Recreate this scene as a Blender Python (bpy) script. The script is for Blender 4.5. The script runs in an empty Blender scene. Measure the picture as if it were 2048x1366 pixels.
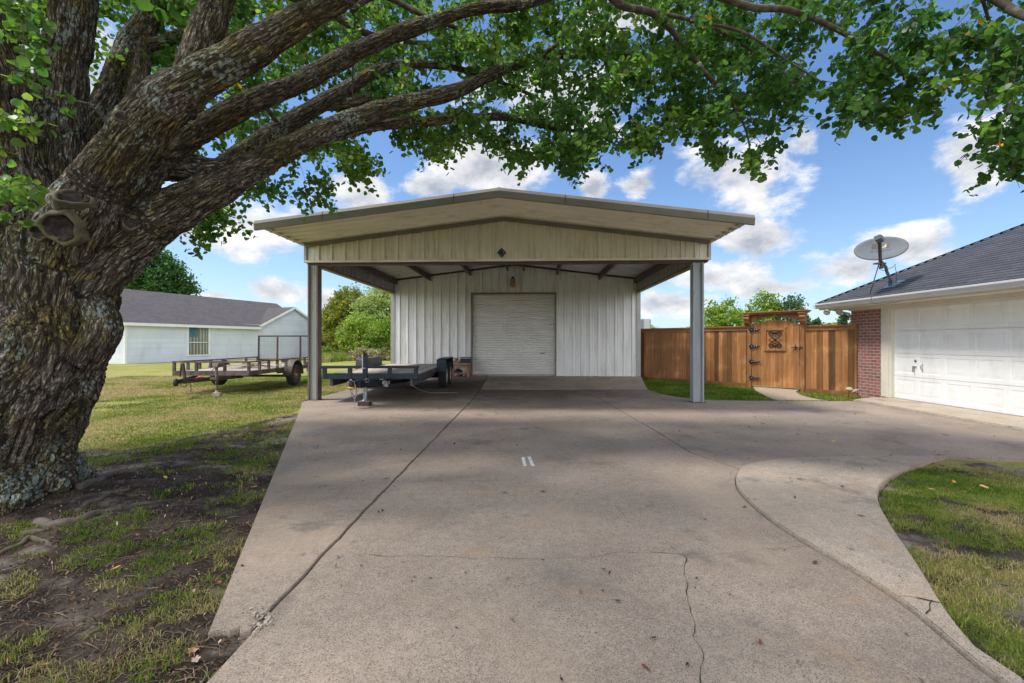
import bpy, bmesh, math, random
import numpy as np
from mathutils import Vector, Matrix
from mathutils.bvhtree import BVHTree
R = math.radians
random.seed(7); rng = np.random.default_rng(7)
C = bpy.context.scene.collection
scene = bpy.context.scene

# ------------------------------------------------------------------ camera
EYE = 1.35; F = 910.0
cam_d = bpy.data.cameras.new('camera'); cam = bpy.data.objects.new('camera', cam_d); C.objects.link(cam)
cam_d.sensor_width = 36; cam_d.lens = 36*F/2048; cam_d.clip_end = 6000; cam_d.clip_start = .05
cam.location = (0, 0, EYE); cam.rotation_euler = (R(90), 0, 0); cam_d.shift_y = 0.0005
scene.camera = cam
def P(u, v, Y): return Vector(((u-1024)/F*Y, Y, EYE+(682-v)/F*Y))
def G(u, v, z=0): 
    Y = F*(EYE-z)/(v-682); return ((u-1024)/F*Y, Y)

# ------------------------------------------------------------------ sun, sky, exposure
SUN_DIR = Vector((.46, .06, -.86)).normalized()        # the way the light travels
sd = bpy.data.lights.new('sun', 'SUN'); sd.energy = 2.4; sd.angle = R(11); sd.color = (1, .95, .86)
sun = bpy.data.objects.new('sun', sd); C.objects.link(sun)
sun.rotation_euler = SUN_DIR.to_track_quat('-Z', 'Y').to_euler()
world = bpy.data.worlds.new('World'); scene.world = world; world.use_nodes = True
wt = world.node_tree; wt.nodes.clear()
def wn(t, **k):
    n = wt.nodes.new(t)
    for a, b in k.items(): setattr(n, a, b)
    return n
def wmath(op, a, b=None, c=None, clamp=False):
    n = wn('ShaderNodeMath', operation=op); n.use_clamp = clamp
    for i, s in enumerate((a, b, c)):
        if s is None: continue
        if isinstance(s, (int, float)): n.inputs[i].default_value = s
        else: wt.links.new(s, n.inputs[i])
    return n.outputs[0]
def wvec(op, a, b):
    n = wn('ShaderNodeVectorMath', operation=op)
    for i, s in enumerate((a, b)):
        if isinstance(s, (tuple, list)): n.inputs[i].default_value = s
        else: wt.links.new(s, n.inputs[i])
    return n
out = wn('ShaderNodeOutputWorld'); bg = wn('ShaderNodeBackground')
sky = wn('ShaderNodeTexSky', sky_type='NISHITA'); sky.sun_disc = False
s_el = math.asin(-SUN_DIR.z); sky.sun_elevation = s_el
sky.sun_rotation = math.atan2(-SUN_DIR.x, -SUN_DIR.y) % (2*math.pi)
sky.air_density = 1.0; sky.dust_density = .6; sky.ozone_density = 2.5
tc = wn('ShaderNodeTexCoord'); sep = wn('ShaderNodeSeparateXYZ'); wt.links.new(tc.outputs['Generated'], sep.inputs[0])
az = wmath('ARCTAN2', sep.outputs[0], sep.outputs[1]); el = wmath('ARCSINE', sep.outputs[2])
cmb = wn('ShaderNodeCombineXYZ'); wt.links.new(az, cmb.inputs[0]); wt.links.new(el, cmb.inputs[1])
CLOUDS = [(980,325,130,75),(860,372,62,34),(1185,372,34,30),(1275,368,42,32),(1500,345,138,92),(1605,285,52,44),(1960,325,118,92),
          (500,440,200,85),(730,385,62,48),(560,580,110,34),(650,600,70,34),(1500,480,105,42),(1440,550,120,34),(1800,488,125,48),
          (1690,535,110,44),(1330,605,110,30),(430,590,70,22),(120,140,160,120),(1240,30,130,70),(1560,575,120,26),(1120,180,200,110)]
def blobs(vec):
    cur = None
    for (u, v, ru, rv) in CLOUDS:
        a = math.atan2(u-1024, F); ca = math.cos(a); e = math.atan((682-v)/F*ca)
        ra = ru/F*ca*ca; re = rv/F*ca*(math.cos(e)**2)
        d = wvec('SUBTRACT', vec, (a, e, 0)); d = wvec('DIVIDE', d.outputs[0], (ra, re, 1))
        ln = wn('ShaderNodeVectorMath', operation='LENGTH'); wt.links.new(d.outputs[0], ln.inputs[0])
        s = wmath('SUBTRACT', 1.0, ln.outputs['Value'])
        cur = s if cur is None else wmath('MAXIMUM', cur, s)
    return wmath('MAXIMUM', cur, -1.2)
def cloudfield(vec, dz):
    m = wn('ShaderNodeMapping'); m.inputs['Scale'].default_value = (1, 1, 1.7); m.inputs['Location'].default_value = (0, 0, dz)
    wt.links.new(vec, m.inputs[0])
    n = wn('ShaderNodeTexNoise'); n.inputs['Scale'].default_value = 7; n.inputs['Detail'].default_value = 9; n.inputs['Roughness'].default_value = .62
    n.inputs['Distortion'].default_value = .25
    wt.links.new(m.outputs[0], n.inputs['Vector']); return n.outputs[0]
bl0 = blobs(cmb.outputs[0])
# added unseen cloud cover behind the camera and overhead, put in as fill light
fill_bank = wn('ShaderNodeMapRange'); fill_bank.inputs[1].default_value = .25; fill_bank.inputs[2].default_value = -.35; fill_bank.inputs[3].default_value = -1.2; fill_bank.inputs[4].default_value = .8; wt.links.new(sep.outputs[1], fill_bank.inputs[0])
bl = wmath('MAXIMUM', bl0, fill_bank.outputs[0])
def dens(n): return wmath('ADD', wmath('MULTIPLY', bl, .34), wmath('MULTIPLY', wmath('SUBTRACT', n, .5), 1.15))
n0 = cloudfield(tc.outputs['Generated'], 0); n1 = cloudfield(tc.outputs['Generated'], .06)
d0 = dens(n0)
mask = wn('ShaderNodeMapRange'); mask.interpolation_type = 'SMOOTHSTEP'; mask.inputs['From Min'].default_value = .0; mask.inputs['From Max'].default_value = .23
wt.links.new(d0, mask.inputs[0])
lit = wmath('MULTIPLY', wmath('SUBTRACT', n0, n1), 3.2)
core = wmath('MULTIPLY', wmath('MAXIMUM', wmath('SUBTRACT', d0, .1), 0), -1.5)
tone = wmath('ADD', wmath('ADD', lit, core), .66, clamp=True)
ccol = wn('ShaderNodeMix', data_type='RGBA'); wt.links.new(tone, ccol.inputs[0])
ccol.inputs[6].default_value = (1.8, 1.9, 2.15, 1); ccol.inputs[7].default_value = (4.5, 4.4, 4.3, 1)
# thin high haze toward the horizon and between the clouds
hz = wmath('POWER', wmath('SUBTRACT', 1, wmath('ABSOLUTE', sep.outputs[2])), 7)
hzm = wmath('MULTIPLY', hz, .5)
hmix = wn('ShaderNodeMix', data_type='RGBA'); wt.links.new(hzm, hmix.inputs[0]); 
tint = wn('ShaderNodeMix', data_type='RGBA', blend_type='MULTIPLY'); tint.inputs[0].default_value = 1
wt.links.new(sky.outputs[0], tint.inputs[6]); tint.inputs[7].default_value = (.50, .60, .70, 1)
wt.links.new(tint.outputs[2], hmix.inputs[6]); hmix.inputs[7].default_value = (3.3, 3.75, 4.2, 1)
cm = wn('ShaderNodeMix', data_type='RGBA'); wt.links.new(wmath('MULTIPLY', mask.outputs[0], .93), cm.inputs[0])
# cloud behind the camera is made brighter to boost the added front fill
fill_gain = wn('ShaderNodeMapRange'); fill_gain.inputs[1].default_value = .2; fill_gain.inputs[2].default_value = -.4; fill_gain.inputs[3].default_value = 1; fill_gain.inputs[4].default_value = 2.9; wt.links.new(sep.outputs[1], fill_gain.inputs[0])
cs_ = wn('ShaderNodeVectorMath', operation='SCALE'); wt.links.new(ccol.outputs[2], cs_.inputs[0]); wt.links.new(fill_gain.outputs[0], cs_.inputs['Scale'])
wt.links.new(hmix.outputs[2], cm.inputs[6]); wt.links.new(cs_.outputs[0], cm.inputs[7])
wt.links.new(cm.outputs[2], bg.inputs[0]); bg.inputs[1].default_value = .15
wt.links.new(bg.outputs[0], out.inputs[0])
scene.view_settings.view_transform = 'Standard'; scene.view_settings.look = 'None'
scene.view_settings.gamma = 1; scene.view_settings.exposure = .84; scene.view_settings.use_curve_mapping = False
scene.render.engine = 'CYCLES'; scene.cycles.max_bounces = 7; scene.cycles.transparent_max_bounces = 8
scene.cycles.use_denoising = True

# ------------------------------------------------------------------ noise
_perm = np.random.default_rng(3).permutation(256); _perm = np.concatenate([_perm, _perm, _perm])
_g = np.random.default_rng(4).normal(size=(256, 3)); _g /= np.linalg.norm(_g, axis=1)[:, None]
def perlin(p):
    p = np.asarray(p, float); i = np.floor(p).astype(int); f = p-i; i &= 255
    w = f*f*f*(f*(f*6-15)+10); res = 0
    for dx in (0, 1):
        wx = w[:, 0] if dx else 1-w[:, 0]
        for dy in (0, 1):
            wy = w[:, 1] if dy else 1-w[:, 1]
            for dz in (0, 1):
                wz = w[:, 2] if dz else 1-w[:, 2]
                h = _perm[_perm[_perm[i[:, 0]+dx]+i[:, 1]+dy]+i[:, 2]+dz]
                g = _g[h]; d = g[:, 0]*(f[:, 0]-dx)+g[:, 1]*(f[:, 1]-dy)+g[:, 2]*(f[:, 2]-dz)
                res = res+wx*wy*wz*d
    return res*1.6
def fbm(p, o=4, gain=.5):
    s = 0; a = 1; p = np.array(p, float)
    for k in range(o): s = s+a*perlin(p+k*17.3); p = p*2.03; a *= gain
    return s
def n2(x, y, sc=1, o=3, seed=0): 
    x = np.asarray(x, float); return fbm(np.stack([x*sc, np.asarray(y, float)*sc, np.full_like(x, seed*7.7)], -1), o)

# ------------------------------------------------------------------ materials
MATS = {}
def mat(name, col, col2=None, s1=6, a1=.12, s2=2, thr=(.5, .7), rough=.7, metal=0, bump=0, bs=60, bd=.01, stretch=(1, 1, 1), tone=0, spec=.5, speck=None, s3=0, a3=0, extra=None):
    if name in MATS: return MATS[name]
    m = bpy.data.materials.new(name); m.use_nodes = True; t = m.node_tree; b = t.nodes['Principled BSDF']; L = t.links.new
    b.inputs['Roughness'].default_value = rough; b.inputs['Metallic'].default_value = metal; b.inputs['Specular IOR Level'].default_value = spec
    tcn = t.nodes.new('ShaderNodeTexCoord'); mp = t.nodes.new('ShaderNodeMapping'); mp.inputs['Scale'].default_value = stretch; L(tcn.outputs['Object'], mp.inputs[0])
    def noise(sc, det=5, r=.6):
        n = t.nodes.new('ShaderNodeTexNoise'); n.inputs['Scale'].default_value = sc; n.inputs['Detail'].default_value = det; n.inputs['Roughness'].default_value = r
        L(mp.outputs[0], n.inputs['Vector']); return n.outputs[0]
    def mix(f, a, c, bt='MIX'):
        x = t.nodes.new('ShaderNodeMix'); x.data_type = 'RGBA'; x.blend_type = bt
        for s, i in ((f, 0), (a, 6), (c, 7)):
            if isinstance(s, (int, float)): x.inputs[i].default_value = s
            elif isinstance(s, (tuple, list)): x.inputs[i].default_value = (*s[:3], 1)
            else: L(s, x.inputs[i])
        return x.outputs[2]
    def rng_(s, lo, hi, a=0, c=1, smooth=True):
        x = t.nodes.new('ShaderNodeMapRange'); x.inputs[1].default_value = lo; x.inputs[2].default_value = hi; x.inputs[3].default_value = a; x.inputs[4].default_value = c
        if smooth: x.interpolation_type = 'SMOOTHSTEP'
        L(s, x.inputs[0]); return x.outputs[0]
    def mul(s, v):
        x = t.nodes.new('ShaderNodeVectorMath'); x.operation = 'SCALE'; L(s, x.inputs[0])
        if isinstance(v, (int, float)): x.inputs['Scale'].default_value = v
        else: L(v, x.inputs['Scale'])
        return x.outputs[0]
    c0 = mix(rng_(noise(s1), .3, .7), [x*(1-a1) for x in col], [min(1, x*(1+a1)) for x in col])
    if col2: c0 = mix(rng_(noise(s2, 6, .65), *thr), c0, col2)
    if a3: c0 = mul(c0, rng_(noise(s3, 3, .7), .3, .7, 1-a3, 1+a3))
    if speck: c0 = mix(rng_(noise(speck[0], 2, .5), speck[1], speck[1]+.06), c0, speck[2])
    if tone:
        at = t.nodes.new('ShaderNodeAttribute'); at.attribute_name = 'tone'; c0 = mul(c0, rng_(at.outputs['Fac'], 0, 1, 1-tone, 1+tone, False))
    H = dict(t=t, L=L, noise=noise, mix=mix, rng=rng_, mul=mul, tc=tcn, mp=mp, b=b)
    hgt = None
    if extra: 
        r_ = extra(H, c0); c0, hgt = r_ if isinstance(r_, tuple) else (r_, None)
    L(c0, b.inputs['Base Color'])
    if bump or hgt is not None:
        bp = t.nodes.new('ShaderNodeBump'); bp.inputs['Strength'].default_value = bump or .5; bp.inputs['Distance'].default_value = bd
        L(hgt if hgt is not None else noise(bs, 4, .6), bp.inputs['Height']); L(bp.outputs[0], b.inputs['Normal'])
    MATS[name] = m; return m

# ------------------------------------------------------------------ mesh helpers
class MB:
    def __init__(s): s.v = []; s.f = []; s.t = []; s.smooth = []
    def add(s, vs, fs, tone=.5, smooth=False):
        o = len(s.v); s.v += [tuple(p) for p in vs]; s.f += [tuple(i+o for i in f) for f in fs]; s.t += [tone]*len(vs); s.smooth += [smooth]*len(fs)
    def box(s, c, size, rot=None, tone=.5):
        hx, hy, hz = size[0]/2, size[1]/2, size[2]/2
        vs = [Vector((x*hx, y*hy, z*hz)) for x in (-1, 1) for y in (-1, 1) for z in (-1, 1)]
        if rot is not None: vs = [rot @ p for p in vs]
        c = Vector(c); vs = [p+c for p in vs]
        s.add(vs, [(0, 1, 3, 2), (4, 6, 7, 5), (0, 4, 5, 1), (2, 3, 7, 6), (0, 2, 6, 4), (1, 5, 7, 3)], tone)
    def b2(s, x0, x1, y0, y1, z0, z1, tone=.5): s.box(((x0+x1)/2, (y0+y1)/2, (z0+z1)/2), (x1-x0, y1-y0, z1-z0), None, tone)
    def bar(s, a, b, w, h, up=(0, 0, 1), tone=.5):
        a = Vector(a); b = Vector(b); d = (b-a); l = d.length; d.normalize(); up = Vector(up); sx = d.cross(up)
        if sx.length < 1e-4: sx = d.cross(Vector((1, 0, 0)))
        sx.normalize(); uz = sx.cross(d); m = Matrix((sx, d, uz)).transposed(); s.box((a+b)/2, (w, l, h), m, tone)
    def tube(s, pts, r, n=10, cap=True, tone=.5, smooth=True):
        pts = [Vector(p) for p in pts]; rs = r if isinstance(r, (list, tuple)) else [r]*len(pts)
        vs = []; ref = None
        for i, p in enumerate(pts):
            t = (pts[min(i+1, len(pts)-1)]-pts[max(i-1, 0)]).normalized()
            if ref is None: ref = Vector((0, 0, 1)) if abs(t.z) < .9 else Vector((1, 0, 0))
            e1 = ref-t*ref.dot(t); e1.normalize(); ref = e1; e2 = t.cross(e1)
            for k in range(n):
                a = 2*math.pi*k/n; vs.append(p+(e1*math.cos(a)+e2*math.sin(a))*rs[i])
        fs = [(i*n+k, i*n+(k+1) % n, (i+1)*n+(k+1) % n, (i+1)*n+k) for i in range(len(pts)-1) for k in range(n)]
        if cap: fs += [tuple(range(n))[::-1], tuple((len(pts)-1)*n+k for k in range(n))]
        s.add(vs, fs, tone, smooth)
    def lathe(s, prof, o=(0, 0, 0), axis=(0, 0, 1), n=24, tone=.5, smooth=True):
        o = Vector(o); q = Vector(axis).normalized().to_track_quat('Z', 'Y'); vs = []
        for (r, z) in prof:
            for k in range(n):
                a = 2*math.pi*k/n; vs.append(o+q @ Vector((r*math.cos(a), r*math.sin(a), z)))
        fs = [(i*n+k, i*n+(k+1) % n, (i+1)*n+(k+1) % n, (i+1)*n+k) for i in range(len(prof)-1) for k in range(n)]
        s.add(vs, fs, tone, smooth)
    def prism(s, pts2, y0, y1, plane='xz', tone=.5):
        n = len(pts2)
        def q(p, y): return {'xz': (p[0], y, p[1]), 'xy': (p[0], p[1], y), 'yz': (y, p[0], p[1])}[plane]
        vs = [q(p, y0) for p in pts2]+[q(p, y1) for p in pts2]
        fs = [tuple(range(n)), tuple(range(2*n-1, n-1, -1))]+[(i, i+n, (i+1) % n+n, (i+1) % n) for i in range(n)]
        s.add(vs, fs, tone)
    def build(s, name, m, parent=None, bevel=0):
        me = bpy.data.meshes.new(name); me.from_pydata(s.v, [], s.f)
        at = me.attributes.new('tone', 'FLOAT', 'POINT'); at.data.foreach_set('value', s.t)
        me.polygons.foreach_set('use_smooth', s.smooth)
        bm = bmesh.new(); bm.from_mesh(me); bmesh.ops.recalc_face_normals(bm, faces=bm.faces)
        if bevel: bmesh.ops.bevel(bm, geom=[e for e in bm.edges if e.is_manifold and e.calc_face_angle(0) > .5], offset=bevel, segments=2, affect='EDGES', profile=.6)
        bm.to_mesh(me); bm.free(); me.update()
        me.materials.append(m); o = bpy.data.objects.new(name, me); C.objects.link(o)
        if parent: o.parent = parent
        return o
def thing(name, label, cat, loc=(0, 0, 0), rz=0, group=None):
    o = bpy.data.objects.new(name, None); C.objects.link(o); o.empty_display_size = .2
    o.location = loc; o.rotation_euler = (0, 0, rz); return tag(o, label, cat, group)
def tag(o, label, cat, group=None, kind=None):
    if label: o['label'] = label
    if cat: o['category'] = cat
    if group: o['group'] = group
    if kind: o['kind'] = kind
    return o
def struct(o, label=None, cat=None): return tag(o, label, cat, None, 'structure')
def bulk(name, verts, faces, m, parent=None, attrs=None, smooth=False):
    """verts (N,3) float, faces (M,k) int"""
    me = bpy.data.meshes.new(name); N = len(verts); Mf, k = faces.shape
    me.vertices.add(N); me.vertices.foreach_set('co', np.ascontiguousarray(verts, dtype=np.float32).ravel())
    me.loops.add(Mf*k); me.loops.foreach_set('vertex_index', faces.astype(np.int32).ravel())
    me.polygons.add(Mf); me.polygons.foreach_set('loop_start', np.arange(Mf, dtype=np.int32)*k)
    me.polygons.foreach_set('loop_total', np.full(Mf, k, dtype=np.int32))
    me.update(calc_edges=True)
    if smooth: me.polygons.foreach_set('use_smooth', np.ones(Mf, bool))
    for n, a in (attrs or {}).items():
        a = np.asarray(a, np.float32)
        if a.ndim == 1: at = me.attributes.new(n, 'FLOAT', 'POINT'); at.data.foreach_set('value', a)
        else: at = me.attributes.new(n, 'FLOAT_VECTOR', 'POINT'); at.data.foreach_set('vector', a.ravel())
    me.materials.append(m); o = bpy.data.objects.new(name, me); C.objects.link(o)
    if parent: o.parent = parent
    return o
def smooth_poly(pts, step=.12):
    """Catmull-Rom through ground points"""
    out_ = []
    for i in range(len(pts)-1):
        p0 = np.array(pts[max(i-1, 0)]); p1 = np.array(pts[i]); p2 = np.array(pts[i+1]); p3 = np.array(pts[min(i+2, len(pts)-1)])
        n = max(1, int(np.linalg.norm(p2-p1)/step))
        for j in range(n):
            t = j/n; out_.append(tuple(.5*((2*p1)+(-p0+p2)*t+(2*p0-5*p1+4*p2-p3)*t*t+(-p0+3*p1-3*p2+p3)*t**3)))
    out_.append(tuple(pts[-1])); return out_
def inside(x, y, poly):
    x = np.asarray(x, float); y = np.asarray(y, float); r = np.zeros(x.shape, bool); n = len(poly)
    for i in range(n):
        x1, y1 = poly[i][:2]; x2, y2 = poly[(i+1) % n][:2]
        if y1 == y2: continue
        c = ((y1 > y) != (y2 > y)) & (x < (x2-x1)*(y-y1)/(y2-y1)+x1); r ^= c
    return r
# ------------------------------------------------------------------ shed frame numbers (used by the ground too)
SO = Vector((-.185, 10.31, 0)); SA = R(-2.4)
def S(a, y, z=0): return Vector((SO.x+a*math.cos(SA)-y*math.sin(SA), SO.y+a*math.sin(SA)+y*math.cos(SA), z))

# ------------------------------------------------------------------ concrete
def conc_extra(rough_agg, dark=None):
    def ex(H, c):
        t, L, mix, rng_, noise = H['t'], H['L'], H['mix'], H['rng'], H['noise']
        v = t.nodes.new('ShaderNodeTexVoronoi'); v.inputs['Scale'].default_value = 210; L(H['mp'].outputs[0], v.inputs['Vector'])
        sx = t.nodes.new('ShaderNodeSeparateColor'); L(v.outputs['Color'], sx.inputs[0])
        f = rng_(sx.outputs[0], 0, 1, 1-rough_agg, 1+rough_agg, False); c = H['mul'](c, f)
        # pale grains and dark pits between them
        c = mix(rng_(sx.outputs[1], .94, .97), c, (.42, .35, .30)); c = mix(rng_(sx.outputs[2], .90, .93), c, (.16, .13, .105))
        # soft grey weathering and rust-brown stains
        c = mix(H['rng'](noise(.55, 5, .55), .50, .72, 0, .55), c, (.2, .175, .155))
        c = mix(H['rng'](noise(2.3, 3, .5), .56, .74, 0, .34), c, (.36, .235, .14)); c = mix(H['rng'](noise(.8, 3, .5), .5, .66, 0, .4), c, (.40, .31, .235))
        c = mix(H['rng'](noise(1.1, 6, .7), .56, .68, 0, .55), c, (.13, .115, .105)); c = mix(H['rng'](noise(5, 5, .7), .62, .70, 0, .5), c, (.12, .10, .085))
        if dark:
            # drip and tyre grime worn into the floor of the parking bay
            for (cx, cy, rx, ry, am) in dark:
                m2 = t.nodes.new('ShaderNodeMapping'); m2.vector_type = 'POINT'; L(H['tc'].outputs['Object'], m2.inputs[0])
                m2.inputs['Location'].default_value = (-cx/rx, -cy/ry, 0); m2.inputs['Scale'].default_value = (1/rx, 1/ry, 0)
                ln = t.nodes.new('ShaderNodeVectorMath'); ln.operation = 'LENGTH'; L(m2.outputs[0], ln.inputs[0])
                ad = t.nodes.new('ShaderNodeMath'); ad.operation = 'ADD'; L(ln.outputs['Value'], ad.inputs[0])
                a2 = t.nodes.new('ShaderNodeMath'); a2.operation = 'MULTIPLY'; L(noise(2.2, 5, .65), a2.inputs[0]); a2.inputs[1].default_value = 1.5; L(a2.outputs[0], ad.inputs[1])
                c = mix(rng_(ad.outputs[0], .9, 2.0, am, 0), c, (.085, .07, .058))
        n1 = noise(70, 4, .7); a = t.nodes.new('ShaderNodeMath'); a.operation = 'ADD'; L(n1, a.inputs[0]); L(sx.outputs[0], a.inputs[1])
        return c, a.outputs[0]
    return ex
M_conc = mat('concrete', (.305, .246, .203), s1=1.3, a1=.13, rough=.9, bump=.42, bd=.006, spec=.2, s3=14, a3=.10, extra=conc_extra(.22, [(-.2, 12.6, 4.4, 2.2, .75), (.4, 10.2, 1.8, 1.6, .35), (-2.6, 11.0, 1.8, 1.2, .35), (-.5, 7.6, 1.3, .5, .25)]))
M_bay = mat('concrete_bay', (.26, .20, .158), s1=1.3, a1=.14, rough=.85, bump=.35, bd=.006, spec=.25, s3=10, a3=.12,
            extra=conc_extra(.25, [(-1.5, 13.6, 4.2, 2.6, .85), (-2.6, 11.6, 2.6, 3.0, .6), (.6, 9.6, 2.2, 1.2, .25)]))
M_ramp = mat('concrete_ramp', (.37, .30, .235), s1=1.3, a1=.14, rough=.85, bump=.35, bd=.006, spec=.25, s3=10, a3=.16, extra=conc_extra(.2, [(-.2, 15.6, 1.5, .7, .5)]))
M_pale = mat('concrete_pale', (.46, .39, .31), s1=1.6, a1=.1, rough=.9, bump=.35, bd=.005, spec=.2, s3=14, a3=.08, extra=conc_extra(.18))
M_walk = mat('concrete_walk', (.37, .305, .25), s1=1.6, a1=.1, rough=.9, bump=.4, bd=.006, spec=.2, s3=14, a3=.09, extra=conc_extra(.25))
M_soil_dark = mat('joint_dirt', (.035, .028, .022), s1=20, a1=.4, rough=1, bump=.5, bs=80)

def slab(name, poly, m, z=0, th=.12, bev=.008, tilt=None, label=None):
    bm = bmesh.new(); vs = [bm.verts.new((x, y, z)) for x, y in poly]
    f = bm.faces.new(vs); f.normal_update()
    if f.normal.z < 0: f.normal_flip()
    if tilt: 
        for v in bm.verts: v.co.z = tilt(v.co.x, v.co.y)
    r = bmesh.ops.extrude_face_region(bm, geom=[f])
    for e in r['geom']:
        if isinstance(e, bmesh.types.BMVert): e.co.z -= th
    bmesh.ops.recalc_face_normals(bm, faces=bm.faces)
    top = [fc for fc in bm.faces if fc.normal.z > .9]
    if bev:
        es = [e for e in bm.edges if len([fc for fc in e.link_faces if fc.normal.z > .9]) == 1 and max(v.co.z for v in e.verts) > z-th/2]
        bmesh.ops.bevel(bm, geom=es, offset=bev, segments=2, affect='EDGES')
    bmesh.ops.triangulate(bm, faces=[fc for fc in bm.faces if len(fc.verts) > 4])
    me = bpy.data.meshes.new(name); bm.to_mesh(me); bm.free(); me.materials.append(m)
    o = bpy.data.objects.new(name, me); C.objects.link(o); struct(o, label); return o
def shift(poly, dx, dy=0): return [(x+dx, y+dy) for x, y in poly]
def jag(pts, amp=.006, step=.08, seed=0):
    q = []
    for i in range(len(pts)-1):
        a, b = np.array(pts[i]), np.array(pts[i+1]); n = max(1, int(np.linalg.norm(b-a)/step))
        for j in range(n): q.append(a+(b-a)*j/n)
    q.append(np.array(pts[-1])); q = np.array(q)
    q[:, 0] += n2(q[:, 0], q[:, 1], 4, 3, seed)*amp
    return [tuple(p) for p in q]
JL = jag([(-1.215, 2.12), (-1.2, 2.62), (-1.18, 3.53), (-1.11, 5.51), (-.935, 10.4), (-.90, 12.95)], .009)     # left joint
JR = [(2.10, 10.15), (2.17, 6.9), (2.18, 5.55)]
WT = [G(*p) for p in [(1480, 937), (1510, 925.5), (1570, 918), (1640, 914.5), (1780, 912.5), (1890, 912.5)]]
WL = [G(*p) for p in [(1480, 937), (1471, 958), (1480, 985), (1530, 1032), (1600, 1079), (1700, 1138), (1800, 1203), (1856, 1247), (1950, 1328)]]+[(1.93, 1.72)]
WR = [G(*p) for p in [(1890, 913), (1850, 925), (1800, 944), (1766, 965), (1755, 985), (1758, 1012), (1785, 1060), (1820, 1112), (1850, 1160), (1880, 1210), (1912, 1255), (1950, 1300)]]
WT = smooth_poly(WT, .1); WL = smooth_poly(WL, .08); WR = smooth_poly(WR, .08)
g = .005
# left slab, tapering to its broken tip
tip = [(-1.255, 2.10), (-1.28, 2.14), (-1.31, 2.11), (-1.35, 2.12), (-1.40, 2.095)]
left_poly = shift([p for p in JL if p[1] > 2.1], -g-.001)[::-1]+tip+[(-1.94, 3.43), (-4.44, 9.6), (-4.68, 10.1), (-4.62, 12.95)]
slab('driveway', left_poly, M_conc, z=.010, bev=.004)
# bay slab under the carport, beside the wall
A0 = 12.95
# main slab
JRw = WT[:1]
main_poly = shift(JL, g)+[(2.06, 12.95), (2.10, 10.15), (2.17, 6.9), (2.18-g, 5.55)]+[(WT[0][0]-g, WT[0][1]+.004)]+[(x-g, y-.004) for x, y in WL]+[(2.0, 1.5), (2.05, -9), (-1.25, -9), (-1.22, 1.4)]
slab('driveway', main_poly, M_conc, z=0, bev=.004)
# right slab: in front of gate and garage
gt = [G(*p) for p in [(1290, 776), (1330, 787.5), (1400, 797), (1470, 799), (1548, 800), (1590, 800.5), (1640, 800.5), (1705, 800.5)]]
gt = smooth_poly(gt, .2)
right_poly = [(2.06+g, 12.95), (2.10+g, 10.15), (2.18+g, 6.9), (2.18+g, 5.56)]+[(x+.004, y+g) for x, y in WT]+[(12, 4.86), (14, 4.9), (14, 6.6), (7.70, 6.66), (7.78, 10.36)]+gt[::-1][1:]+[(3.9, 12.95)]
slab('driveway', right_poly, M_conc, z=.003)
# kerbed walk between the joint and the lawn
walk_poly = WT+WR[1:]+[(2.02, 1.8), (1.94, 1.7)]+WL[::-1][:-1]
slab('walkway', [(x+.004, y) for x, y in walk_poly], M_walk, z=.022)
slab('garage_apron', [(7.80, 10.40), (7.71, 6.66), (7.66, 1.0), (8.93, 1.0), (8.93, 10.75), (8.5, 10.75)], M_pale, z=.045, bev=.02)
# bay floor and the ramp up to the roller door
bay_l = [(-4.62, 12.965), (-.90-g, 12.965), (-.86-g, 16.9), tuple(S(-4.5, 6.42)[:2]), (-4.56, 14.5)]
rz = lambda x, y: max(.012, .012+.10*(y-13.6)/3.1) if False else .012+max(0, (y-13.3))*.03
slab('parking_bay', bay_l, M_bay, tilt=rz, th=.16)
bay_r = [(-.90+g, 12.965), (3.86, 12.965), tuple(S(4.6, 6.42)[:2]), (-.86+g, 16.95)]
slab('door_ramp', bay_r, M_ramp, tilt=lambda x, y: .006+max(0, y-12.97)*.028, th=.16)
# paint strokes
pm = mat('paint', (.72, .72, .70), s1=40, a1=.1, col2=(.36, .31, .26), s2=45, thr=(.5, .6), rough=.7)
for (u, v, u2, v2) in [(1046, 913, 1050, 931), (1058, 912, 1066, 931)]:
    a = G(u, v); b = G(u2, v2); q = MB(); w = .019
    q.add([(a[0]-w, a[1], .004), (a[0]+w, a[1]+.01, .004), (b[0]+w, b[1]+.01, .004), (b[0]-w, b[1], .004)], [(0, 1, 2, 3)]); struct(q.build('paint_mark', pm), None)
# cracks: thin dirt-filled lines lying on the slabs
def crack(pts, w=.006, z=.004, seed=1, amp=.03, name='crack'):
    q = [Vector((*p, 0)) for p in pts]; P_ = []
    for i in range(len(q)-1):
        n = max(2, int((q[i+1]-q[i]).length/.03))
        for j in range(n): P_.append(q[i].lerp(q[i+1], j/n))
    P_.append(q[-1]); xs = np.array([[p.x, p.y] for p in P_]); o1 = n2(xs[:, 0], xs[:, 1], 5, 4, seed)*amp; o2 = n2(xs[:, 0], xs[:, 1], 5, 4, seed+9)*amp; ww = np.abs(n2(xs[:, 0], xs[:, 1], 9, 2, seed+3))
    vs = []; fs = []
    for i, p in enumerate(P_):
        t = (P_[min(i+1, len(P_)-1)]-P_[max(i-1, 0)]).normalized(); nrm = Vector((-t.y, t.x, 0)); c = Vector((p.x+o1[i], p.y+o2[i], z)); h = w*(.2+1.0*ww[i])*.36
        vs += [c-nrm*h, c+nrm*h]
    fs = [(2*i, 2*i+1, 2*i+3, 2*i+2) for i in range(len(P_)-1)]
    b = MB(); b.add(vs, fs); return struct(b.build(name, M_soil_dark))
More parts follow.
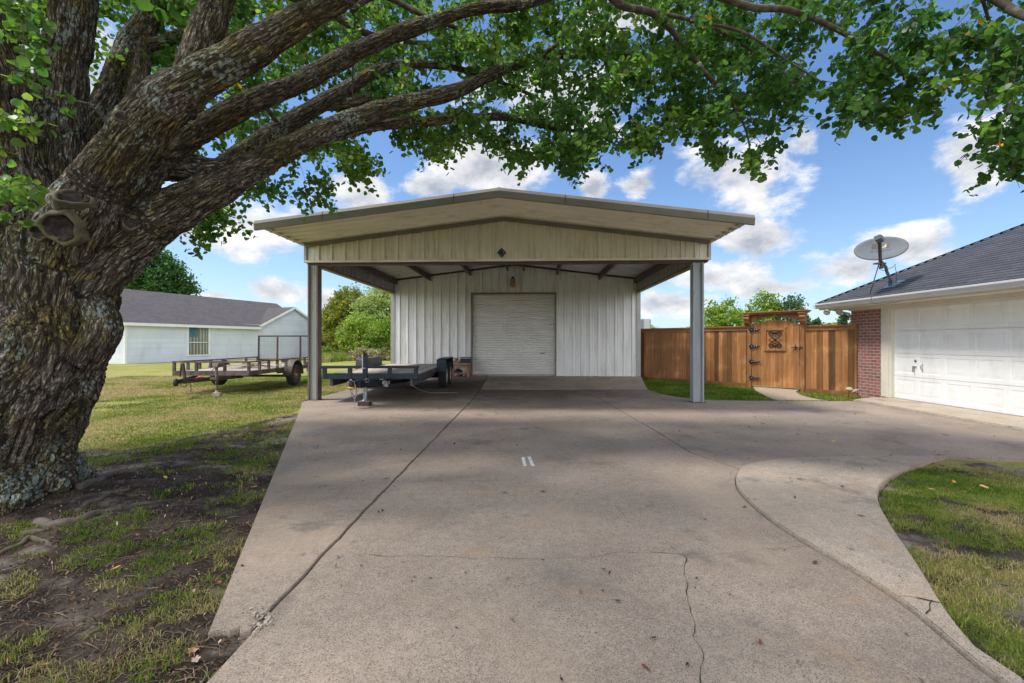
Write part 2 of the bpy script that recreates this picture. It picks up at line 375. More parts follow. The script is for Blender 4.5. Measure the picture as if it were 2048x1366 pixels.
crack([G(*p) for p in [(700, 1108), (830, 1110), (960, 1116), (1080, 1117), (1170, 1113), (1250, 1104), (1330, 1106), (1420, 1107)]], .007)
crack([G(*p) for p in [(1340, 1090), (1368, 1115), (1378, 1170), (1380, 1220), (1392, 1270), (1400, 1300), (1402, 1366)]]+[(.7, 1.5)], .009, seed=4)
crack([G(*p) for p in [(1225, 1010), (1245, 1030), (1270, 1055)]], .006, seed=6)
crack([G(*p) for p in [(1430, 1107), (1510, 1100), (1570, 1095), (1640, 1090)]], .006, seed=7)
crack([G(*p) for p in [(510, 1047), (600, 1052), (660, 1050)]], .006, z=.016, seed=8)
crack([G(*p) for p in [(1795, 1199), (1840, 1206), (1884, 1214)]], .013, z=.026, seed=9)
crack([G(*p) for p in [(1862, 1208), (1850, 1225), (1843, 1232)]], .016, z=.026, seed=10)
crack([G(*p) for p in [(783, 958), (830, 962), (900, 961), (1010, 958)]], .005, seed=12)
crack([G(*p) for p in [(1482, 938), (1600, 953), (1755, 982)]], .008, z=.026, seed=13, amp=.006, name='joint')
crack([G(*p) for p in [(760, 812), (820, 806)]], .008, z=.016, seed=14)
# chewed edge along the left joint: dirt, grit
def flakes(name, xy, z, size, m, parent=None, tones=None, flat=.35, curl=0):
    n = len(xy); a = rng.uniform(0, 2*np.pi, n); sz = np.asarray(size)*np.ones(n)
    asp = rng.uniform(.4, 1, n); k = 5; V = np.zeros((n, k, 3)); tilt1 = rng.normal(0, flat, n); tilt2 = rng.normal(0, flat, n)
    for j in range(k):
        th = 2*np.pi*j/k+rng.uniform(-.3, .3, n); r = sz*rng.uniform(.6, 1, n)
        lx = r*np.cos(th); ly = r*np.sin(th)*asp
        x = lx*np.cos(a)-ly*np.sin(a); y = lx*np.sin(a)+ly*np.cos(a)
        V[:, j, 0] = xy[:, 0]+x; V[:, j, 1] = xy[:, 1]+y; V[:, j, 2] = z+x*tilt1+y*tilt2+curl*r*r
    V[:, :, 2] += (np.asarray(z)-V[:, :, 2].min(1)+.002).reshape(-1, 1) if np.ndim(z) else (z-V[:, :, 2].min(1)+.002)[:, None]
    t = np.repeat(rng.random(n) if tones is None else tones, k)
    return bulk(name, V.reshape(-1, 3), np.arange(n*k).reshape(n, k), m, parent, {'tone': t})

# ------------------------------------------------------------------ the ground sheet
TREE = (-4.2, 3.95)
HARD = [left_poly, main_poly, right_poly, walk_poly, bay_l, bay_r]
LAWN_EDGE = [G(*p) for p in [(-600, 1000), (140, 897), (250, 893), (330, 878), (430, 855), (520, 838), (612, 818), (640, 800)]]
soil_poly = [(-14, 5.2)]+LAWN_EDGE+[(-4.6, 10.2), (-1.0, 10.2), (-1.0, -6), (-14, -6)]
def turf(x, y):
    """how much grass grows here, 0..1.3"""
    x = np.asarray(x, float); y = np.asarray(y, float)
    t = np.ones_like(x)
    n = n2(x, y, .9, 4, 1); nn = n2(x, y, 3.1, 3, 2)
    wob = n2(x, y, 1.3, 3, 5)*.35
    s = inside(x+wob*.6, y+wob, soil_poly)
    t = np.where(s, .34+n*.50+nn*.75+.45*n2(x, y, 8, 2, 13), t)
    # bare strip against the tree and the slab edge
    d = np.hypot(x-TREE[0], y-TREE[1]); t = np.where(s, t-.5*np.clip(1.5-d, 0, 1), t)
    rt = (x > 1.5) & (y < 5.2)
    bare = np.exp(-(((x-3.05)/.38)**2+((y-2.15)/.22)**2))+.45*np.exp(-(((x-3.3)/.45)**2+((y-2.9)/.14)**2))
    t = np.where(rt, .86+.35*n+.6*nn+.4*n2(x, y, 8, 2, 14)-1.1*bare, t)
    return t
xs = np.unique(np.concatenate([-np.geomspace(7.5, 3000, 26), np.arange(-7.5, 8.5, .055), np.geomspace(8.5, 3000, 26)]))
ys = np.unique(np.concatenate([-np.geomspace(1, 3000, 16), np.arange(-1, 1.2, .5), np.arange(1.2, 10.5, .055), np.arange(10.5, 20, .5), np.geomspace(20, 3000, 26)]))
X, Y = np.meshgrid(xs, ys); X = X.ravel(); Y = Y.ravel(); T = turf(X, Y)
Tm = np.where(inside(X, Y, soil_poly), np.minimum(T-.15, .62), T)
Z = -.035+n2(X, Y, 1.1, 3, 8)*.022+n2(X, Y, 9, 3, 9)*.010*(T < .8)
far = np.clip((np.hypot(X, Y)-14)/30, 0, 1); Z = np.where(far > 0, -.035-far*.12, Z)
near_tree = np.exp(-(np.hypot(X-TREE[0]-.1, Y-TREE[1])/.95)**2); Z += near_tree*.07
Z = np.where((X > 4.5) & (Y > 10.2) & (Y < 17) & (X < 9), -.02-.05*np.clip((X-6)/3, 0, 1), Z)
nx, ny = len(xs), len(ys); I = np.arange(nx*ny).reshape(ny, nx)
Fq = np.stack([I[:-1, :-1], I[:-1, 1:], I[1:, 1:], I[1:, :-1]], -1).reshape(-1, 4)
def ground_extra(H, c):
    t, L, mix, rng_, noise = H['t'], H['L'], H['mix'], H['rng'], H['noise']
    at = t.nodes.new('ShaderNodeAttribute'); at.attribute_name = 'turf'
    soil = mix(rng_(noise(3, 6, .6), .4, .65), (.036, .028, .024), (.10, .08, .067)); soil = mix(rng_(noise(1.3, 6, .65), .51, .64), soil, (.27, .235, .205))
    soil = mix(rng_(noise(60, 3, .6), .6, .68), soil, (.17, .115, .08)); soil = mix(rng_(noise(95, 3, .6), .62, .68), soil, (.014, .011, .01))
    gr = mix(rng_(noise(.5, 5, .6), .35, .65), (.25, .26, .06), (.38, .34, .12)); gr = mix(rng_(noise(1.1, 5, .65), .5, .7), gr, (.40, .32, .18))
    gr = mix(rng_(noise(28, 4, .7), .35, .65, 0, .55), gr, (.09, .115, .02))
    a = t.nodes.new('ShaderNodeMath'); a.operation = 'ADD'; L(at.outputs['Fac'], a.inputs[0])
    b = t.nodes.new('ShaderNodeMath'); b.operation = 'MULTIPLY_ADD'; L(noise(14, 5, .7), b.inputs[0]); b.inputs[1].default_value = .9; b.inputs[2].default_value = -.45; L(b.outputs[0], a.inputs[1])
    c = mix(rng_(a.outputs[0], .72, .98), soil, gr)
    return c, noise(45, 6, .75)
M_ground = mat('ground', (.1, .1, .1), rough=1, bump=.9, bd=.02, spec=.1, extra=ground_extra)
g_ob = struct(bulk('ground', np.stack([X, Y, Z], 1), Fq, M_ground, None, {'turf': Tm}, True))
def gz(x, y):
    T_ = turf(x, y); z = -.035+n2(x, y, 1.1, 3, 8)*.022+n2(x, y, 9, 3, 9)*.010*(T_ < .8); r = np.hypot(x, y); fr = np.clip((r-14)/30, 0, 1)
    z = np.where(fr > 0, -.035-fr*.12, z); z = z+np.exp(-(np.hypot(x-TREE[0]-.1, y-TREE[1])/.95)**2)*.07
    return np.where((x > 4.5) & (y > 10.2) & (y < 17) & (x < 9), -.02-.05*np.clip((x-6)/3, 0, 1), z)
def on_hard(x, y, polys=None):
    r = np.zeros(np.shape(x), bool)
    for p in (polys or HARD): r |= inside(x, y, p)
    return r

# ------------------------------------------------------------------ grass
def blades(name, x, y, h, w, m, hue, lean=.6, z=None, kindlabel=None, cat=None, segs=2):
    n = len(x); z = gz(x, y) if z is None else z; a = rng.uniform(0, 2*np.pi, n); la = rng.uniform(0, 2*np.pi, n); ln = np.abs(rng.normal(0, lean, n))*h
    dx, dy = np.cos(a)*w/2, np.sin(a)*w/2; lx, ly = np.cos(la)*ln, np.sin(la)*ln
    V = np.zeros((n, 5, 3)); hz = h/np.sqrt(1+(ln/h)**2)
    V[:, 0] = np.stack([x-dx, y-dy, z-.004], 1); V[:, 1] = np.stack([x+dx, y+dy, z-.004], 1)
    V[:, 2] = np.stack([x+dx*.8+lx*.35, y+dy*.8+ly*.35, z+hz*.6], 1); V[:, 3] = np.stack([x-dx*.8+lx*.35, y-dy*.8+ly*.35, z+hz*.6], 1)
    V[:, 4] = np.stack([x+lx, y+ly, z+hz], 1)
    b = np.arange(n)[:, None]*5; f = np.concatenate([b+np.array([0, 1, 2, 3]), b+np.array([3, 2, 4, 4])], 0)
    # second face as a sliver quad with its own tip vertex
    V2 = np.concatenate([V, V[:, 4:5]+np.stack([dx*.05, dy*.05, dx*0], 1)[:, None, :]], 1); b = np.arange(n)[:, None]*6
    f = np.concatenate([b+np.array([0, 1, 2, 3]), b+np.array([3, 2, 5, 4])], 0)
    return tag(bulk(name, V2.reshape(-1, 3), f, m, None, {'tone': np.repeat(rng.random(n), 6), 'hue': np.repeat(hue, 6)}), kindlabel, cat, None, 'stuff')
def grass_extra(cols):
    def ex(H, c):
        t, L, mix, rng_ = H['t'], H['L'], H['mix'], H['rng']
        at = t.nodes.new('ShaderNodeAttribute'); at.attribute_name = 'hue'
        c = mix(rng_(at.outputs['Fac'], 0, .5), cols[0], cols[1]); c = mix(rng_(at.outputs['Fac'], .5, 1), c, cols[2])
        a2 = t.nodes.new('ShaderNodeAttribute'); a2.attribute_name = 'tone'; c = H['mul'](c, rng_(a2.outputs['Fac'], 0, 1, .6, 1.35, False))
        tr = t.nodes.new('ShaderNodeBsdfTranslucent'); L(c, tr.inputs[0]); ms = t.nodes.new('ShaderNodeMixShader'); ms.inputs[0].default_value = .35
        L(H['b'].outputs[0], ms.inputs[1]); L(tr.outputs[0], ms.inputs[2]); L(ms.outputs[0], t.nodes['Material Output'].inputs[0])
        return c
    return ex
M_grass = mat('grass_blades', (.1, .2, .03), rough=.75, spec=.15, extra=grass_extra([(.07, .15, .015), (.20, .27, .04), (.50, .40, .20)]))
def scatter(n, x0, x1, y0, y1, f, power=1):
    x = rng.uniform(x0, x1, n); y = y0+(y1-y0)*rng.random(n)**power; k = f(x, y); return x[k], y[k]
def clump(x, y, rep, s):
    x = np.repeat(x, rep); y = np.repeat(y, rep); return x+rng.normal(0, s, len(x)), y+rng.normal(0, s, len(y))
# sparse tufts on the bare ground under the tree
def okf(lo): 
    def f(x, y): return (turf(x, y)+rng.normal(0, .06, len(x)) > lo) & ~on_hard(x, y) & (np.hypot(x-TREE[0], y-TREE[1]) > .8)
    return f
x, y = scatter(34000, -6.5, -1.1, 1.5, 9.6, lambda x, y: okf(.33)(x, y) & inside(x, y, soil_poly) & (x/y > -1.25), 1.5)
x, y = clump(x, y, 7, .015); k = ~on_hard(x, y); x, y = x[k], y[k]
hue = np.clip(.48+.55*n2(x, y, 1.7, 3, 21)+rng.normal(0, .16, len(x))+np.where(y < 2.6, .22, 0), 0, 1)
blades('grass', x, y, rng.uniform(.012, .042, len(x)), .0028+.0004*y, M_grass, hue, 1.1, kindlabel='thin green and straw grass tufts on the bare soil beside the big tree', cat='grass')
# mown lawn beyond
x, y = scatter(230000, -16, -4.3, 5.2, 19, lambda x, y: (turf(x, y) > .6) & ~on_hard(x, y) & (x/y > -1.2) & ~inside(x, y, soil_poly) , 1.3)
x = x; hue = np.clip(.74+.42*n2(x, y, .45, 4, 31)+.3*n2(x, y, 1.6, 3, 32)+rng.normal(0, .12, len(x)), 0, 1)
blades('grass', x, y, rng.uniform(.014, .036, len(x)), .004+.0011*y, M_grass, hue, .9, kindlabel='mown pale green lawn between the big tree and the white house', cat='grass')
# right bed
RBED = WR+[(2.3, 1.2), (9, 1.2), (9, 4.95), (6, 4.95)]
x, y = scatter(60000, 1.6, 7, 1.4, 4.95, lambda x, y: inside(x, y, RBED) & okf(.5)(x, y) & (x/y < 1.3), 1.2)
x, y = clump(x, y, 5, .02); k = inside(x, y, RBED) & ~on_hard(x, y); x, y = x[k], y[k]
hue = np.clip(.52+.62*n2(x, y, 1.5, 3, 41)+rng.normal(0, .2, len(x)), 0, 1)
blades('grass', x, y, rng.uniform(.012, .042, len(x)), .0035, M_grass, hue, 1.3, kindlabel='green and straw grass in the bed right of the curved walkway', cat='grass')
# strip in front of the fence
FEN0 = (4.74, 16.78); FEN1 = (8.87, 11.66)
path_poly = smooth_poly([G(*p) for p in [(1550, 799.5), (1530, 790), (1512, 780), (1509, 775)]], .1)+[(7.25, 13.66), (8.02, 12.72)]+smooth_poly([G(*p) for p in [(1592, 782), (1606, 790), (1640, 798), (1656, 799.5)]], .1)
strip = gt+[(8.85, 10.8), (8.85, 11.6), FEN0, tuple(S(4.62, 6.4)[:2]), (3.9, 12.98)]
x, y = scatter(46000, 3.8, 9, 10.2, 16.9, lambda x, y: inside(x, y, strip) & ~inside(x, y, path_poly) & ~on_hard(x, y))
hue = np.clip(.26+.3*n2(x, y, 1.2, 3, 51)+rng.normal(0, .1, len(x))+np.where(x > 7.4, .2, 0), 0, 1)
blades('grass', x, y, rng.uniform(.03, .075, len(x)), .014, M_grass, hue, .7, kindlabel='bright green grass strip between driveway and wooden fence', cat='grass')
def path_extra(H, c):
    t, L = H['t'], H['L']; v = t.nodes.new('ShaderNodeTexVoronoi'); v.inputs['Scale'].default_value = 55; L(H['mp'].outputs[0], v.inputs['Vector'])
    c = H['mix'](H['rng'](v.outputs['Distance'], .3, .7), c, (.16, .12, .09)); s = t.nodes.new('ShaderNodeSeparateColor'); L(v.outputs['Color'], s.inputs[0])
    c = H['mix'](H['rng'](s.outputs[0], .6, .9, 0, .7), c, (.5, .38, .27)); return c, v.outputs['Distance']
slab('garden_path', path_poly, mat('pebble_path', (.45, .37, .28), s1=30, rough=.85, bump=-.6, bd=.01, extra=path_extra), z=.012, th=.1)
# tall weeds by the house corner and along the tree line
x, y = scatter(16000, -21, -11, 31, 50, lambda x, y: (x/y > -.425) & (x/y < -.255) & (y > 36+6*np.sin(x)))
hue = np.clip(.35+.35*n2(x, y, .3, 3, 61)+rng.normal(0, .15, len(x))+np.where(x > -16, .25, 0), 0, 1)
blades('tall_grass', x, y, rng.uniform(.25, .8, len(x)), .07, M_grass, hue, .4, kindlabel='tall green and tan weeds at the foot of the tree line', cat='weeds')

# ------------------------------------------------------------------ litter: bark chips, twigs, grit
M_litter = mat('leaf_litter', (.12, .075, .05), s1=9, a1=.3, rough=.95, tone=.75, spec=.1)
M_chip = mat('pale_litter', (.30, .25, .2), s1=9, a1=.3, rough=.95, tone=.6, spec=.1)
x, y = scatter(52000, -6.5, -1.1, 1.5, 9.6, lambda x, y: inside(x, y, soil_poly) & ~on_hard(x, y) & (x/y > -1.25), 1.4)
tag(flakes('leaf_litter', np.stack([x, y], 1), gz(x, y), .004+.009*rng.random(len(x))**2, M_litter, flat=.6), 'dark bark chips and crumbled leaves on the soil under the big tree', 'leaf litter', None, 'stuff')
x, y = scatter(5200, -6.5, -1.1, 1.5, 9.6, lambda x, y: inside(x, y, soil_poly) & ~on_hard(x, y) & (x/y > -1.25), 1.3)
tag(flakes('pebbles', np.stack([x, y], 1), gz(x, y), .003+.008*rng.random(len(x))**2, M_chip, flat=.6), 'pale pebbles and dry scraps on the soil under the big tree', 'pebbles', None, 'stuff')
def twig_mesh(name, n, region, label, zf, cat='twigs', ln=(.03, .13)):
    b = MB(); c = 0
    while c < n:
        x_, y_ = region(); 
        if x_ is None: continue
        a = random.uniform(0, 6.3); l = random.uniform(*ln); z_ = zf(x_, y_)+.004; k = random.uniform(-.3, .3)
        b.tube([(x_, y_, z_), (x_+math.cos(a)*l*.5-math.sin(a)*k*l*.3, y_+math.sin(a)*l*.5+math.cos(a)*k*l*.3, z_+.006), (x_+math.cos(a)*l, y_+math.sin(a)*l, z_)], [.0022, .0018, .001], 4, tone=random.random()); c += 1
    return tag(b.build(name, M_twig), label, cat, None, 'stuff')
M_twig = mat('twig', (.17, .12, .085), s1=30, a1=.3, rough=.9, tone=.6)
def reg_l():
    y_ = 1.6+random.random()**1.6*6.5; x_ = random.uniform(-1.2*y_, -1.2)
    ok = inside(np.array([x_]), np.array([y_]), soil_poly)[0] and not on_hard(np.array([x_]), np.array([y_]))[0] and math.hypot(x_-TREE[0], y_-TREE[1]) > .85
    return (x_, y_) if ok else (None, None)
twig_mesh('twigs', 900, reg_l, 'small dry twigs strewn over the soil left of the driveway', lambda a, b: float(gz(np.array([a]), np.array([b]))[0]))
# grit and bits on the concrete
def zc(x, y): return np.where(inside(x, y, walk_poly), .024, np.where(inside(x, y, left_poly), .014, .004))
x, y = scatter(4600, -4.2, 7.4, 1.75, 12.5, lambda x, y: on_hard(x, y, [left_poly, main_poly, right_poly, walk_poly]), 1.1)
k = (n2(x, y, .5, 3, 71)+rng.normal(0, .35, len(x)) > .05); x, y = x[k], y[k]
tag(flakes('debris', np.stack([x, y], 1), zc(x, y), .003+.014*rng.random(len(x))**3, M_litter, flat=.4), 'tiny dark specks of crushed leaf scattered over the concrete driveway', 'debris', None, 'stuff')
jl = np.array(JL); kk = rng.integers(0, len(jl)-1, 900); t_ = rng.random(900)[:, None]; q = jl[kk]*(1-t_)+jl[kk+1]*t_; q[:, 0] += rng.normal(0, .008+.004*(rng.random(900) < .1), 900); 
tag(flakes('joint_debris', q, np.full(900, -.022), .004+.006*rng.random(900), M_soil_dark, flat=.6), 'dirt and chips packed in the long left joint of the driveway', 'debris', None, 'stuff')
q = np.array([G(u, v) for u, v in zip(rng.normal(516, 17, 60), rng.normal(1243, 13, 60))]); M_grit = mat('grit', (.36, .31, .26), s1=30, a1=.2, rough=.9, tone=.2)
tag(flakes('grit', q, np.full(60, .012), .006+.008*rng.random(60), M_grit, flat=.5), 'pale broken concrete grit at the tip of the left slab', 'grit', None, 'stuff')
# fallen leaves one can point at: curled, with a stalk
def leaf_obj(x, y, z, size, m, label, kind=0, rot=0):
    b = MB(); n = 12; vs = []
    lob = {0: lambda t: .62+.38*abs(math.cos(t*1.0)), 1: lambda t: .45+.55*abs(math.cos(2.5*t))**.7}[kind]
    for i in range(n*2):
        t = math.pi*i/n; r = size*.5*lob(t); px, py = r*math.cos(t), r*.72*math.sin(t); vs.append((px, py, .25*size*((py/size)**2*4+.5*(px/size)**2)+.004))
    vs.append((0, 0, .003)); b.add(vs, [(i, (i+1) % (2*n), 2*n) for i in range(2*n)], .5)
    b.tube([(-size*.45, 0, .008), (-size*.75, size*.06, .012), (-size*.95, size*.02, .004)], .0014, 4)
    o = b.build('fallen_leaf', m); o.location = (x, y, z); o.rotation_euler = (random.uniform(-.25, .25), random.uniform(-.25, .25), rot)
    return tag(o, label, 'leaf', 'fallen leaves')
Lc = {'rust': mat('leaf_rust', (.20, .06, .03), s1=30, a1=.4, rough=.6), 'brown': mat('leaf_brown', (.10, .06, .04), s1=30, a1=.4, rough=.8), 'dark': mat('leaf_dark', (.035, .025, .02), s1=30, a1=.3, rough=.8),
      'tan': mat('leaf_tan', (.42, .24, .11), s1=30, a1=.3, rough=.8), 'orange': mat('leaf_orange', (.55, .25, .04), s1=30, a1=.3, rough=.7), 'yellow': mat('leaf_yellow', (.65, .50, .06), s1=30, a1=.2, rough=.6),
      'pink': mat('leaf_pale', (.40, .28, .23), s1=30, a1=.25, rough=.8), 'green': mat('leaf_green', (.16, .34, .13), s1=30, a1=.2, rough=.5)}
FL = [(1290, 1331, 'rust', .035, 'round rust red leaf on the concrete near the bottom edge'), (1236, 1199, 'brown', .028, 'brown curled leaf right of the long crack on the main slab'),
 (1309, 1273, 'dark', .022, 'dark leaf left of the wandering crack, low on the slab'), (1123, 1356, 'dark', .022, 'black leaf with stalk nearest the bottom centre of the driveway'),
 (1781, 909, 'rust', .05, 'reddish leaf on the far edge of the walkway near the lawn'), (1600, 960, 'dark', .06, 'dark crumpled leaf in the middle of the curved walkway'),
 (1590, 997, 'dark', .035, 'small black leaf below the crumpled one on the walkway'), (1490, 1011, 'rust', .04, 'rust leaf on the slab left of the curved joint'),
 (1409, 1034, 'tan', .04, 'tan leaf scrap on slab left of the walkway tip'), (1552, 880, 'brown', .05, 'brown leaf lying on concrete far from the walkway, below the gate'),
 (1610, 890, 'tan', .05, 'pale tan leaf on concrete between garage and walkway'), (1667, 880, 'yellow', .05, 'yellow leaf on the concrete before the garage'),
 (1893, 868, 'brown', .06, 'brown leaf close to the garage apron'), (1594, 866, 'dark', .05, 'dark curled leaf on concrete in front of garden path'),
 (1637, 866, 'brown', .05, 'brown leaf right of the dark curled one before the garden path'), (1527, 845, 'dark', .05, 'dark leaf on concrete right of the blue-grey post'),
 (1498, 851, 'brown', .05, 'brown leaf between post and garden path on concrete'), (1510, 832, 'dark', .05, 'small dark leaf just before the garden path'),
 (1721, 1034, 'rust', .035, 'rust leaf on walkway beside the lawn'), (1703, 1102, 'rust', .03, 'small rust leaf on the narrow part of the walkway'),
 (1630, 1122, 'brown', .045, 'brown leaf with twig on the slab left of walkway'), (1520, 1280, 'rust', .025, 'rust leaf alone at lower right of the slab'),
 (1375, 1325, 'dark', .02, 'dark leaf beside the lower end of the crack'), (1014, 1155, 'brown', .022, 'brown leaf just below the horizontal crack, centre'),
 (1025, 1237, 'rust', .022, 'rust leaf at centre of the near driveway slab'), (722, 1129, 'brown', .02, 'brown leaf on near slab right of the left joint'),
 (1086, 980, 'rust', .05, 'rust leaf a little below the white paint marks'), (1010, 983, 'brown', .05, 'brown leaf below left of the white paint marks'),
 (1034, 888, 'dark', .04, 'dark speck-like leaf above the white paint marks'), (671, 1129, 'brown', .02, 'brown leaf on the left slab, near its tip joint'),
 (771, 957, 'rust', .05, 'rust leaf curled beside the left joint')]
for (u, v, c_, s_, lb) in FL:
    a, b_ = G(u, v, .01); leaf_obj(a, b_, float(zc(np.array([a]), np.array([b_]))[0])+.002, s_, Lc[c_], lb, 0, random.uniform(0, 6))
SL = [(232, 1138, 'orange', .05, 0, 'orange leaf lying on the soil below the tree'), (438, 1166, 'rust', .045, 0, 'reddish brown leaf on soil close to the left slab'), (330, 962, 'yellow', .06, 0, 'yellow leaf on bare soil right of the roots'),
 (385, 1310, 'tan', .062, 1, 'tan lobed oak leaf on the soil near the slab tip'), (392, 1330, 'pink', .05, 1, 'pinkish brown lobed leaf just below the tan oak leaf'), (378, 1292, 'brown', .035, 0, 'small brown leaf just above the tan oak leaf'),
 (225, 1354, 'rust', .04, 0, 'rust leaf at the bottom edge left of the driveway'), (305, 1243, 'brown', .04, 0, 'brown curled leaf in the dry grass clump'), (90, 1335, 'tan', .03, 0, 'tan leaf scrap at lower left in the grass'),
 (418, 897, 'orange', .06, 0, 'orange leaf in the grass far along the soil'), (508, 974, 'tan', .06, 0, 'tan leaf by the edge of the left slab'), (388, 1180, 'pink', .03, 0, 'pale pink leaf fragment on black soil')]
for (u, v, c_, s_, kd, lb) in SL:
    a, b_ = G(u, v, -.03); leaf_obj(a, b_, float(gz(np.array([a]), np.array([b_]))[0])+.012, s_, Lc[c_], lb, kd, random.uniform(0, 6))
RL = [(1820, 965, 'dark', .07, 'dark brown leaf on grass at the walkway curve'), (1938, 949, 'dark', .08, 'large dark leaf in the middle of the right lawn'), (1887, 945, 'brown', .06, 'brown leaf left of the large dark one on the lawn'),
 (1908, 965, 'orange', .05, 'small orange leaf standing in the right lawn'), (1862, 979, 'tan', .06, 'tan leaf on grass right of the walkway edge'), (1919, 985, 'pink', .07, 'pale pink leaf on the right lawn'),
 (1968, 975, 'tan', .07, 'light tan curled leaf at right on the lawn'), (1980, 1080, 'green', .045, 'pale green fresh leaf on the right lawn'), (1910, 1026, 'brown', .05, 'brown leaf below the pale pink one'),
 (1940, 918, 'brown', .09, 'brown crumpled leaf at the far edge of the lawn'), (1999, 915, 'brown', .07, 'brown leaf at the far right edge of the lawn'), (1890, 1082, 'rust', .04, 'rust leaf on the straw grass at right'),
 (1976, 1134, 'pink', .05, 'pale leaf beside the bare soil patch at right'), (2012, 1168, 'dark', .05, 'dark round leaf right of the bare soil patch'), (1837, 1146, 'rust', .035, 'rust leaf against the walkway edge'), (1955, 1063, 'brown', .05, 'brown leaf left of the pale green one'),
 (2025, 1020, 'dark', .06, 'dark leaf at the right frame edge on grass'), (1878, 912, 'brown', .06, 'brown leaf at the corner where walkway meets lawn')]
for (u, v, c_, s_, lb) in RL:
    a, b_ = G(u, v, -.01); leaf_obj(a, b_, float(gz(np.array([a]), np.array([b_]))[0])+.03, s_, Lc[c_], lb, 0, random.uniform(0, 6))
# ------------------------------------------------------------------ metal workshop with carport
def grime(c2, st):
    def ex(H, c):
        m2 = H['t'].nodes.new('ShaderNodeMapping'); H['L'](H['tc'].outputs['Object'], m2.inputs[0]); m2.inputs['Scale'].default_value = st
        n = H['t'].nodes.new('ShaderNodeTexNoise'); n.inputs['Scale'].default_value = 1; n.inputs['Detail'].default_value = 6; n.inputs['Roughness'].default_value = .65; H['L'](m2.outputs[0], n.inputs['Vector'])
        return H['mix'](H['rng'](n.outputs[0], .48, .72, 0, .5), c, c2)
    return ex
M_wall = mat('painted_steel', (.80, .82, .83), s1=.7, a1=.05, rough=.36, metal=.12, bump=.06, bs=3, bd=.05, extra=grime((.40, .38, .30), (9, 9, .7)))
M_fascia = mat('fascia_steel', (.72, .68, .56), s1=.7, a1=.05, rough=.36, metal=.22, bump=.06, bs=3, bd=.05, extra=grime((.34, .30, .20), (8, 8, 1.1)))
M_soffit = mat('soffit_steel', (.78, .74, .65), s1=.8, a1=.05, rough=.5, extra=grime((.42, .38, .30), (2, 6, 6)))
M_trim = mat('trim_steel', (.20, .185, .155), s1=.8, a1=.12, rough=.45, metal=.25, extra=grime((.14, .13, .11), (2.5, 5, 9)))
M_trim2 = mat('corner_steel', (.40, .40, .385), s1=2, a1=.08, rough=.42, metal=.2)
M_insul = mat('galvalume', (.42, .44, .47), s1=3, a1=.12, rough=.35, metal=.6, bump=.1, bs=8, bd=.02)
M_prim = mat('primer_steel', (.085, .055, .045), s1=3, a1=.2, rough=.6)
M_post = mat('post_paint', (.33, .37, .41), col2=(.24, .13, .075), s1=3, a1=.12, s2=3.0, thr=(.60, .74), rough=.45, metal=.15, stretch=(3, 3, .6), bump=.05, bs=20)
M_postw = mat('post_web', (.42, .44, .43), col2=(.26, .17, .11), s1=3, a1=.15, s2=3, thr=(.52, .68), rough=.5, metal=.15, stretch=(5, 5, .5)); M_postd = mat('post_flange', (.17, .14, .135), col2=(.24, .12, .07), s1=3, a1=.2, s2=3, thr=(.52, .68), rough=.55, metal=.15, stretch=(5, 5, .5))
M_bolt = mat('bolt', (.16, .15, .14), rough=.5, metal=.6)
HW = 4.57; PITCH = .122; ZR = 4.20; ZF = 3.18; YW = 6.4; YB = 18.5; YO = -1.6
zr = lambda a: ZR-PITCH*abs(a)
shop = thing('metal_workshop', 'white ribbed metal workshop with open carport front and roller door', 'workshop', (SO.x, SO.y, 0), SA)
def rib_profile(a0, a1, off=0, pitch=.305):
    """(x, depth) pairs of a ribbed steel sheet"""
    pts = [(a0, 0)]; k = math.floor((a0-off)/pitch)-1
    while off+k*pitch < a1+pitch:
        c = off+k*pitch
        for dx, d in ((-.034, 0), (-.020, .048), (.020, .048), (.034, 0), (.088, 0), (.094, .007), (.114, .007), (.120, 0), (.185, 0), (.191, .007), (.211, .007), (.217, 0)):
            if a0+1e-4 < c+dx < a1-1e-4: pts.append((c+dx, d))
        k += 1
    pts.append((a1, 0)); return pts
def ribbed(name, a0, a1, zlo, zhi, fn, m, parent, off=0, seg=None, extra=None):
    """fn(a, depth, z) -> point; sheet runs along a with ribs along z"""
    b = MB(); pr = rib_profile(a0, a1, off); vs = []
    for a, d in pr: vs += [fn(a, d, zlo(a)), fn(a, d, zhi(a))]
    b.add(vs, [(2*i, 2*i+1, 2*i+3, 2*i+2) for i in range(len(pr)-1)])
    if extra: extra(b)
    return b.build(name, m, parent)
DX0, DX1, DZ = -1.545, 1.485, 3.11
fw = lambda a, d, z: (a, YW-d, z)
def screws(a0, a1, z, y, step=.1017):
    def f(b):
        for zz in z:
            a = a0
            while a < a1:
                b.lathe([(.0001, .009), (.009, .006), (.011, 0)], (a, y, zz), (0, -1, 0), 6); a += step*random.choice([1, 2])
    return f
def wall_front():
    b = MB()
    for (a0, a1, zl) in ((-HW+.04, DX0, .06), (DX0, DX1, DZ), (DX1, HW-.04, .06)):
        pr = rib_profile(a0, a1, .02); vs = []
        for a, d in pr: vs += [fw(a, d, zl), fw(a, d, zr(a)-.04)]
        b.add(vs, [(2*i, 2*i+1, 2*i+3, 2*i+2) for i in range(len(pr)-1)])
    return b.build('wall', M_wall, shop)
wall_front()
b = MB()
for zz in (2.32, 1.12, .16):
    a = -HW+.1
    while a < HW-.1:
        if not (DX0-.1 < a < DX1+.1): b.lathe([(.0001, .008), (.008, .006), (.010, 0)], (a, YW-.0, zz), (0, -1, 0), 6)
        a += .1525 if zz > 2 else .61
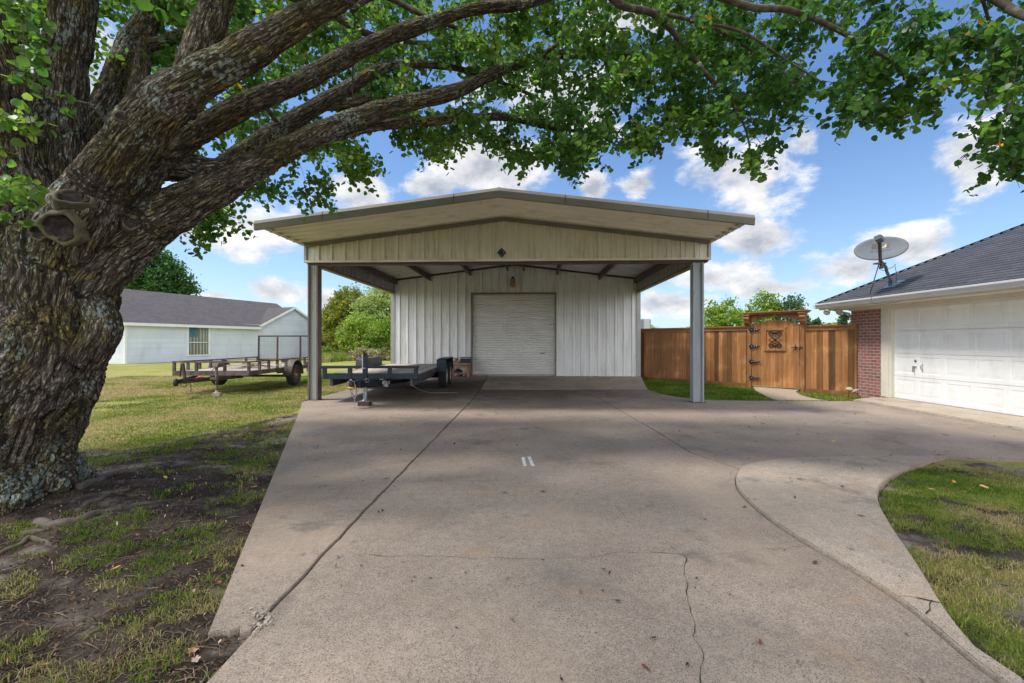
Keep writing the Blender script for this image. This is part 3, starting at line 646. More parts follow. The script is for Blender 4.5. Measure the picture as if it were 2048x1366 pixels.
for s in (-1, 1):
    for a_ in (.75, 2.2, 3.6):
        for y_ in (-1.25, -.95, -.65, -.35, -.1): b.lathe([(.0001, -.012), (.012, -.008), (.014, 0)], (s*a_, y_+.02, zr(a_)-.002), (0, 0, 1), 6)
b.build('screw', M_bolt, shop)
for s in (-1, 1):       # side walls, back wall, corner trims
    ribbed('wall', YW, YB, lambda a: .0, lambda a: zr(HW)-.02, lambda a, d, z, s=s: (s*(HW-.03+d), a, z), M_wall, shop)
    q = MB(); q.add([(s*(HW-.14), YW-.037, .05), (s*(HW+.012), YW-.037, .05), (s*(HW+.012), YW+.12, .05), (s*(HW-.14), YW-.037, zr(HW)-.05), (s*(HW+.012), YW-.037, zr(HW)-.05), (s*(HW+.012), YW+.12, zr(HW)-.05)], [(0, 1, 4, 3), (1, 2, 5, 4)])
    q.build('corner_trim', M_trim2, shop)
b = MB(); b.add([(-HW, YB, 0), (HW, YB, 0), (HW, YB, zr(HW)), (0, YB, ZR), (-HW, YB, zr(HW))], [(0, 1, 2, 3, 4)]); b.build('wall', M_wall, shop)
# roof: ribs run down the slope, one sheet per side, with an underside of its own
for s in (-1, 1):
    # top sheet
    def rs(y0, y1, dz, m, name, flip):
        b = MB(); pr = rib_profile(y0, y1, 0); vs = []
        for y, d in pr:
            h = d*(-1 if flip else 1); vs += [(0, y, ZR+dz+h), (s*(HW+.13), y, zr(HW+.13)+dz+h)]
        b.add(vs, [(2*i, 2*i+1, 2*i+3, 2*i+2) for i in range(len(pr)-1)]); return b.build(name, m, shop)
    rs(YO+.02, YB+.2, .055, M_trim2, 'roof', False)
    rs(YO+.02, .0, .0, M_soffit, 'soffit', True)
    rs(.12, YW-.05, .03, M_insul, 'ceiling', True)
    # rake trim along the front edge: a bent channel
    prof = [(-.0, .085), (-.055, .080), (-.075, .02), (-.06, -.10), (-.02, -.105), (-.02, -.085)]
    b = MB(); vs = []
    for a, ex in ((0, 0), (s*(HW+.20), 0)):
        for dy, dz in prof: vs.append((a, YO+dy, zr(a)+dz+.01))
    n = len(prof); b.add(vs, [(i, i+1, n+i+1, n+i) for i in range(n-1)]+[tuple(range(n, 2*n))])
    b.build('rake_trim', M_trim, shop)
    b = MB(); 
    for aa in ((1.25, 3.9) if s > 0 else (.85, 3.4)): # overlaps in the trim
        b.add([(s*aa+dx, YO-.001+dy*1.02, zr(s*aa)+dz+.012) for dx in (0, s*.02) for dy, dz in prof[1:4]], [(0, 1, 4, 3), (1, 2, 5, 4)])
    b.build('trim_lap', M_prim, shop)
    # eave trim down the side
    b = MB(); b.add([(s*(HW+.13), y, zr(HW+.13)+z) for y in (YO, YB) for z in (.09, -.035)], [(0, 1, 3, 2)]); b.add([(s*(HW+.13), YO, zr(HW+.13)-.035), (s*(HW+.13), YB, zr(HW+.13)-.035), (s*(HW+.02), YB, zr(HW)-.035), (s*(HW+.02), YO, zr(HW)-.035)], [(0, 1, 2, 3)])
    b.build('eave_trim', M_trim2, shop)
b = MB(); b.add([(x, y, ZR+z) for y in (YO+.06, YB) for x, z in ((-.22, .07), (-.06, .12), (0, .135), (.06, .12), (.22, .07))], [(i, i+1, i+6, i+5) for i in range(4)]+[(0, 4, 3, 2, 1)]); b.build('ridge_cap', M_prim, shop)
# front fascia sheet, trims, beam
ribbed('fascia', -HW+.02, HW-.02, lambda a: ZF+.045, lambda a: zr(a)-.10, lambda a, d, z: (a, -.0-d, z), M_fascia, shop, .0)
b = MB()
for s in (-1, 1): b.bar((0, -.045, ZR-.075), (s*HW, -.045, zr(HW)-.075), .03, .09, (0, 0, 1))
b.build('head_trim', M_trim, shop)
b = MB(); b.b2(-HW-.01, HW+.01, -.055, .0, ZF-.005, ZF+.045); b.build('base_trim', M_soffit, shop, .006)
for s in (-1, 1):
    b = MB(); b.b2(s*HW-.028, s*HW+.028, -.05, .09, ZF-.004, zr(HW)-.03); b.build('corner_trim', M_trim2, shop)
b = MB(); 
for z0 in (ZF-.03,): b.b2(-HW+.03, HW-.03, .02, .18, ZF-.055, ZF-.006)
b.add([(-HW+.05, .06, ZF), (HW-.05, .06, ZF), (HW-.05, .06, zr(HW)-.02), (0, .06, ZR-.02), (-HW+.05, .06, zr(HW)-.02)], [(0, 1, 2, 3, 4)])
b.build('front_beam', M_prim, shop)
for s in (-1, 1):       # side skirts: sheet inside and out, beam below, cap
    ribbed('side_fascia', .09, YW-.04, lambda a: ZF+.03, lambda a: zr(HW)-.01, lambda a, d, z, s=s: (s*(HW-.01+d), a, z), M_fascia, shop)
    ribbed('side_liner', .09, YW-.04, lambda a: ZF+.03, lambda a: zr(HW)-.03, lambda a, d, z, s=s: (s*(HW-.10-d*.6), a, z), M_insul, shop)
    b = MB(); b.b2(s*HW-.13 if s > 0 else -HW-.02, s*HW+.02 if s > 0 else -HW+.13, .09, YW-.04, ZF-.03, ZF+.028); b.build('side_beam', mat('beam_brown', (.20, .145, .105), s1=4, a1=.2, rough=.6), shop, .004)
    b = MB(); b.bar((s*(HW-.19), .1, zr(HW)-.07), (s*(HW-.19), YW-.03, zr(HW)-.07), .11, .17); b.build('purlin', M_prim, shop)
for a in (-3.1, -1.62, -.25, .33, 1.55, 3.07):
    b = MB(); b.b2(a-.02, a+.02, .1, YW-.03, zr(a)-.20, zr(a)-.01); b.b2(a-.02, a+.05, .1, YW-.03, zr(a)-.215, zr(a)-.195); b.build('purlin', M_prim, shop)
b = MB(); 
for s in (-1, 1): b.bar((0, YW-.06, ZR-.02), (s*(HW-.1), YW-.06, zr(HW-.1)-.02), .05, .06)
b.build('angle_trim', M_prim, shop)
# H-section posts
for a in (-4.405, 4.335):
    b = MB(); w, dp, t = .235, .20, .013
    b.b2(a-w/2+t, a+w/2-t, .035, .05, .012, ZF-.06); p = b.build('post', M_post if a > 0 else M_postw, shop)
    for s_ in (-1, 1):
        b = MB(); e0, e1 = sorted((a+s_*w/2, a+s_*(w/2-t))); b.b2(e0, e1, -.02, dp-.02, .012, ZF-.06); e0, e1 = sorted((a+s_*w/2, a+s_*(w/2-.034))); b.b2(e0, e1, -.026, -.0205, .012, ZF-.06)
        b.build('flange', M_post if a > 0 else M_postd, p)
    b = MB(); b.b2(a-.15, a+.15, -.05, .22, .0, .014); 
    for sx in (-.13, .13): b.lathe([(.012, 0), (.012, .03), (.0001, .031)], (a+sx, -.0, .012), n=8)
    q = b.build('base_plate', M_prim, shop)
# roller door: curved slats, guides, head trim, bottom bar
M_door = mat('door_steel', (.78, .78, .76), s1=1.5, a1=.05, rough=.4, metal=.05)
b = MB(); z = .16; vs = []; rows = []; yd = YW+.09
while z < DZ+.05:
    h = .0885
    for k, (dz, dd) in enumerate(((0, -.03), (.003, .008), (.016, .020), (.040, .024), (.062, .020), (.074, .008), (.077, -.03))): rows.append((z+dz, dd))
    z += h
for (zz, dd) in rows: vs += [(DX0-.02, yd-dd, zz), (DX1+.02, yd-dd, zz)]
b.add(vs, [(2*i, 2*i+1, 2*i+3, 2*i+2) for i in range(len(rows)-1)])
rd = b.build('roller_door', M_door, shop)
b = MB(); b.b2(DX0+.0, DX1-.0, yd-.035, yd+.02, .085, .16); b.build('bottom_bar', M_trim2, rd, .005)
b = MB(); b.b2(.95, 1.12, yd-.045, yd-.02, .92, .95); b.b2(1.3, 1.33, yd-.05, yd-.02, 1.98, 2.0); b.build('slide_bolt', M_bolt, rd)
b = MB()
for a in (DX0, DX1):
    s = -1 if a < 0 else 1; b.b2(min(a, a+s*.055), max(a, a+s*.055), YW-.056, YW+.13, .08, DZ+.05)
b.b2(DX0, DX1, YW-.056, YW+.06, DZ-.01, DZ+.05); b.build('door_frame', M_trim, shop)
# concrete step under the wall
b = MB(); b.b2(-HW, HW, YW-.02, YW+.3, -.1, .085); b.build('foundation', M_conc, shop)

# ------------------------------------------------------------------ lights on the workshop
def look_rot(): pass
t = thing('emblem_light', 'small diamond shaped blue and black ornament lamp on carport fascia', 'ornament', S(-.045, -.05, 3.36), SA)
M_blk = mat('black_iron', (.02, .022, .026), s1=20, a1=.3, rough=.45, metal=.3, bump=.2, bs=80, bd=.003)
b = MB(); s = .095
cs = [(0, s), (s, 0), (0, -s), (-s, 0)]
for i in range(4): b.bar((cs[i][0], -.03, cs[i][1]), (cs[(i+1) % 4][0], -.03, cs[(i+1) % 4][1]), .02, .02, (0, 1, 0))
b.build('frame', M_blk, t)
b = MB(); k = .075; b.prism([(0, k), (k, 0), (0, -k), (-k, 0)], -.02, .0); b.build('glass', mat('blue_glass', (.05, .14, .24), s1=25, a1=.6, col2=(.4, .42, .42), s2=30, thr=(.5, .6), rough=.15), t)
b = MB(); b.bar((-.04, -.035, .0), (.03, -.035, .035), .02, .02); b.bar((-.03, -.035, -.03), (.04, -.035, -.005), .015, .015); b.lathe([(.03, 0), (.03, .015), (.0001, .02)], (.0, -.03, 0), (0, -1, 0), 10); b.build('emblem', M_blk, t)
t = thing('wall_lantern', 'dark wall lantern with amber lower shade above the roller door', 'wall lamp', S(-.05, YW-.16, 3.42), SA)
b = MB(); b.lathe([(.001, .33), (.02, .31), (.06, .25), (.078, .13), (.078, .12)], n=10); b.b2(-.02, .02, 0, .16, .2, .24); b.build('cap', M_blk, t)
b = MB(); b.lathe([(.05, .22), (.07, .14), (.078, .08), (.075, .075)], (0, -.012, 0), n=10); b.build('collar', mat('lamp_green', (.17, .2, .15), rough=.4), t)
b = MB(); b.lathe([(.098, .07), (.098, .05), (.085, -.04), (.075, -.085), (.0001, -.087)], n=12); b.build('shade', mat('amber_glass', (.42, .19, .045), s1=30, a1=.3, rough=.3), t)
b = MB(); b.lathe([(.001, .05), (.03, .04), (.045, 0), (.03, -.04), (.001, -.05)], (0, -.06, .19), n=12); b.build('bulb', mat('bulb', (.45, .45, .42), rough=.2), t)

# ------------------------------------------------------------------ white house, far left
HL = Vector((-26.6, 31.3, 0)); hd = math.atan2(10.2, 3.6); rzh = hd    # local x along the wall
dirx = Vector((math.cos(rzh), math.sin(rzh), 0)); diry = Vector((-math.sin(rzh), math.cos(rzh), 0))   # local y points away from us
house = thing('white_house', 'long white clapboard house with grey shingle roof behind the trailers', 'house', tuple(HL), rzh)
M_siding = mat('white_siding', (.66, .71, .76), s1=.6, a1=.04, rough=.6, tone=.05, extra=grime((.50, .55, .58), (1.5, 1.5, .6)))
M_white = mat('white_trim', (.76, .77, .77), s1=2, a1=.04, rough=.5)
def shingle_extra(ax, sc, c1, c2, c3, rot=0):
    def ex(H, c):
        t, L = H['t'], H['L']; br = t.nodes.new('ShaderNodeTexBrick'); sp = t.nodes.new('ShaderNodeSeparateXYZ'); cb = t.nodes.new('ShaderNodeCombineXYZ')
        L(H['tc'].outputs['Object'], sp.inputs[0]); L(sp.outputs[ax[0]], cb.inputs[0]); L(sp.outputs[ax[1]], cb.inputs[1]); L(cb.outputs[0], br.inputs['Vector'])
        br.offset = .5; br.squash = 1; br.inputs['Scale'].default_value = 1; br.inputs['Brick Width'].default_value = sc[0]; br.inputs['Row Height'].default_value = sc[1]; br.inputs['Mortar Size'].default_value = .006
        br.inputs['Color1'].default_value = (*c1, 1); br.inputs['Color2'].default_value = (*c2, 1); br.inputs['Mortar'].default_value = (*c3, 1); br.inputs['Mortar Smooth'].default_value = .3; br.inputs['Bias'].default_value = 0
        c = H['mix'](H['rng'](H['noise'](40, 3, .7), .35, .65, 0, .35), br.outputs['Color'], tuple(x*1.7 for x in c2)); c = H['mix'](H['rng'](H['noise'](.7, 4, .6), .4, .7, 0, .3), c, c1)
        return c, br.outputs['Fac']
    return ex
M_shh = mat('house_shingles', (.1, .1, .1), rough=.95, bump=-.5, bd=.02, extra=shingle_extra((0, 1), (.33, .13), (.095, .084, .084), (.058, .053, .057), (.028, .026, .029)))
EZ, RZ2 = 2.88, 5.42; HD = 9.0; L1 = 10.9; GC, GW = 14.65, 3.85; GZ = 4.76; HB = -.3
def lap_wall(name, fn, x0, x1, z0, top, m, parent, step=.125, holes=()):
    """clapboards: each course a slightly tilted strip; top(z) -> (xmin,xmax)"""
    b = MB(); z = z0
    while True:
        zz = z+step; lim = top(min(zz, 99)); lim0 = top(z)
        if lim0 is None: break
        a0, a1 = max(x0, lim0[0]), min(x1, lim0[1])
        if a1-a0 < .05: break
        if lim is None: lim = lim0
        c0, c1 = max(x0, lim[0]), min(x1, lim[1])
        if c1 < c0: c0 = c1 = (a0+a1)/2
        segs = [((a0, a1), (c0, c1))]
        for (h0, h1, hz0, hz1) in holes:
            if z+step*.5 > hz0 and z+step*.5 < hz1:
                ns = []
                for (p, q) in segs:
                    if p[0] < h0 < p[1]: ns += [((p[0], h0), (q[0], h0)), ((h1, p[1]), (h1, q[1]))]
                    else: ns.append((p, q))
                segs = ns
        for (p, q) in segs:
            tn = random.random(); b.add([fn(p[0], -.03, z), fn(p[1], -.03, z), fn(q[1], 0, zz), fn(q[0], 0, zz), fn(p[0], 0, z), fn(p[1], 0, z)], [(0, 1, 2, 3), (4, 5, 1, 0)], tn)
        z = zz
        if z > 9: break
    return b.build(name, m, parent)
gslope = (GZ-EZ)/GW
def top_front(z):
    if z < EZ-.02: return (-9, 99)
    if z > GZ-.05: return None
    h = (z-EZ)/gslope; return (GC-GW+h, GC+GW-h)
WX0, WX1, WZ0, WZ1 = 4.30, 5.98, .36, 2.52
lap_wall('wall', lambda x, y, z: (x, y, z), 0, 18.45, HB, top_front, M_siding, house, holes=[(WX0, WX1, WZ0, WZ1)])
rs_ = (RZ2-EZ)/(HD/2)
lap_wall('wall', lambda x, y, z: (-y*-1, x, z), 0, HD, HB, lambda z: (-9, 99) if z < EZ else (None if z > RZ2-.1 else ((z-EZ)/rs_, HD-(z-EZ)/rs_)), M_siding, house)
b = MB(); b.add([(18.45, 0, HB), (18.45, HD, HB), (18.45, HD, EZ), (18.45, 0, EZ)], [(0, 1, 2, 3)]); b.add([(0, HD, HB), (18.45, HD, HB), (18.45, HD, EZ), (0, HD, EZ)], [(0, 1, 2, 3)]); b.add([(16.7, 0, EZ), (16.7, HD, EZ), (16.7, HD/2, RZ2)], [(0, 1, 2)]); b.build('wall', M_siding, house)
b = MB(); b.b2(-.03, .09, -.045, .0, HB, EZ-.06); b.b2(18.37, 18.48, -.045, .02, HB, EZ-.1); b.b2(-.05, -.0, -.04, .12, HB, EZ-.06); b.build('corner_board', M_white, house)
ov = .42; rth = .05; re = EZ-rs_*ov
b = MB()
def slope_pt(x, y): return (x, y, EZ+rs_*y+rth)
b.add([slope_pt(-.4, -ov), slope_pt(L1-.3, -ov), (GC-.1, (GZ-EZ)/rs_, GZ+rth), slope_pt(16.9, (GZ-EZ)/rs_), slope_pt(16.9, HD/2), slope_pt(-.4, HD/2)], [(0, 1, 2, 3, 4, 5)])
b.add([(-.4, HD/2, RZ2+rth), (16.9, HD/2, RZ2+rth), (16.9, HD+ov, EZ-rs_*ov+rth), (-.4, HD+ov, EZ-rs_*ov+rth)], [(0, 1, 2, 3)])
b.build('roof', M_shh, house)
M_shg = mat('gable_shingles', (.1, .1, .1), rough=.95, bump=-.5, bd=.02, extra=shingle_extra((1, 0), (.33, .13), (.085, .075, .075), (.055, .05, .053), (.028, .026, .028)))
b = MB(); gy = .25; yb = (GZ-EZ)/rs_
b.add([(GC, -gy, GZ+rth), (GC-GW-.35, -gy, EZ-gslope*.35+rth), (GC-GW-.35, .3, EZ-gslope*.35+rth), (GC, yb+.6, GZ+rth)], [(0, 1, 2, 3)])
b.add([(GC, -gy, GZ+rth), (GC+GW+.35, -gy, EZ-gslope*.35+rth), (GC+GW+.35, 6, EZ-gslope*.35+rth), (GC, 6, GZ+rth)], [(0, 1, 2, 3)]); b.build('roof', M_shg, house)
b = MB(); b.b2(-.4, L1-.28, -ov-.03, -ov, re-.16, re+rth-.005)
for s in (-1, 1): b.bar((GC, -gy-.015, GZ-.05), (GC+s*(GW+.36), -gy-.015, EZ-gslope*.36-.05), .035, .19, (0, 0, 1))
b.bar((-.415, -ov, re-.03), (-.415, HD/2, RZ2-.03), .03, .17, (0, 0, 1)); b.build('fascia', M_white, house)
b = MB(); b.b2(-.4, L1-.3, -ov, 0, re-.15, re-.13); b.build('soffit', M_white, house)
w = MB(); f = .11
w.b2(WX0-f, WX0, -.05, .02, WZ0-f, WZ1+f); w.b2(WX1, WX1+f, -.05, .02, WZ0-f, WZ1+f); w.b2(WX0, WX1, -.05, .02, WZ1, WZ1+f); w.b2(WX0, WX1, -.07, .02, WZ0-f, WZ0)
win = w.build('window', M_white, house)
zm = (WZ0+WZ1)/2-.12
w = MB(); w.b2(WX0, WX1, -.03, .01, zm-.03, zm+.03); w.b2(WX0, WX0+.05, -.03, .01, WZ0, WZ1); w.b2(WX1-.05, WX1, -.03, .01, WZ0, WZ1); w.build('sash', M_white, win)
def curtain_extra(H, c):
    t, L = H['t'], H['L']; sp = t.nodes.new('ShaderNodeSeparateXYZ'); L(H['tc'].outputs['Object'], sp.inputs[0])
    wv = t.nodes.new('ShaderNodeMath'); wv.operation = 'MULTIPLY'; L(sp.outputs[0], wv.inputs[0]); wv.inputs[1].default_value = 2*math.pi/.26
    sn = t.nodes.new('ShaderNodeMath'); sn.operation = 'SINE'; L(wv.outputs[0], sn.inputs[0]); return H['mix'](H['rng'](sn.outputs[0], -.15, .15), (.78, .77, .68), (.40, .33, .30))
M_cur = mat('striped_curtain', (.5, .5, .5), rough=.9, extra=curtain_extra)
w = MB(); nn = 60
def cy(x): return .14+.03*math.sin(x*23)+.02*math.sin(x*11+1)
vs = []
for i in range(nn+1): x_ = WX0+(WX1-WX0)*i/nn; vs += [(x_, cy(x_), WZ0), (x_, cy(x_), WZ1)]
w.add(vs, [(2*i, 2*i+1, 2*i+3, 2*i+2) for i in range(nn)], smooth=True); cur = w.build('curtain', M_cur, win)
w = MB(); vs = []; xe = WX0+.86
for i in range(31): x_ = WX0+(xe-WX0)*i/30; vs += [(x_, cy(x_)-.012, zm+.42), (x_, cy(x_)-.012, WZ1)]
w.add(vs, [(2*i, 2*i+1, 2*i+3, 2*i+2) for i in range(30)], smooth=True); cn = w.build('canton', mat('blue_cloth', (.20, .34, .42), s1=4, a1=.2, rough=.9), cur)
w = MB()
for r_ in range(6):
    for c_ in range(6 if r_ % 2 == 0 else 5):
        x_ = WX0+.08+c_*.145+(.07 if r_ % 2 else 0); z_ = WZ1-.08-r_*.11; y_ = cy(x_)-.03; pts = []
        for k in range(10): rr = .035 if k % 2 == 0 else .015; pts.append((x_+rr*math.sin(k*math.pi/5), z_+rr*math.cos(k*math.pi/5)))
        w.prism(pts, y_, y_+.004)
w.build('stars', mat('star_cloth', (.4, .45, .45), rough=.9), cn)
def glassm():
    m = bpy.data.materials.new('window_glass'); m.use_nodes = True; t = m.node_tree; t.nodes.clear(); o = t.nodes.new('ShaderNodeOutputMaterial'); gl = t.nodes.new('ShaderNodeBsdfGlossy'); tr = t.nodes.new('ShaderNodeBsdfTransparent'); mx = t.nodes.new('ShaderNodeMixShader')
    gl.inputs['Roughness'].default_value = .03; tr.inputs[0].default_value = (.9, .95, .95, 1); fr = t.nodes.new('ShaderNodeFresnel'); fr.inputs[0].default_value = 1.45; t.links.new(fr.outputs[0], mx.inputs[0]); t.links.new(tr.outputs[0], mx.inputs[1]); t.links.new(gl.outputs[0], mx.inputs[2]); t.links.new(mx.outputs[0], o.inputs[0]); return m
w = MB(); w.add([(WX0, .0, WZ0), (WX1, .0, WZ0), (WX1, .0, WZ1), (WX0, .0, WZ1)], [(0, 1, 2, 3)]); w.build('pane', glassm(), win)
b = MB(); b.tube([(9.6, HD/2+.3, RZ2-.1), (9.6, HD/2+.3, RZ2+.35)], .04, 8); b.build('vent_pipe', M_white, house)
b = MB(); b.b2(-.0, 18.45, .0, .04, HB-.1, HB+.02); b.build('footing', M_conc, house)

# ------------------------------------------------------------------ brick garage, right
gar = thing('brick_garage', 'brick garage wing with white panelled door and dark shingle hip roof', 'garage', (8.87, 11.9, 0), 0)
GYE = -12.5                      # runs towards and past the camera
def brick_extra(ax):
    def ex(H, c):
        t, L = H['t'], H['L']; br = t.nodes.new('ShaderNodeTexBrick'); sp = t.nodes.new('ShaderNodeSeparateXYZ'); cb = t.nodes.new('ShaderNodeCombineXYZ')
        L(H['tc'].outputs['Object'], sp.inputs[0]); L(sp.outputs[ax], cb.inputs[0]); L(sp.outputs[2], cb.inputs[1]); L(cb.outputs[0], br.inputs['Vector'])
        br.inputs['Scale'].default_value = 1; br.inputs['Brick Width'].default_value = .213; br.inputs['Row Height'].default_value = .0765; br.inputs['Mortar Size'].default_value = .007; br.inputs['Mortar Smooth'].default_value = .25; br.inputs['Bias'].default_value = -.1
        br.inputs['Color1'].default_value = (.30, .105, .085, 1); br.inputs['Color2'].default_value = (.17, .085, .075, 1); br.inputs['Mortar'].default_value = (.42, .37, .34, 1)
        c = H['mix'](H['rng'](H['noise'](7, 4, .7), .45, .7, 0, .5), br.outputs['Color'], (.38, .25, .23)); return c, br.outputs['Fac']
    return ex
M_brx = mat('brick', (.3, .1, .08), rough=.85, bump=-.7, bd=.012, extra=brick_extra(1)); M_bry = mat('brick_end', (.3, .1, .08), rough=.85, bump=-.7, bd=.012, extra=brick_extra(0))
M_cream = mat('cream_trim', (.66, .63, .55), s1=2, a1=.05, rough=.55); M_gdoor = mat('garage_door_paint', (.82, .83, .83), s1=1.2, a1=.03, rough=.45, extra=grime((.60, .59, .55), (2, 3, 1.5)))
M_gut = mat('gutter_paint', (.62, .63, .63), s1=3, a1=.05, rough=.35, metal=.1)
ed = 1.24                         # door edge, metres from the corner (world Y 10.66)
b = MB(); b.b2(.0, .2, -.985, 0, -.15, 2.16); b.build('wall', M_brx, gar)
b = MB(); b.b2(.0, .2, -12.5, -ed-4.9-.1, -.15, 2.16); b.build('wall', M_brx, gar)
b = MB(); b.b2(.2, 9, -.2, .0, -.15, 2.3); b.build('wall', M_bry, gar); b = MB(); b.b2(.2, 9, GYE, GYE+.2, -.15, 2.3); b.build('wall', M_bry, gar)
b = MB(); b.b2(-.02, .16, -1.20, -.985, .05, 2.16); b.b2(.0, .2, -ed-.02, -1.20, .05, 2.16); b.b2(-.02, .16, -ed-4.9-.1, -ed-4.88, .05, 2.16); b.b2(.01, .2, -ed-4.9, -ed, 2.10, 2.16); b.build('door_casing', M_cream, gar, .004)
b = MB(); b.b2(-.03, .3, GYE, .05, 2.162, 2.26); b.build('frieze', M_cream, gar, .003)
DH = 2.08/4
gd = None; b = MB()
M_groove = M_gdoor
def recess(b, y0, y1, z0, z1, x):
    """a raised panel framed by a moulded groove; face at x looking -x"""
    def ring(i0, x0, i1, x1):
        A = [(x0, y0+i0, z0+i0), (x0, y1-i0, z0+i0), (x0, y1-i0, z1-i0), (x0, y0+i0, z1-i0)]; B = [(x1, y0+i1, z0+i1), (x1, y1-i1, z0+i1), (x1, y1-i1, z1-i1), (x1, y0+i1, z1-i1)]
        b.add(A+B, [(k, (k+1) % 4, (k+1) % 4+4, k+4) for k in range(4)])
    ring(0, x, .014, x+.005); ring(.014, x+.005, .05, x+.004); ring(.05, x+.004, .085, x+.001)
    b.add([(x+.001, y0+.085, z0+.085), (x+.001, y1-.085, z0+.085), (x+.001, y1-.085, z1-.085), (x+.001, y0+.085, z1-.085)], [(0, 1, 2, 3)])
xd = .075; PW = .61
panels = []
for r_ in range(4):
    b = MB(); z0 = .05+r_*DH; z1 = z0+DH-.006
    for k in range(8):
        yc1 = -ed-k*PW; yc0 = yc1-PW; iy0, iy1 = yc0+.05, yc1-.05; iz0, iz1 = z0+.075, z1-.07
        # stile and rail faces round the panel
        b.add([(xd, yc0, z0), (xd, yc1, z0), (xd, yc1, z1), (xd, yc0, z1), (xd, iy0, iz0), (xd, iy1, iz0), (xd, iy1, iz1), (xd, iy0, iz1)], [(0, 1, 5, 4), (1, 2, 6, 5), (2, 3, 7, 6), (3, 0, 4, 7)])
        recess(b, iy0, iy1, iz0, iz1, xd)
    b.add([(xd, -ed-8*PW, z1), (xd, -ed, z1), (xd+.03, -ed, z1), (xd+.03, -ed-8*PW, z1)], [(0, 1, 2, 3)]); b.add([(xd, -ed-8*PW, z0), (xd, -ed, z0), (xd+.03, -ed, z0), (xd+.03, -ed-8*PW, z0)], [(0, 1, 2, 3)]); b.add([(xd+.02, -ed-8*PW, z0-.01), (xd+.02, -ed, z0-.01), (xd+.02, -ed, z1+.01), (xd+.02, -ed-8*PW, z1+.01)], [(0, 1, 2, 3)])
    panels.append(b)
gd = panels[0].build('garage_door', M_gdoor, gar)
for p_ in panels[1:]: p_.build('door_section', M_gdoor, gd)
hy = -ed-.575
b = MB(); b.lathe([(.028, 0), (.028, .01), (.012, .016), (.0001, .02)], (xd-.0, hy, .93), (-1, 0, 0), 12); b.build('lock', M_bolt, gd)
b = MB(); b.b2(xd-.02, xd, hy-.03, hy+.05, .79, .815); b.b2(xd-.045, xd-.02, hy+.01, hy+.035, .68, .815); b.build('handle', mat('chrome', (.45, .45, .45), rough=.3, metal=.9), gd, .003)
b = MB(); b.tube([(xd, hy-.17, .87), (xd-.04, hy-.18, .86), (xd-.045, hy-.18, .78), (xd, hy-.17, .72)], .01, 8); b.build('handle', mat('chrome2', (.4, .4, .4), rough=.3, metal=.9), gd)
# eave: gutter, fascia, soffit
EX, EYn = -.50, .50; GZt = 2.38
b = MB(); 
def gutter(b, p0, p1, n):
    prof = [(.0, 0), (.0, -.125), (.075, -.125), (.10, -.07), (.125, -.035), (.125, 0), (.118, .002), (.112, -.01), (.1, -.05), (.012, -.11), (.012, 0)]
    vs = []
    for p in (p0, p1):
        for o_, z_ in prof: vs.append((p[0]-n[0]*(.125-o_)*-1 if False else p[0]+n[0]*o_, p[1]+n[1]*o_, GZt+z_))
    k = len(prof); b.add(vs, [(i, (i+1) % k, (i+1) % k+k, i+k) for i in range(k)]+[tuple(range(k)), tuple(range(k, 2*k))])
gutter(b, (EX+.0, EYn), (EX+.0, GYE-.4), (-1, 0)); b.build('gutter', M_gut, gar)
b = MB(); gutter(b, (EX-.1, EYn), (9.4, EYn), (0, 1)); b.build('gutter', M_gut, gar)
b = MB(); b.b2(EX, EX+.02, GYE-.4, EYn-.0, 2.215, GZt-.005); b.b2(EX+.02, 9.4, EYn-.02, EYn-.001, 2.215, GZt-.005); b.build('fascia_board', M_cream, gar)
b = MB(); b.b2(EX+.021, .04, GYE-.4, EYn-.021, 2.225, 2.24); b.b2(.04, 9.3, 0.02, EYn-.021, 2.225, 2.24); b.build('soffit', M_cream, gar)
# hip roof in overlapping courses
RP = .553
def roof_courses(parent, name, m, n_c, half=4.9, cl=.125):
    b = MB(); y_far, y_near = EYn+.03, GYE-.43; x0 = EX-.03; run = cl/math.hypot(1, RP)*1.0; i = 0
    while i*run < half:
        s0, s1 = i*run, min((i+1)*run+.01, half); tn = random.random()
        def pt(s, y, dz): return (x0+s, y, GZt+.012+RP*s+dz)
        b.add([pt(s0, y_far-s0, .016), pt(s0, y_near+s0, .016), pt(s1, y_near+s1, .004), pt(s1, y_far-s1, .004), pt(s0, y_far-s0, .0), pt(s0, y_near+s0, .0)], [(0, 1, 2, 3), (4, 5, 1, 0)], tn)
        i += 1
    return b.build(name, m, parent)
M_shr = mat('roof_shingles', (.05, .05, .06), rough=.95, bump=-.4, bd=.01, tone=0, extra=shingle_extra((1, 0), (.30, .1094), (.032, .034, .044), (.062, .064, .076), (.012, .012, .016)))
rf = roof_courses(gar, 'roof', M_shr, 0)
b = MB(); x0 = EX-.03; h = 4.9; zt = GZt+.012
b.add([(x0, EYn+.03, zt), (x0+h, EYn+.03-h, zt+RP*h), (9.4+.5-0+0, EYn+.03-h, zt+RP*h), (x0+2*h+.4, EYn+.03, zt)], [(0, 1, 2, 3)])
b.add([(x0+h, EYn+.03-h, zt+RP*h), (x0+h, GYE-.43+h, zt+RP*h), (x0+2*h+.4, GYE-.43, zt), (x0+2*h+.4, EYn+.03, zt)], [(0, 1, 2, 3)])
b.add([(x0, GYE-.43, zt), (x0+h, GYE-.43+h, zt+RP*h), (x0+2*h, GYE-.43, zt)], [(0, 1, 2)]); b.build('roof', M_shr, gar)
b = MB(); n = 46     # hip caps
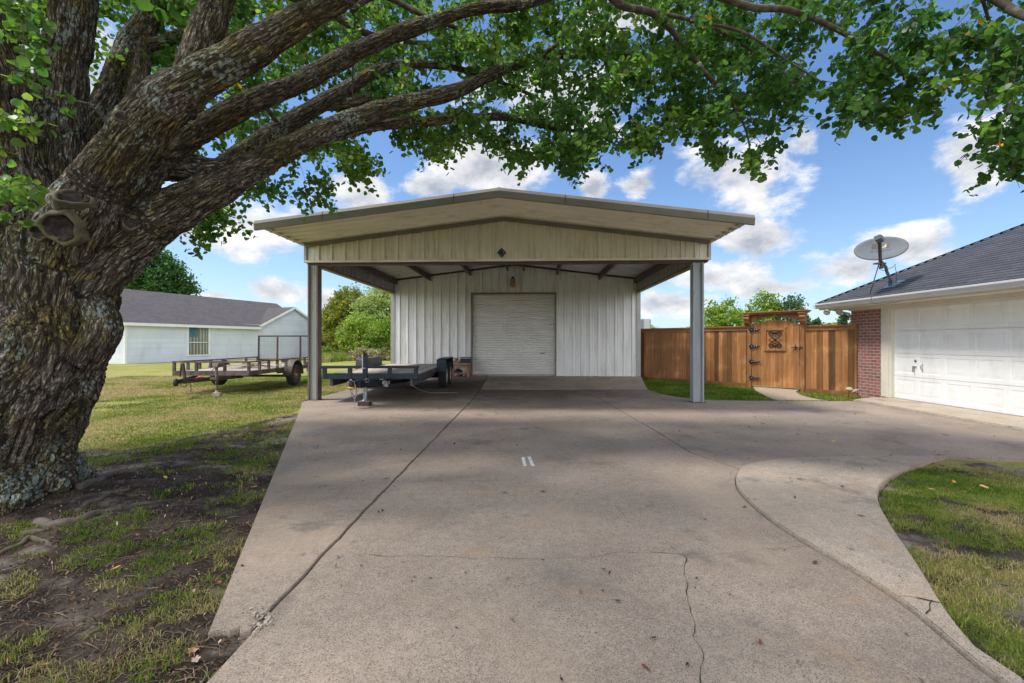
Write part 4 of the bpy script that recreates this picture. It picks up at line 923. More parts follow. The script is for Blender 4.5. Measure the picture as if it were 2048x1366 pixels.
for i in range(n):
    s0 = i*h/n; s1 = (i+1.25)*h/n; a = Vector((x0+s0, EYn+.03-s0, zt+RP*s0+.028)); c = Vector((x0+s1, EYn+.03-s1, zt+RP*s1+.02)); d = Vector((.11, .11, -.03)); 
    L_ = Vector((-.10, -.09, -.035)); R_ = Vector((.10, .10, -.02)); b.add([a+Vector((-.12, 0, -.03)), a, a+Vector((0, .12, -.03)), c+Vector((-.12, 0, -.03)), c, c+Vector((0, .12, -.03))], [(0, 1, 4, 3), (1, 2, 5, 4)], random.random())
b.build('hip_cap', mat('hip_shingle', (.055, .057, .072), s1=20, a1=.2, rough=.95, tone=.25), gar)
# twin flood lamp at the eave corner
t = thing('flood_lamp', 'white twin head floodlight under the eave at the brick corner', 'flood lamp', (8.87, 11.93, 2.05), 0)
M_lampw = mat('lamp_white', (.50, .48, .45), s1=8, a1=.1, rough=.5)
b = MB(); b.tube([(.06, .02, -.10), (.0, .05, .05), (-.15, .08, .085), (-.30, .1, .12)], .028, 8); b.build('arm', M_lampw, t)
for (o_, ax) in (((-.22, .1, .10), (-.5, -.75, -.1)), ((-.50, .12, .12), (-.75, -.45, -.5))):
    b = MB(); b.lathe([(.03, -.07), (.045, -.02), (.075, .06), (.08, .09), (.07, .095), (.06, .07), (.0001, .055)], o_, ax, 14); b.build('lamp_head', M_lampw, t)
b = MB(); b.tube([(-.30, .1, .12), (-.42, .11, .15), (-.5, .12, .12)], .018, 8); b.build('swivel', M_lampw, t)
# ------------------------------------------------------------------ wooden fence and gate
def wood_extra(H, c):
    t, L = H['t'], H['L']; at = t.nodes.new('ShaderNodeAttribute'); at.attribute_name = 'tone'
    m2 = t.nodes.new('ShaderNodeMapping'); L(H['tc'].outputs['Object'], m2.inputs[0]); m2.inputs['Scale'].default_value = (14, 14, .9)
    cb = t.nodes.new('ShaderNodeCombineXYZ'); a7 = t.nodes.new('ShaderNodeMath'); a7.operation = 'MULTIPLY'; a7.inputs[1].default_value = 57; L(at.outputs['Fac'], a7.inputs[0]); L(a7.outputs[0], cb.inputs[1]); L(a7.outputs[0], cb.inputs[2])
    L(cb.outputs[0], m2.inputs['Location'])
    n = t.nodes.new('ShaderNodeTexNoise'); n.inputs['Scale'].default_value = 1; n.inputs['Detail'].default_value = 7; n.inputs['Distortion'].default_value = .8; L(m2.outputs[0], n.inputs['Vector'])
    c = H['mix'](H['rng'](n.outputs[0], .38, .66, 0, .65), c, (.17, .062, .014)); c = H['mix'](H['rng'](H['noise'](2.2, 4, .6), .52, .72, 0, .5), c, (.50, .27, .115))
    return H['mul'](c, H['rng'](at.outputs['Fac'], 0, 1, .42, 1.5, False)), n.outputs[0]
M_wood = mat('stained_cedar', (.285, .13, .048), s1=1.5, a1=.12, rough=.5, bump=.25, bd=.004, spec=.4, extra=wood_extra)
fd = Vector((FEN1[0]-FEN0[0], FEN1[1]-FEN0[1], 0)); FLn = fd.length; frz = math.atan2(fd.y, fd.x)
t_g0, t_g1 = .601*FLn, .801*FLn                   # gate opening along the fence line
def fence(name, s0, s1, label, dz=0):
    o = Vector((*FEN0, 0))+fd.normalized()*s0; t = thing(name, label, 'fence', (o.x, o.y, dz), frz); L_ = s1-s0
    b = MB(); x = 0
    while x < L_-.01:
        w = min(random.uniform(.128, .150), L_-x); b.b2(x+.003, x+w-.003, random.uniform(-.002, .002)-.018, .0, .10, 1.72, random.random()); x += w
    b.build('boards', M_wood, t)
    b = MB(); b.b2(-.0, L_, -.075, .075, 1.80, 1.838, .55); b.build('cap_rail', M_wood, t, .004)
    b = MB(); b.b2(0, L_, -.045, -.0, 1.70, 1.80, .45); b.b2(0, L_, -.055, -.045, 1.765, 1.80, .4); b.build('top_rail', M_wood, t)
    b = MB(); b.b2(0, L_, -.03, .01, -.12, .10, .3); b.build('kickboard', M_wood, t)
    x = .3
    while x < L_:
        b = MB(); b.b2(x, x+.09, .003, .09, -.1, 1.79, .4); b.build('post', M_wood, t); x += 2.3
    b = MB(); 
    for z in (.4, 1.0, 1.55): b.b2(.0, L_, .003, .04, z, z+.09, .4)
    b.build('rear_rail', M_wood, t)
    return t
fence('wooden_fence', 0.02, t_g0-.11, 'stained cedar fence running from the metal workshop to the gate')
fence('wooden_fence', t_g1+.11, FLn-.02, 'short stained cedar fence between the gate and the brick garage', -.03)
go = Vector((*FEN0, 0))+fd.normalized()*t_g0; gw = t_g1-t_g0
gate = thing('garden_gate', 'arched cedar gate with iron grille under a carved wooden header', 'gate', (go.x, go.y, 0), frz)
for x, z1 in ((-.055, 2.0), (gw+.055, 2.0)):
    b = MB(); b.b2(x-.055, x+.055, -.06, .06, -.1, z1, .55); b.build('post', M_wood, gate, .005)
# leaf
b = MB(); x = .02; W = gw-.045
def arch(x): return 1.80+.20*math.sin(math.pi*min(1, max(0, (x-.02)/W)))**.8
while x < W-.01:
    w = min(random.choice([.075, .13, .14, .12]), W-x+.02); x1 = x+w-.002
    n = 4; pts = [(x, .06)]+[(x1, .06)]+[(x1-(x1-x)*k/n, arch(x1-(x1-x)*k/n)) for k in range(n+1)]; b.prism(pts, -.03, .0, tone=random.uniform(.45, .95)); x += w
gl = b.build('gate_leaf', M_wood, gate)
b = MB()
for z in (.3, 1.65): b.b2(.03, W, .0, .04, z, z+.11, .4)
b.build('brace', M_wood, gl)
# framed grille
gx0, gx1, gz0, gz1 = .38, .95, 1.10, 1.75
b = MB(); f = .055
b.b2(gx0, gx1, -.065, -.03, gz0, gz0+f, .7); b.b2(gx0, gx1, -.065, -.03, gz1-f, gz1, .6); b.b2(gx0, gx0+f, -.0645, -.03, gz0+f, gz1-f, .65); b.b2(gx1-f, gx1, -.0645, -.03, gz0+f, gz1-f, .75)
b.b2(gx0-.03, gx1+.03, -.045, -.03, gz0-.03, gz0, .5); b.b2(gx0-.03, gx1+.03, -.045, -.03, gz1, gz1+.02, .5)
b.b2(gx0+f, gx1-f, -.034, -.031, gz0+f, gz1-f, .85); b.build('grille_frame', M_wood, gl)
b = MB(); cx, cz = (gx0+gx1)/2, (gz0+gz1)/2; hw, hh = .18, .24; y_ = -.05
for s in (-1, 1):
    b.tube([(cx-s*hw, y_, cz-.16), (cx, y_, cz), (cx+s*hw, y_, cz+.15)], .008, 6); b.tube([(cx-s*.1, y_, cz-.05-.12), (cx+s*hw, y_, cz-.0), (cx-s*.0, y_, cz+.12)], .006, 6)
    for q in (-1, 1):
        for (ox, oz, r0) in ((.10, .175, .075),):
            pts = []
            for k in range(26):
                a = k/25*4.4*math.pi/1.3; r = r0*(1-.72*k/25); pts.append((cx+s*(ox-.0+r*math.cos(a)*1.0), y_, cz+q*(oz+r*math.sin(a))))
            b.tube(pts, .009, 6)
for dz in (-.19, 0, .19): 
    b.lathe([(.0001, .022), (.022, .014), (.032, .004), (.0001, 0)], (cx, y_+.0, cz+dz), (0, -1, 0), 8)
    for k in range(6): a = k*math.pi/3; b.tube([(cx, y_, cz+dz), (cx+.042*math.cos(a), y_-.004, cz+dz+.042*math.sin(a))], [.012, .004], 5)
b.build('iron_grille', M_blk, gl)
def hinge(z):
    b = MB(); pts = [(-.05, z-.075), (.005, z-.07), (.06, z-.04), (.12, z-.02), (.22, z-.014), (.24, z-.026), (.262, z), (.24, z+.026), (.22, z+.014), (.12, z+.02), (.06, z+.04), (.005, z+.07), (-.05, z+.075)]
    b.prism(pts, -.068, -.06); b.tube([(-.01, -.068, z-.07), (-.01, -.068, z+.07)], .012, 8)
    b.b2(.0, .2, -.06, -.031, z-.008, z+.008)
    h_ = b.build('strap_hinge', M_blk, gl)
    b = MB()
    for (px, pz) in ((-.045, z-.055), (-.045, z+.055), (.03, z), (.10, z), (.17, z)): b.lathe([(.0001, .007), (.008, .003), (.009, 0)], (px, -.068, pz), (0, -1, 0), 7)
    b.build('bolt_heads', mat('galvanised_bolt', (.55, .57, .6), rough=.3, metal=.8), h_)
for z in (.28, .76, 1.22, 1.715): hinge(z)
b = MB(); lx = W-.02; b.tube([(lx-.14, -.07, 1.20), (lx-.06, -.055, 1.205), (lx+.07, -.065, 1.195), (lx+.12, -.07, 1.20)], .011, 8)
b.lathe([(.0001, .02), (.03, .012), (.034, 0)], (lx-.05, -.035, 1.20), (0, -1, 0), 10); b.tube([(lx-.05, -.06, 1.12), (lx-.045, -.075, 1.2), (lx-.05, -.06, 1.28)], .011, 8); b.tube([(lx+.06, -.065, 1.14), (lx+.065, -.065, 1.27)], .013, 8)
for xx in (lx-.14, lx+.12): b.lathe([(.0001, -.016), (.014, -.008), (.014, .008), (.0001, .016)], (xx, -.07, 1.2), (0, -1, 0), 8)
b.build('latch', M_blk, gl)
# header: cornice, moulded lintel with arch cut, keystone, corbels
b = MB(); b.b2(-.19, gw+.22, -.21, .13, 2.20, 2.235, .4); b.b2(-.16, gw+.19, -.18, .10, 2.165, 2.20, .5); b.build('cornice', M_wood, gate, .006)
b = MB(); n = 16; pts = [(-.02, 2.16), (gw+.02, 2.16), (gw+.02, 1.90)]+[(gw-gw*k/n, 1.93+.155*math.sin(math.pi*k/n)) for k in range(n+1)]+[(-.02, 1.90)]; b.prism(pts, -.06, -.02, tone=.5)
for z in (2.13, 2.155): b.b2(.0, gw, -.085, -.06, z-.012, z+.004, .35)
for s, x in ((1, .05), (-1, gw-.05)): b.b2(x-.03, x+.03, -.075, -.06, 1.95, 2.11, .6)
b.build('lintel', M_wood, gate)
b = MB(); b.prism([(gw/2-.045, 2.15), (gw/2+.045, 2.15), (gw/2+.022, 2.065), (gw/2-.022, 2.065)], -.10, -.06, tone=.7); b.build('keystone', M_wood, gate, .004)
for x in (-.085, gw+.085):
    b = MB(); pr = [(-.02, 2.165), (-.20, 2.165), (-.205, 2.12), (-.185, 2.09), (-.20, 2.07), (-.20, 2.03), (-.175, 2.00), (-.165, 1.93), (-.12, 1.87), (-.085, 1.84), (-.06, 1.80), (-.02, 1.80)]; b.prism(pr, x-.075, x+.075, 'yz', .4)
    b.b2(x-.09, x+.09, -.215, -.02, 2.135, 2.165, .5); b.build('corbel', M_wood, gate, .005)
# two low path lamps
def path_lamp(u, v, label, col, tilt):
    a, b_ = G(u, v, -.04); t = thing('path_lamp', label, 'garden lamp', (a, b_, -.06), 0, 'path lamps at the garage corner'); t.rotation_euler = (tilt, tilt*.6, 0)
    b = MB(); b.tube([(0, 0, -.02), (0, 0, .22)], .008, 8); b.lathe([(.012, .0), (.03, .03), (.012, .05)], (0, 0, 0), n=10); b.build('stake', M_blk, t)
    b = MB(); b.lathe([(.0001, .30), (.03, .295), (.075, .265), (.095, .235), (.09, .23), (.02, .24), (.0001, .24)], n=16); b.build('shade', mat(*col), t)
    b = MB(); b.lathe([(.022, .2), (.024, .24)], n=10); b.build('lens', M_lampw, t)
path_lamp(1696, 794, 'low garden lamp with olive cap in front of the short fence', ('lamp_olive', (.36, .36, .14)), .12)
path_lamp(1724, 797, 'low garden lamp with pinkish cap tipped against the brick corner', ('lamp_pink', (.36, .25, .24)), -.5)
# white appliance panel standing behind the fence by the workshop
t = thing('white_cabinet', 'white cabinet standing behind the fence at the workshop corner', 'cabinet', (5.08, 17.35, 0), .1)
b = MB(); b.b2(-.13, .13, -.2, .25, 0, 2.22); b.build('body', M_white, t, .01); b = MB(); b.b2(.10, .135, -.205, .255, 1.9, 2.2); b.build('hinge_strip', M_trim2, t)
t = tag(MB().build('x', M_white), '', '') if False else None

# ------------------------------------------------------------------ satellite dish
dx, dy_ = 8.80, 10.56; zroof = GZt+.012+RP*(dx-(8.87+EX-.03))
dish = thing('satellite_dish', 'grey satellite dish on a bent mast bolted to the garage roof', 'satellite dish', (dx, dy_, zroof), 0)
M_dish = mat('dish_grey', (.115, .132, .15), s1=5, a1=.06, rough=.75); M_mast = mat('mast_grey', (.16, .21, .27), s1=10, a1=.15, rough=.45, metal=.2); M_arm = mat('arm_dark', (.075, .07, .07), s1=10, a1=.15, rough=.5)
b = MB(); b.add([(-.09, -.16, -.045), (.20, -.16, .115), (.20, .14, .115), (-.09, .14, -.045), (-.09, -.16, -.03), (.20, -.16, .13), (.20, .14, .13), (-.09, .14, -.03)], [(0, 1, 2, 3), (4, 5, 6, 7), (0, 1, 5, 4), (1, 2, 6, 5), (2, 3, 7, 6), (3, 0, 4, 7)])
b.prism([(-.02, .0), (.12, .08), (.04, .16), (-.03, .14)], -.06, -.05); b.prism([(-.02, .0), (.12, .08), (.04, .16), (-.03, .14)], .05, .06); b.build('foot', M_mast, dish)
top = P(1761, 518, 10.35)-Vector((dx, dy_, zroof))
mp_ = [(.03, 0, .06), (-.06, -.03, .19), (-.17, -.08, .33), (-.225, -.12, .43), (top.x-.0, top.y, .55), (top.x, top.y, top.z+.05)]
b = MB(); b.tube(mp_, .032, 12); b.build('mast', M_mast, dish)
cen = P(1761, 494, 10.28)-Vector((dx, dy_, zroof)); nrm = Vector((-.56, -.66, .55)).normalized()   # towards the sky
q = nrm.to_track_quat('Z', 'Y'); up = Vector((0, 0, 1)); ey = (up-nrm*up.dot(nrm)).normalized(); ex = ey.cross(nrm).normalized()
def dp(a, c_, z): return cen+ex*a+ey*c_+nrm*z
b = MB(); A_, B_ = .475, .33; nr, na = 10, 48; vs = []
for i in range(nr+1):
    r = i/nr
    for k in range(na): th = 2*math.pi*k/na; vs.append(dp(A_*r*math.cos(th), B_*r*math.sin(th), .085*r*r-.085))
fs = [(i*na+k, i*na+(k+1) % na, (i+1)*na+(k+1) % na, (i+1)*na+k) for i in range(nr) for k in range(na)]; n0_ = len(vs)
for k in range(na): th = 2*math.pi*k/na; vs.append(dp((A_+.004)*math.cos(th), (B_+.004)*math.sin(th), -.022))
fs += [(nr*na+k, nr*na+(k+1) % na, n0_+(k+1) % na, n0_+k) for k in range(na)]
b.add(vs, fs, .5, True); ref = b.build('reflector', M_dish, dish); 
b = MB(); n_ = 48; b.tube([dp((A_+.002)*math.cos(2*math.pi*k/n_), (B_+.002)*math.sin(2*math.pi*k/n_), -.012) for k in range(n_+1)], .010, 6, False); b.build('rim', M_arm, ref)
def dz_(a, c_): return .085*((a/A_)**2+(c_/B_)**2)-.085+.004
def text_on(body, size, a0, c0, name='lettering', m=None, sx=1.0):
    cu = bpy.data.curves.new(name, 'FONT'); cu.body = body; cu.size = size; cu.extrude = .0008; cu.align_x = 'CENTER'; cu.align_y = 'CENTER'; cu.space_character = 1.25
    tmp = bpy.data.objects.new(name, cu); C.objects.link(tmp); dg = bpy.context.evaluated_depsgraph_get(); me = bpy.data.meshes.new_from_object(tmp.evaluated_get(dg)); bpy.data.objects.remove(tmp)
    for v in me.vertices:
        a, c_ = a0+v.co.x*sx, c0+v.co.y; p_ = dp(a, c_, dz_(a, c_)+v.co.z); v.co = p_
    me.materials.clear(); me.materials.append(m); o = bpy.data.objects.new(name, me); C.objects.link(o); o.parent = ref; return o
M_ink = mat('dish_print', (.05, .06, .08), rough=.6); M_ink2 = mat('dish_print_faint', (.28, .29, .31), rough=.6)
text_on('DIRECTV', .075, 0, -.02, m=M_ink); text_on('multi satellite', .038, 0, -.17, m=M_ink2)
b = MB()
def pad(x0, x1, y0, y1): 
    k = 6; vs = []; 
    for i in range(k+1):
        for j in range(2): a, c_ = x0+(x1-x0)*i/k, (y0, y1)[j]; vs.append(dp(a, c_, dz_(a, c_)))
    b.add(vs, [(2*i, 2*i+1, 2*i+3, 2*i+2) for i in range(k)])
pad(-.155, -.03, .05, .19); pad(.10, .155, .05, .19); b.build('logo_square', mat('logo_brown', (.07, .055, .05), rough=.6), ref)
b = MB(); k = 8; vs = []
for i in range(k+1):
    x_ = -.02+.12*i/k; y0 = .05+.02*math.sin(i/k*2); y1 = .06+.12*(i/k)**2
    for c_ in (y0, y1): vs.append(dp(x_, c_, dz_(x_, c_)+.0005))
b.add(vs, [(2*i, 2*i+1, 2*i+3, 2*i+2) for i in range(k)]); b.build('logo_swoosh', mat('logo_yellow', (.5, .4, .22), rough=.6), ref)
lnb = P(1759, 476, 9.95)-Vector((dx, dy_, zroof)); bot = dp(0, -B_+.0, -.04)
b = MB(); b.tube([bot+Vector((0, 0, -.06)), bot+(lnb-bot)*.15+Vector((0, 0, -.03)), bot+(lnb-bot)*.8, lnb+Vector((0, 0, -.08))], [.030, .032, .034, .04], 10); b.build('feed_arm', M_arm, dish)
b = MB(); m3 = Matrix.Rotation(math.radians(38), 3, 'Z') @ Matrix.Rotation(math.radians(-18), 3, 'X'); hw = .115
vs = [m3 @ Vector(p) for p in [(-hw, -.06, .07), (hw, -.06, .07), (hw, -.06, -.02), (.05, -.06, -.075), (-.05, -.06, -.075), (-hw, -.06, -.02), (-hw, .06, .07), (hw, .06, .07), (hw, .06, -.02), (.05, .06, -.075), (-.05, .06, -.075), (-hw, .06, -.02)]]
b.add([lnb+v for v in vs], [(0, 1, 2, 3, 4, 5), (6, 7, 8, 9, 10, 11)]+[(i, (i+1) % 6, (i+1) % 6+6, i+6) for i in range(6)]); b.build('lnb_head', M_dish, dish, .006)
b = MB(); cp = bot+Vector((.0, .03, -.05)); b.b2(cp.x-.10, cp.x+.12, cp.y-.05, cp.y+.05, cp.z-.03, cp.z+.0); b.b2(cp.x+.02, cp.x+.07, cp.y-.04, cp.y+.02, cp.z-.13, cp.z-.03); b.build('bracket', M_arm, dish)
foot2 = P(1740, 586, 10.5)-Vector((dx, dy_, zroof))
b = MB(); b.tube([(top.x-.03, top.y, .5), (foot2.x, foot2.y, foot2.z)], .010, 8); b.b2(foot2.x-.04, foot2.x+.04, foot2.y-.03, foot2.y+.03, foot2.z-.02, foot2.z-.005); b.build('strut', M_arm, dish)
b = MB(); b.tube([(top.x, top.y-.03, .6), (top.x-.07, top.y-.02, .5), (top.x-.05, top.y-.03, .36), (top.x+.02, top.y-.04, .32), (-.05, -.1, .42), (.02, -.1, .50), (-.01, -.12, .43), (.02, -.12, .3), (.03, -.1, .06)], .006, 6); b.build('coax', M_arm, dish)
c1 = [P(u, v, Yc)-Vector((dx, dy_, zroof)) for (u, v, Yc) in [(1745, 590, 10.0), (1742, 596, 9.93), (1744, 603, 9.9), (1762, 607, 9.9), (1790, 603, 9.72), (1800, 600, 9.68)]]
b = MB(); b.tube(c1, .006, 6); b.build('cable', M_arm, dish)

# ------------------------------------------------------------------ rusty utility trailer on the lawn
M_rust = mat('rusty_steel', (.095, .070, .060), col2=(.17, .145, .13), s1=7, a1=.35, s2=5, thr=(.45, .62), rough=.75, metal=.2, bump=.3, bs=60, bd=.004)
M_rustd = mat('dark_rust', (.05, .038, .036), col2=(.14, .07, .045), s1=9, a1=.35, s2=6, thr=(.5, .65), rough=.75, metal=.2)
M_plank = mat('grey_plank', (.42, .35, .29), s1=2, a1=.2, rough=.9, tone=.3, bump=.4, bs=30, bd=.006, stretch=(8, .6, 1))
M_tyre = mat('tyre_rubber', (.028, .028, .03), s1=14, a1=.25, rough=.85, bump=.4, bs=60, bd=.006); M_rim = mat('rusty_rim', (.22, .13, .09), s1=9, a1=.4, col2=(.11, .05, .03), s2=8, thr=(.5, .6), rough=.7, metal=.3)
M_hub = mat('hub_metal', (.5, .5, .48), rough=.35, metal=.8)
def wheel(parent, c, r, w, s, mrim, hub=M_hub):
    """tyre with rim, axle along x; s = side the face looks to"""
    b = MB(); prof = [(r*.60, -w*.42), (r*.70, -w*.5), (r*.86, -w*.52), (r*.95, -w*.46), (r*.995, -w*.3), (r, -w*.1), (r*.985, -w*.09), (r*.985, -w*.06), (r, -w*.05), (r, w*.05), (r*.985, w*.06), (r*.985, w*.09), (r, w*.1), (r*.995, w*.3), (r*.95, w*.46), (r*.86, w*.52), (r*.70, w*.5), (r*.60, w*.42)]
    b.lathe(prof, (0, 0, 0), (1, 0, 0), 40); o = b.build('tyre', M_tyre, parent); o.location = c
    b = MB(); pr = [(r*.61, s*w*.42), (r*.58, s*w*.45), (r*.55, s*w*.36), (r*.50, s*w*.12), (r*.44, s*w*.10), (r*.34, s*w*.26), (r*.26, s*w*.28), (r*.22, s*w*.18), (r*.18, s*w*.18), (r*.0001, s*w*.18)]; b.lathe(pr, (0, 0, 0), (1, 0, 0), 28)
    b.lathe([(r*.61, -s*w*.42), (r*.5, -s*w*.2), (r*.0001, -s*w*.1)], (0, 0, 0), (1, 0, 0), 20); b.build('rim', mrim, o)
    b = MB(); b.lathe([(r*.13, 0), (r*.13, w*.3), (r*.09, w*.42), (.0001, w*.44)], (s*w*.1, 0, 0), (s, 0, 0), 14); b.build('hub', hub, o)
    b = MB()
    for k in range(5): a = k*2*math.pi/5; b.lathe([(.012, 0), (.012, .02), (.0001, .024)], (s*w*.26, r*.28*math.cos(a), r*.28*math.sin(a)), (s, 0, 0), 6)
    b.build('lug_nuts', hub, o); return o
rt = thing('utility_trailer', 'rusty single axle utility trailer with mesh ramp gate on the lawn', 'trailer', (-7.97, 12.07, 0), R(.4))
W2 = .985; TL = 4.0; zb, zt_ = .46, .84
b = MB(); b.b2(-W2, W2, -.03, .03, zb, zb+.12); 
for s in (-1, 1): b.b2(s*W2-.04, s*W2+.04, .03, TL, zb+.0, zb+.12)
b.b2(-W2, W2, TL-.03, TL+.03, zb, zb+.12)
for y in (.8, 1.6, 2.4, 3.2): b.b2(-W2+.04, W2-.04, y-.02, y+.02, zb, zb+.06)
b.build('frame', M_rust, rt)
b = MB(); x = -W2+.05
while x < W2-.1: b.b2(x, x+.155, .04+random.uniform(0, .03), TL-.04, zb+.085, zb+.125, random.random()); x += .163
b.build('deck', M_plank, rt)
b = MB()
for k in range(7): 
    a = random.uniform(-.25, .25); cx_ = -.1+.5*random.random(); cy_ = 1.0+1.6*random.random(); b.box((cx_, cy_, zb+.145+.02*k), (.14, 1.5, .02), Matrix.Rotation(a+1.2*(k % 2), 3, 'Z'), random.random())
b.build('loose_boards', M_plank, rt)
b = MB(); b.b2(-W2-.03, W2+.03, -.035, .035, zt_-.04, zt_)
for s in (-1, 1): b.b2(s*W2-.03, s*W2+.03, .035, TL, zt_-.04, zt_-.002)
b.build('top_rail', M_rust, rt)
for (x, y) in [(-W2, 0), (-.40, 0), (.35, 0), (W2, 0)]+[(s*W2, y) for s in (-1, 1) for y in (.52, 1.0, 1.48, TL-.7, TL)]:
    b = MB(); b.b2(x-.03, x+.03, y-.028, y+.028, zb+.12 if y else zb, zt_-.04); b.build('stake', M_rust if x != .35 else M_rustd, rt)
for s in (-1, 1):
    wheel(rt, (s*(W2+.17), 2.15, .33), .33, .20, s, M_rim)
    b = MB(); n = 14; ro = .41; vs = []
    for i in range(n+1):
        a = math.pi*(1.02-1.04*i/n); 
        for x in (s*(W2+.03), s*(W2+.30)): vs.append((x, 2.15-ro*math.cos(a)*-1 if False else 2.15+ro*math.cos(a), .36+ro*math.sin(a)*1.08))
    b.add(vs, [(2*i, 2*i+1, 2*i+3, 2*i+2) for i in range(n)], .5, True)
    vs = [(s*(W2+.30), 2.15+ro*math.cos(math.pi*i/n), .36+ro*1.08*math.sin(math.pi*i/n)) for i in range(n+1)]+[(s*(W2+.30), 2.15+(ro-.03)*math.cos(math.pi*i/n), .36+(ro-.03)*1.08*math.sin(math.pi*i/n)) for i in range(n+1)]
    b.add(vs, [(i, i+1, n+2+i, n+1+i) for i in range(n)])
    vs = [(s*(W2+.03), 2.15+ro*math.cos(math.pi*i/n), .36+ro*1.08*math.sin(math.pi*i/n)) for i in range(n+1)]; b.add(vs, [tuple(range(n+1))])
    b.bar((s*(W2+.03), 2.15-ro-.02, .46), (s*(W2+.30), 2.15-ro-.02, .42), .05, .06); b.build('fender', M_rust, rt)
b = MB(); b.tube([(-W2-.15, 2.15, .30), (W2+.15, 2.15, .30)], .035, 10); 
for s in (-1, 1): b.bar((s*(W2-.08), 1.65, .42), (s*(W2-.08), 2.65, .42), .05, .04)
b.build('axle', M_rustd, rt)
b = MB()
for s in (-1, 1): b.bar((s*.02, -1.12, .40), (s*.62, .35, .42), .05, .10)
b.bar((-.0, -1.2, .40), (0, -.8, .40), .07, .08); b.build('tongue', M_rustd, rt)
b = MB(); b.lathe([(.0001, -.09), (.045, -.075), (.06, -.02), (.05, .05), (.03, .09), (.0001, .10)], (-.02, -1.27, .385), (0, 0, 1), 14); b.bar((-.01, -1.25, .43), (0, -1.0, .43), .07, .05); b.tube([(0, -1.1, .45), (.02, -1.0, .48), (.04, -.9, .46)], .012, 6); b.build('coupler', M_blk, rt)
b = MB(); jx, jy = .62, -.75; b.tube([(jx, jy, .06), (jx, jy, .35)], .024, 10); b.tube([(jx, jy, .28), (jx-.01, jy, .70)], .033, 10); b.tube([(jx, jy, .70), (jx-.01, jy, .745)], .042, 8); b.tube([(jx, jy-.03, .73), (jx-.07, jy-.06, .66), (jx-.09, jy-.06, .60)], .009, 6)
b.bar((jx-.16, jy+.02, .44), (jx+.03, jy, .44), .06, .05); b.build('jack', M_rust, rt)
b = MB(); b.box((jx, jy, .045), (.17, .14, .09), Matrix.Rotation(.3, 3, 'Z')); b.lathe([(.045, .09), (.028, .15)], (jx, jy, 0)); b.build('jack_foot', M_plank, rt)
b = MB(); b.bar((-.25, -.62, .30), (-.33, -.60, .80), .055, .05, (0, 1, 0)); b.bar((-.40, -.60, .48), (-.38, -.58, .80), .02, .04, (0, 1, 0)); b.bar((-.38, -.6, .79), (-.3, -.6, .80), .04, .04); b.build('winch_post', M_rustd, rt)
def chain(b, pts, r=.010, n=10):
    pts = [Vector(p) for p in pts]
    for i in range(len(pts)-1):
        c = (pts[i]+pts[i+1])/2; d = (pts[i+1]-pts[i]); l = d.length*.62; d.normalize(); s_ = Vector((0, 1, 0)) if i % 2 else Vector((1, 0, 0)); s_ = (s_-d*s_.dot(d)).normalized()
        b.tube([c+d*l*math.cos(a*math.pi/4)+s_*l*.5*math.sin(a*math.pi/4) for a in range(9)], r*.5, 5, False)
def hang(p0, p1, sag, n): return [Vector(p0).lerp(Vector(p1), i/n)+Vector((0, 0, -sag*4*(i/n)*(1-i/n))) for i in range(n+1)]
b = MB(); chain(b, hang((-.15, -1.0, .40), (.05, -.95, .36), .12, 7), .014); chain(b, hang((.10, -.95, .40), (.12, -.95, .12), 0, 7), .014); b.tube([(.12, -.95, .12), (.15, -.95, .08), (.17, -.95, .11), (.16, -.95, .14)], .008, 6); b.build('chain', mat('chain_rust', (.30, .20, .12), s1=30, a1=.3, rough=.6, metal=.4), rt)
b = MB(); b.tube([(.1, -.75, .46), (.2, -.72, .48), (.26, -.70, .455)], .018, 8); b.build('wiring_plug', mat('red_plug', (.5, .04, .03), rough=.5), rt)
b = MB(); y0, z0, z1 = TL+.06, .44, 1.58; lean = .03
for x in (-W2, -W2+.66, W2-.66+.16, W2): b.bar((x, y0, z0), (x, y0+lean, z1), .045, .045, (0, 1, 0))
for z in (z0, z1-.02, .72): b.bar((-W2, y0+lean*(z-z0), z), (W2, y0+lean*(z-z0), z), .045, .045)
gt_ = b.build('ramp_gate', M_rustd, rt)
b = MB()
for i in range(40): x = -W2+.05*i+.01; b.box((x, y0+.015, (z0+z1)/2), (.006, .004, z1-z0))
for i in range(22): z = z0+.05*i+.03; b.box((0, y0+.018, z), (2*W2, .004, .006))
b.build('wire_mesh', mat('mesh_wire', (.30, .30, .32), rough=.6, metal=.4), gt_)
for s in (-1, 1):
    b = MB(); b.b2(s*W2-.02 if s > 0 else -W2-.22, s*W2+.22 if s > 0 else -W2+.02, TL-.55, TL-.52, .50, .68); tb = b.build('light_box', M_rustd, rt)
    b = MB(); b.b2(s*(W2+.14)-.05, s*(W2+.14)+.05, TL-.57, TL-.551, .54, .64); b.build('tail_light', mat('red_lens', (.4, .03, .03), rough=.25), tb)
b = MB(); b.b2(W2+.02, W2+.26, TL-.6, TL-.585, .36, .48); b.build('number_plate', mat('plate_grey', (.42, .44, .45), rough=.5), rt)
b = MB(); b.b2(-.16, .06, TL+.01, TL+.05, .60, .72); b.build('hinge_plate', M_rustd, rt)

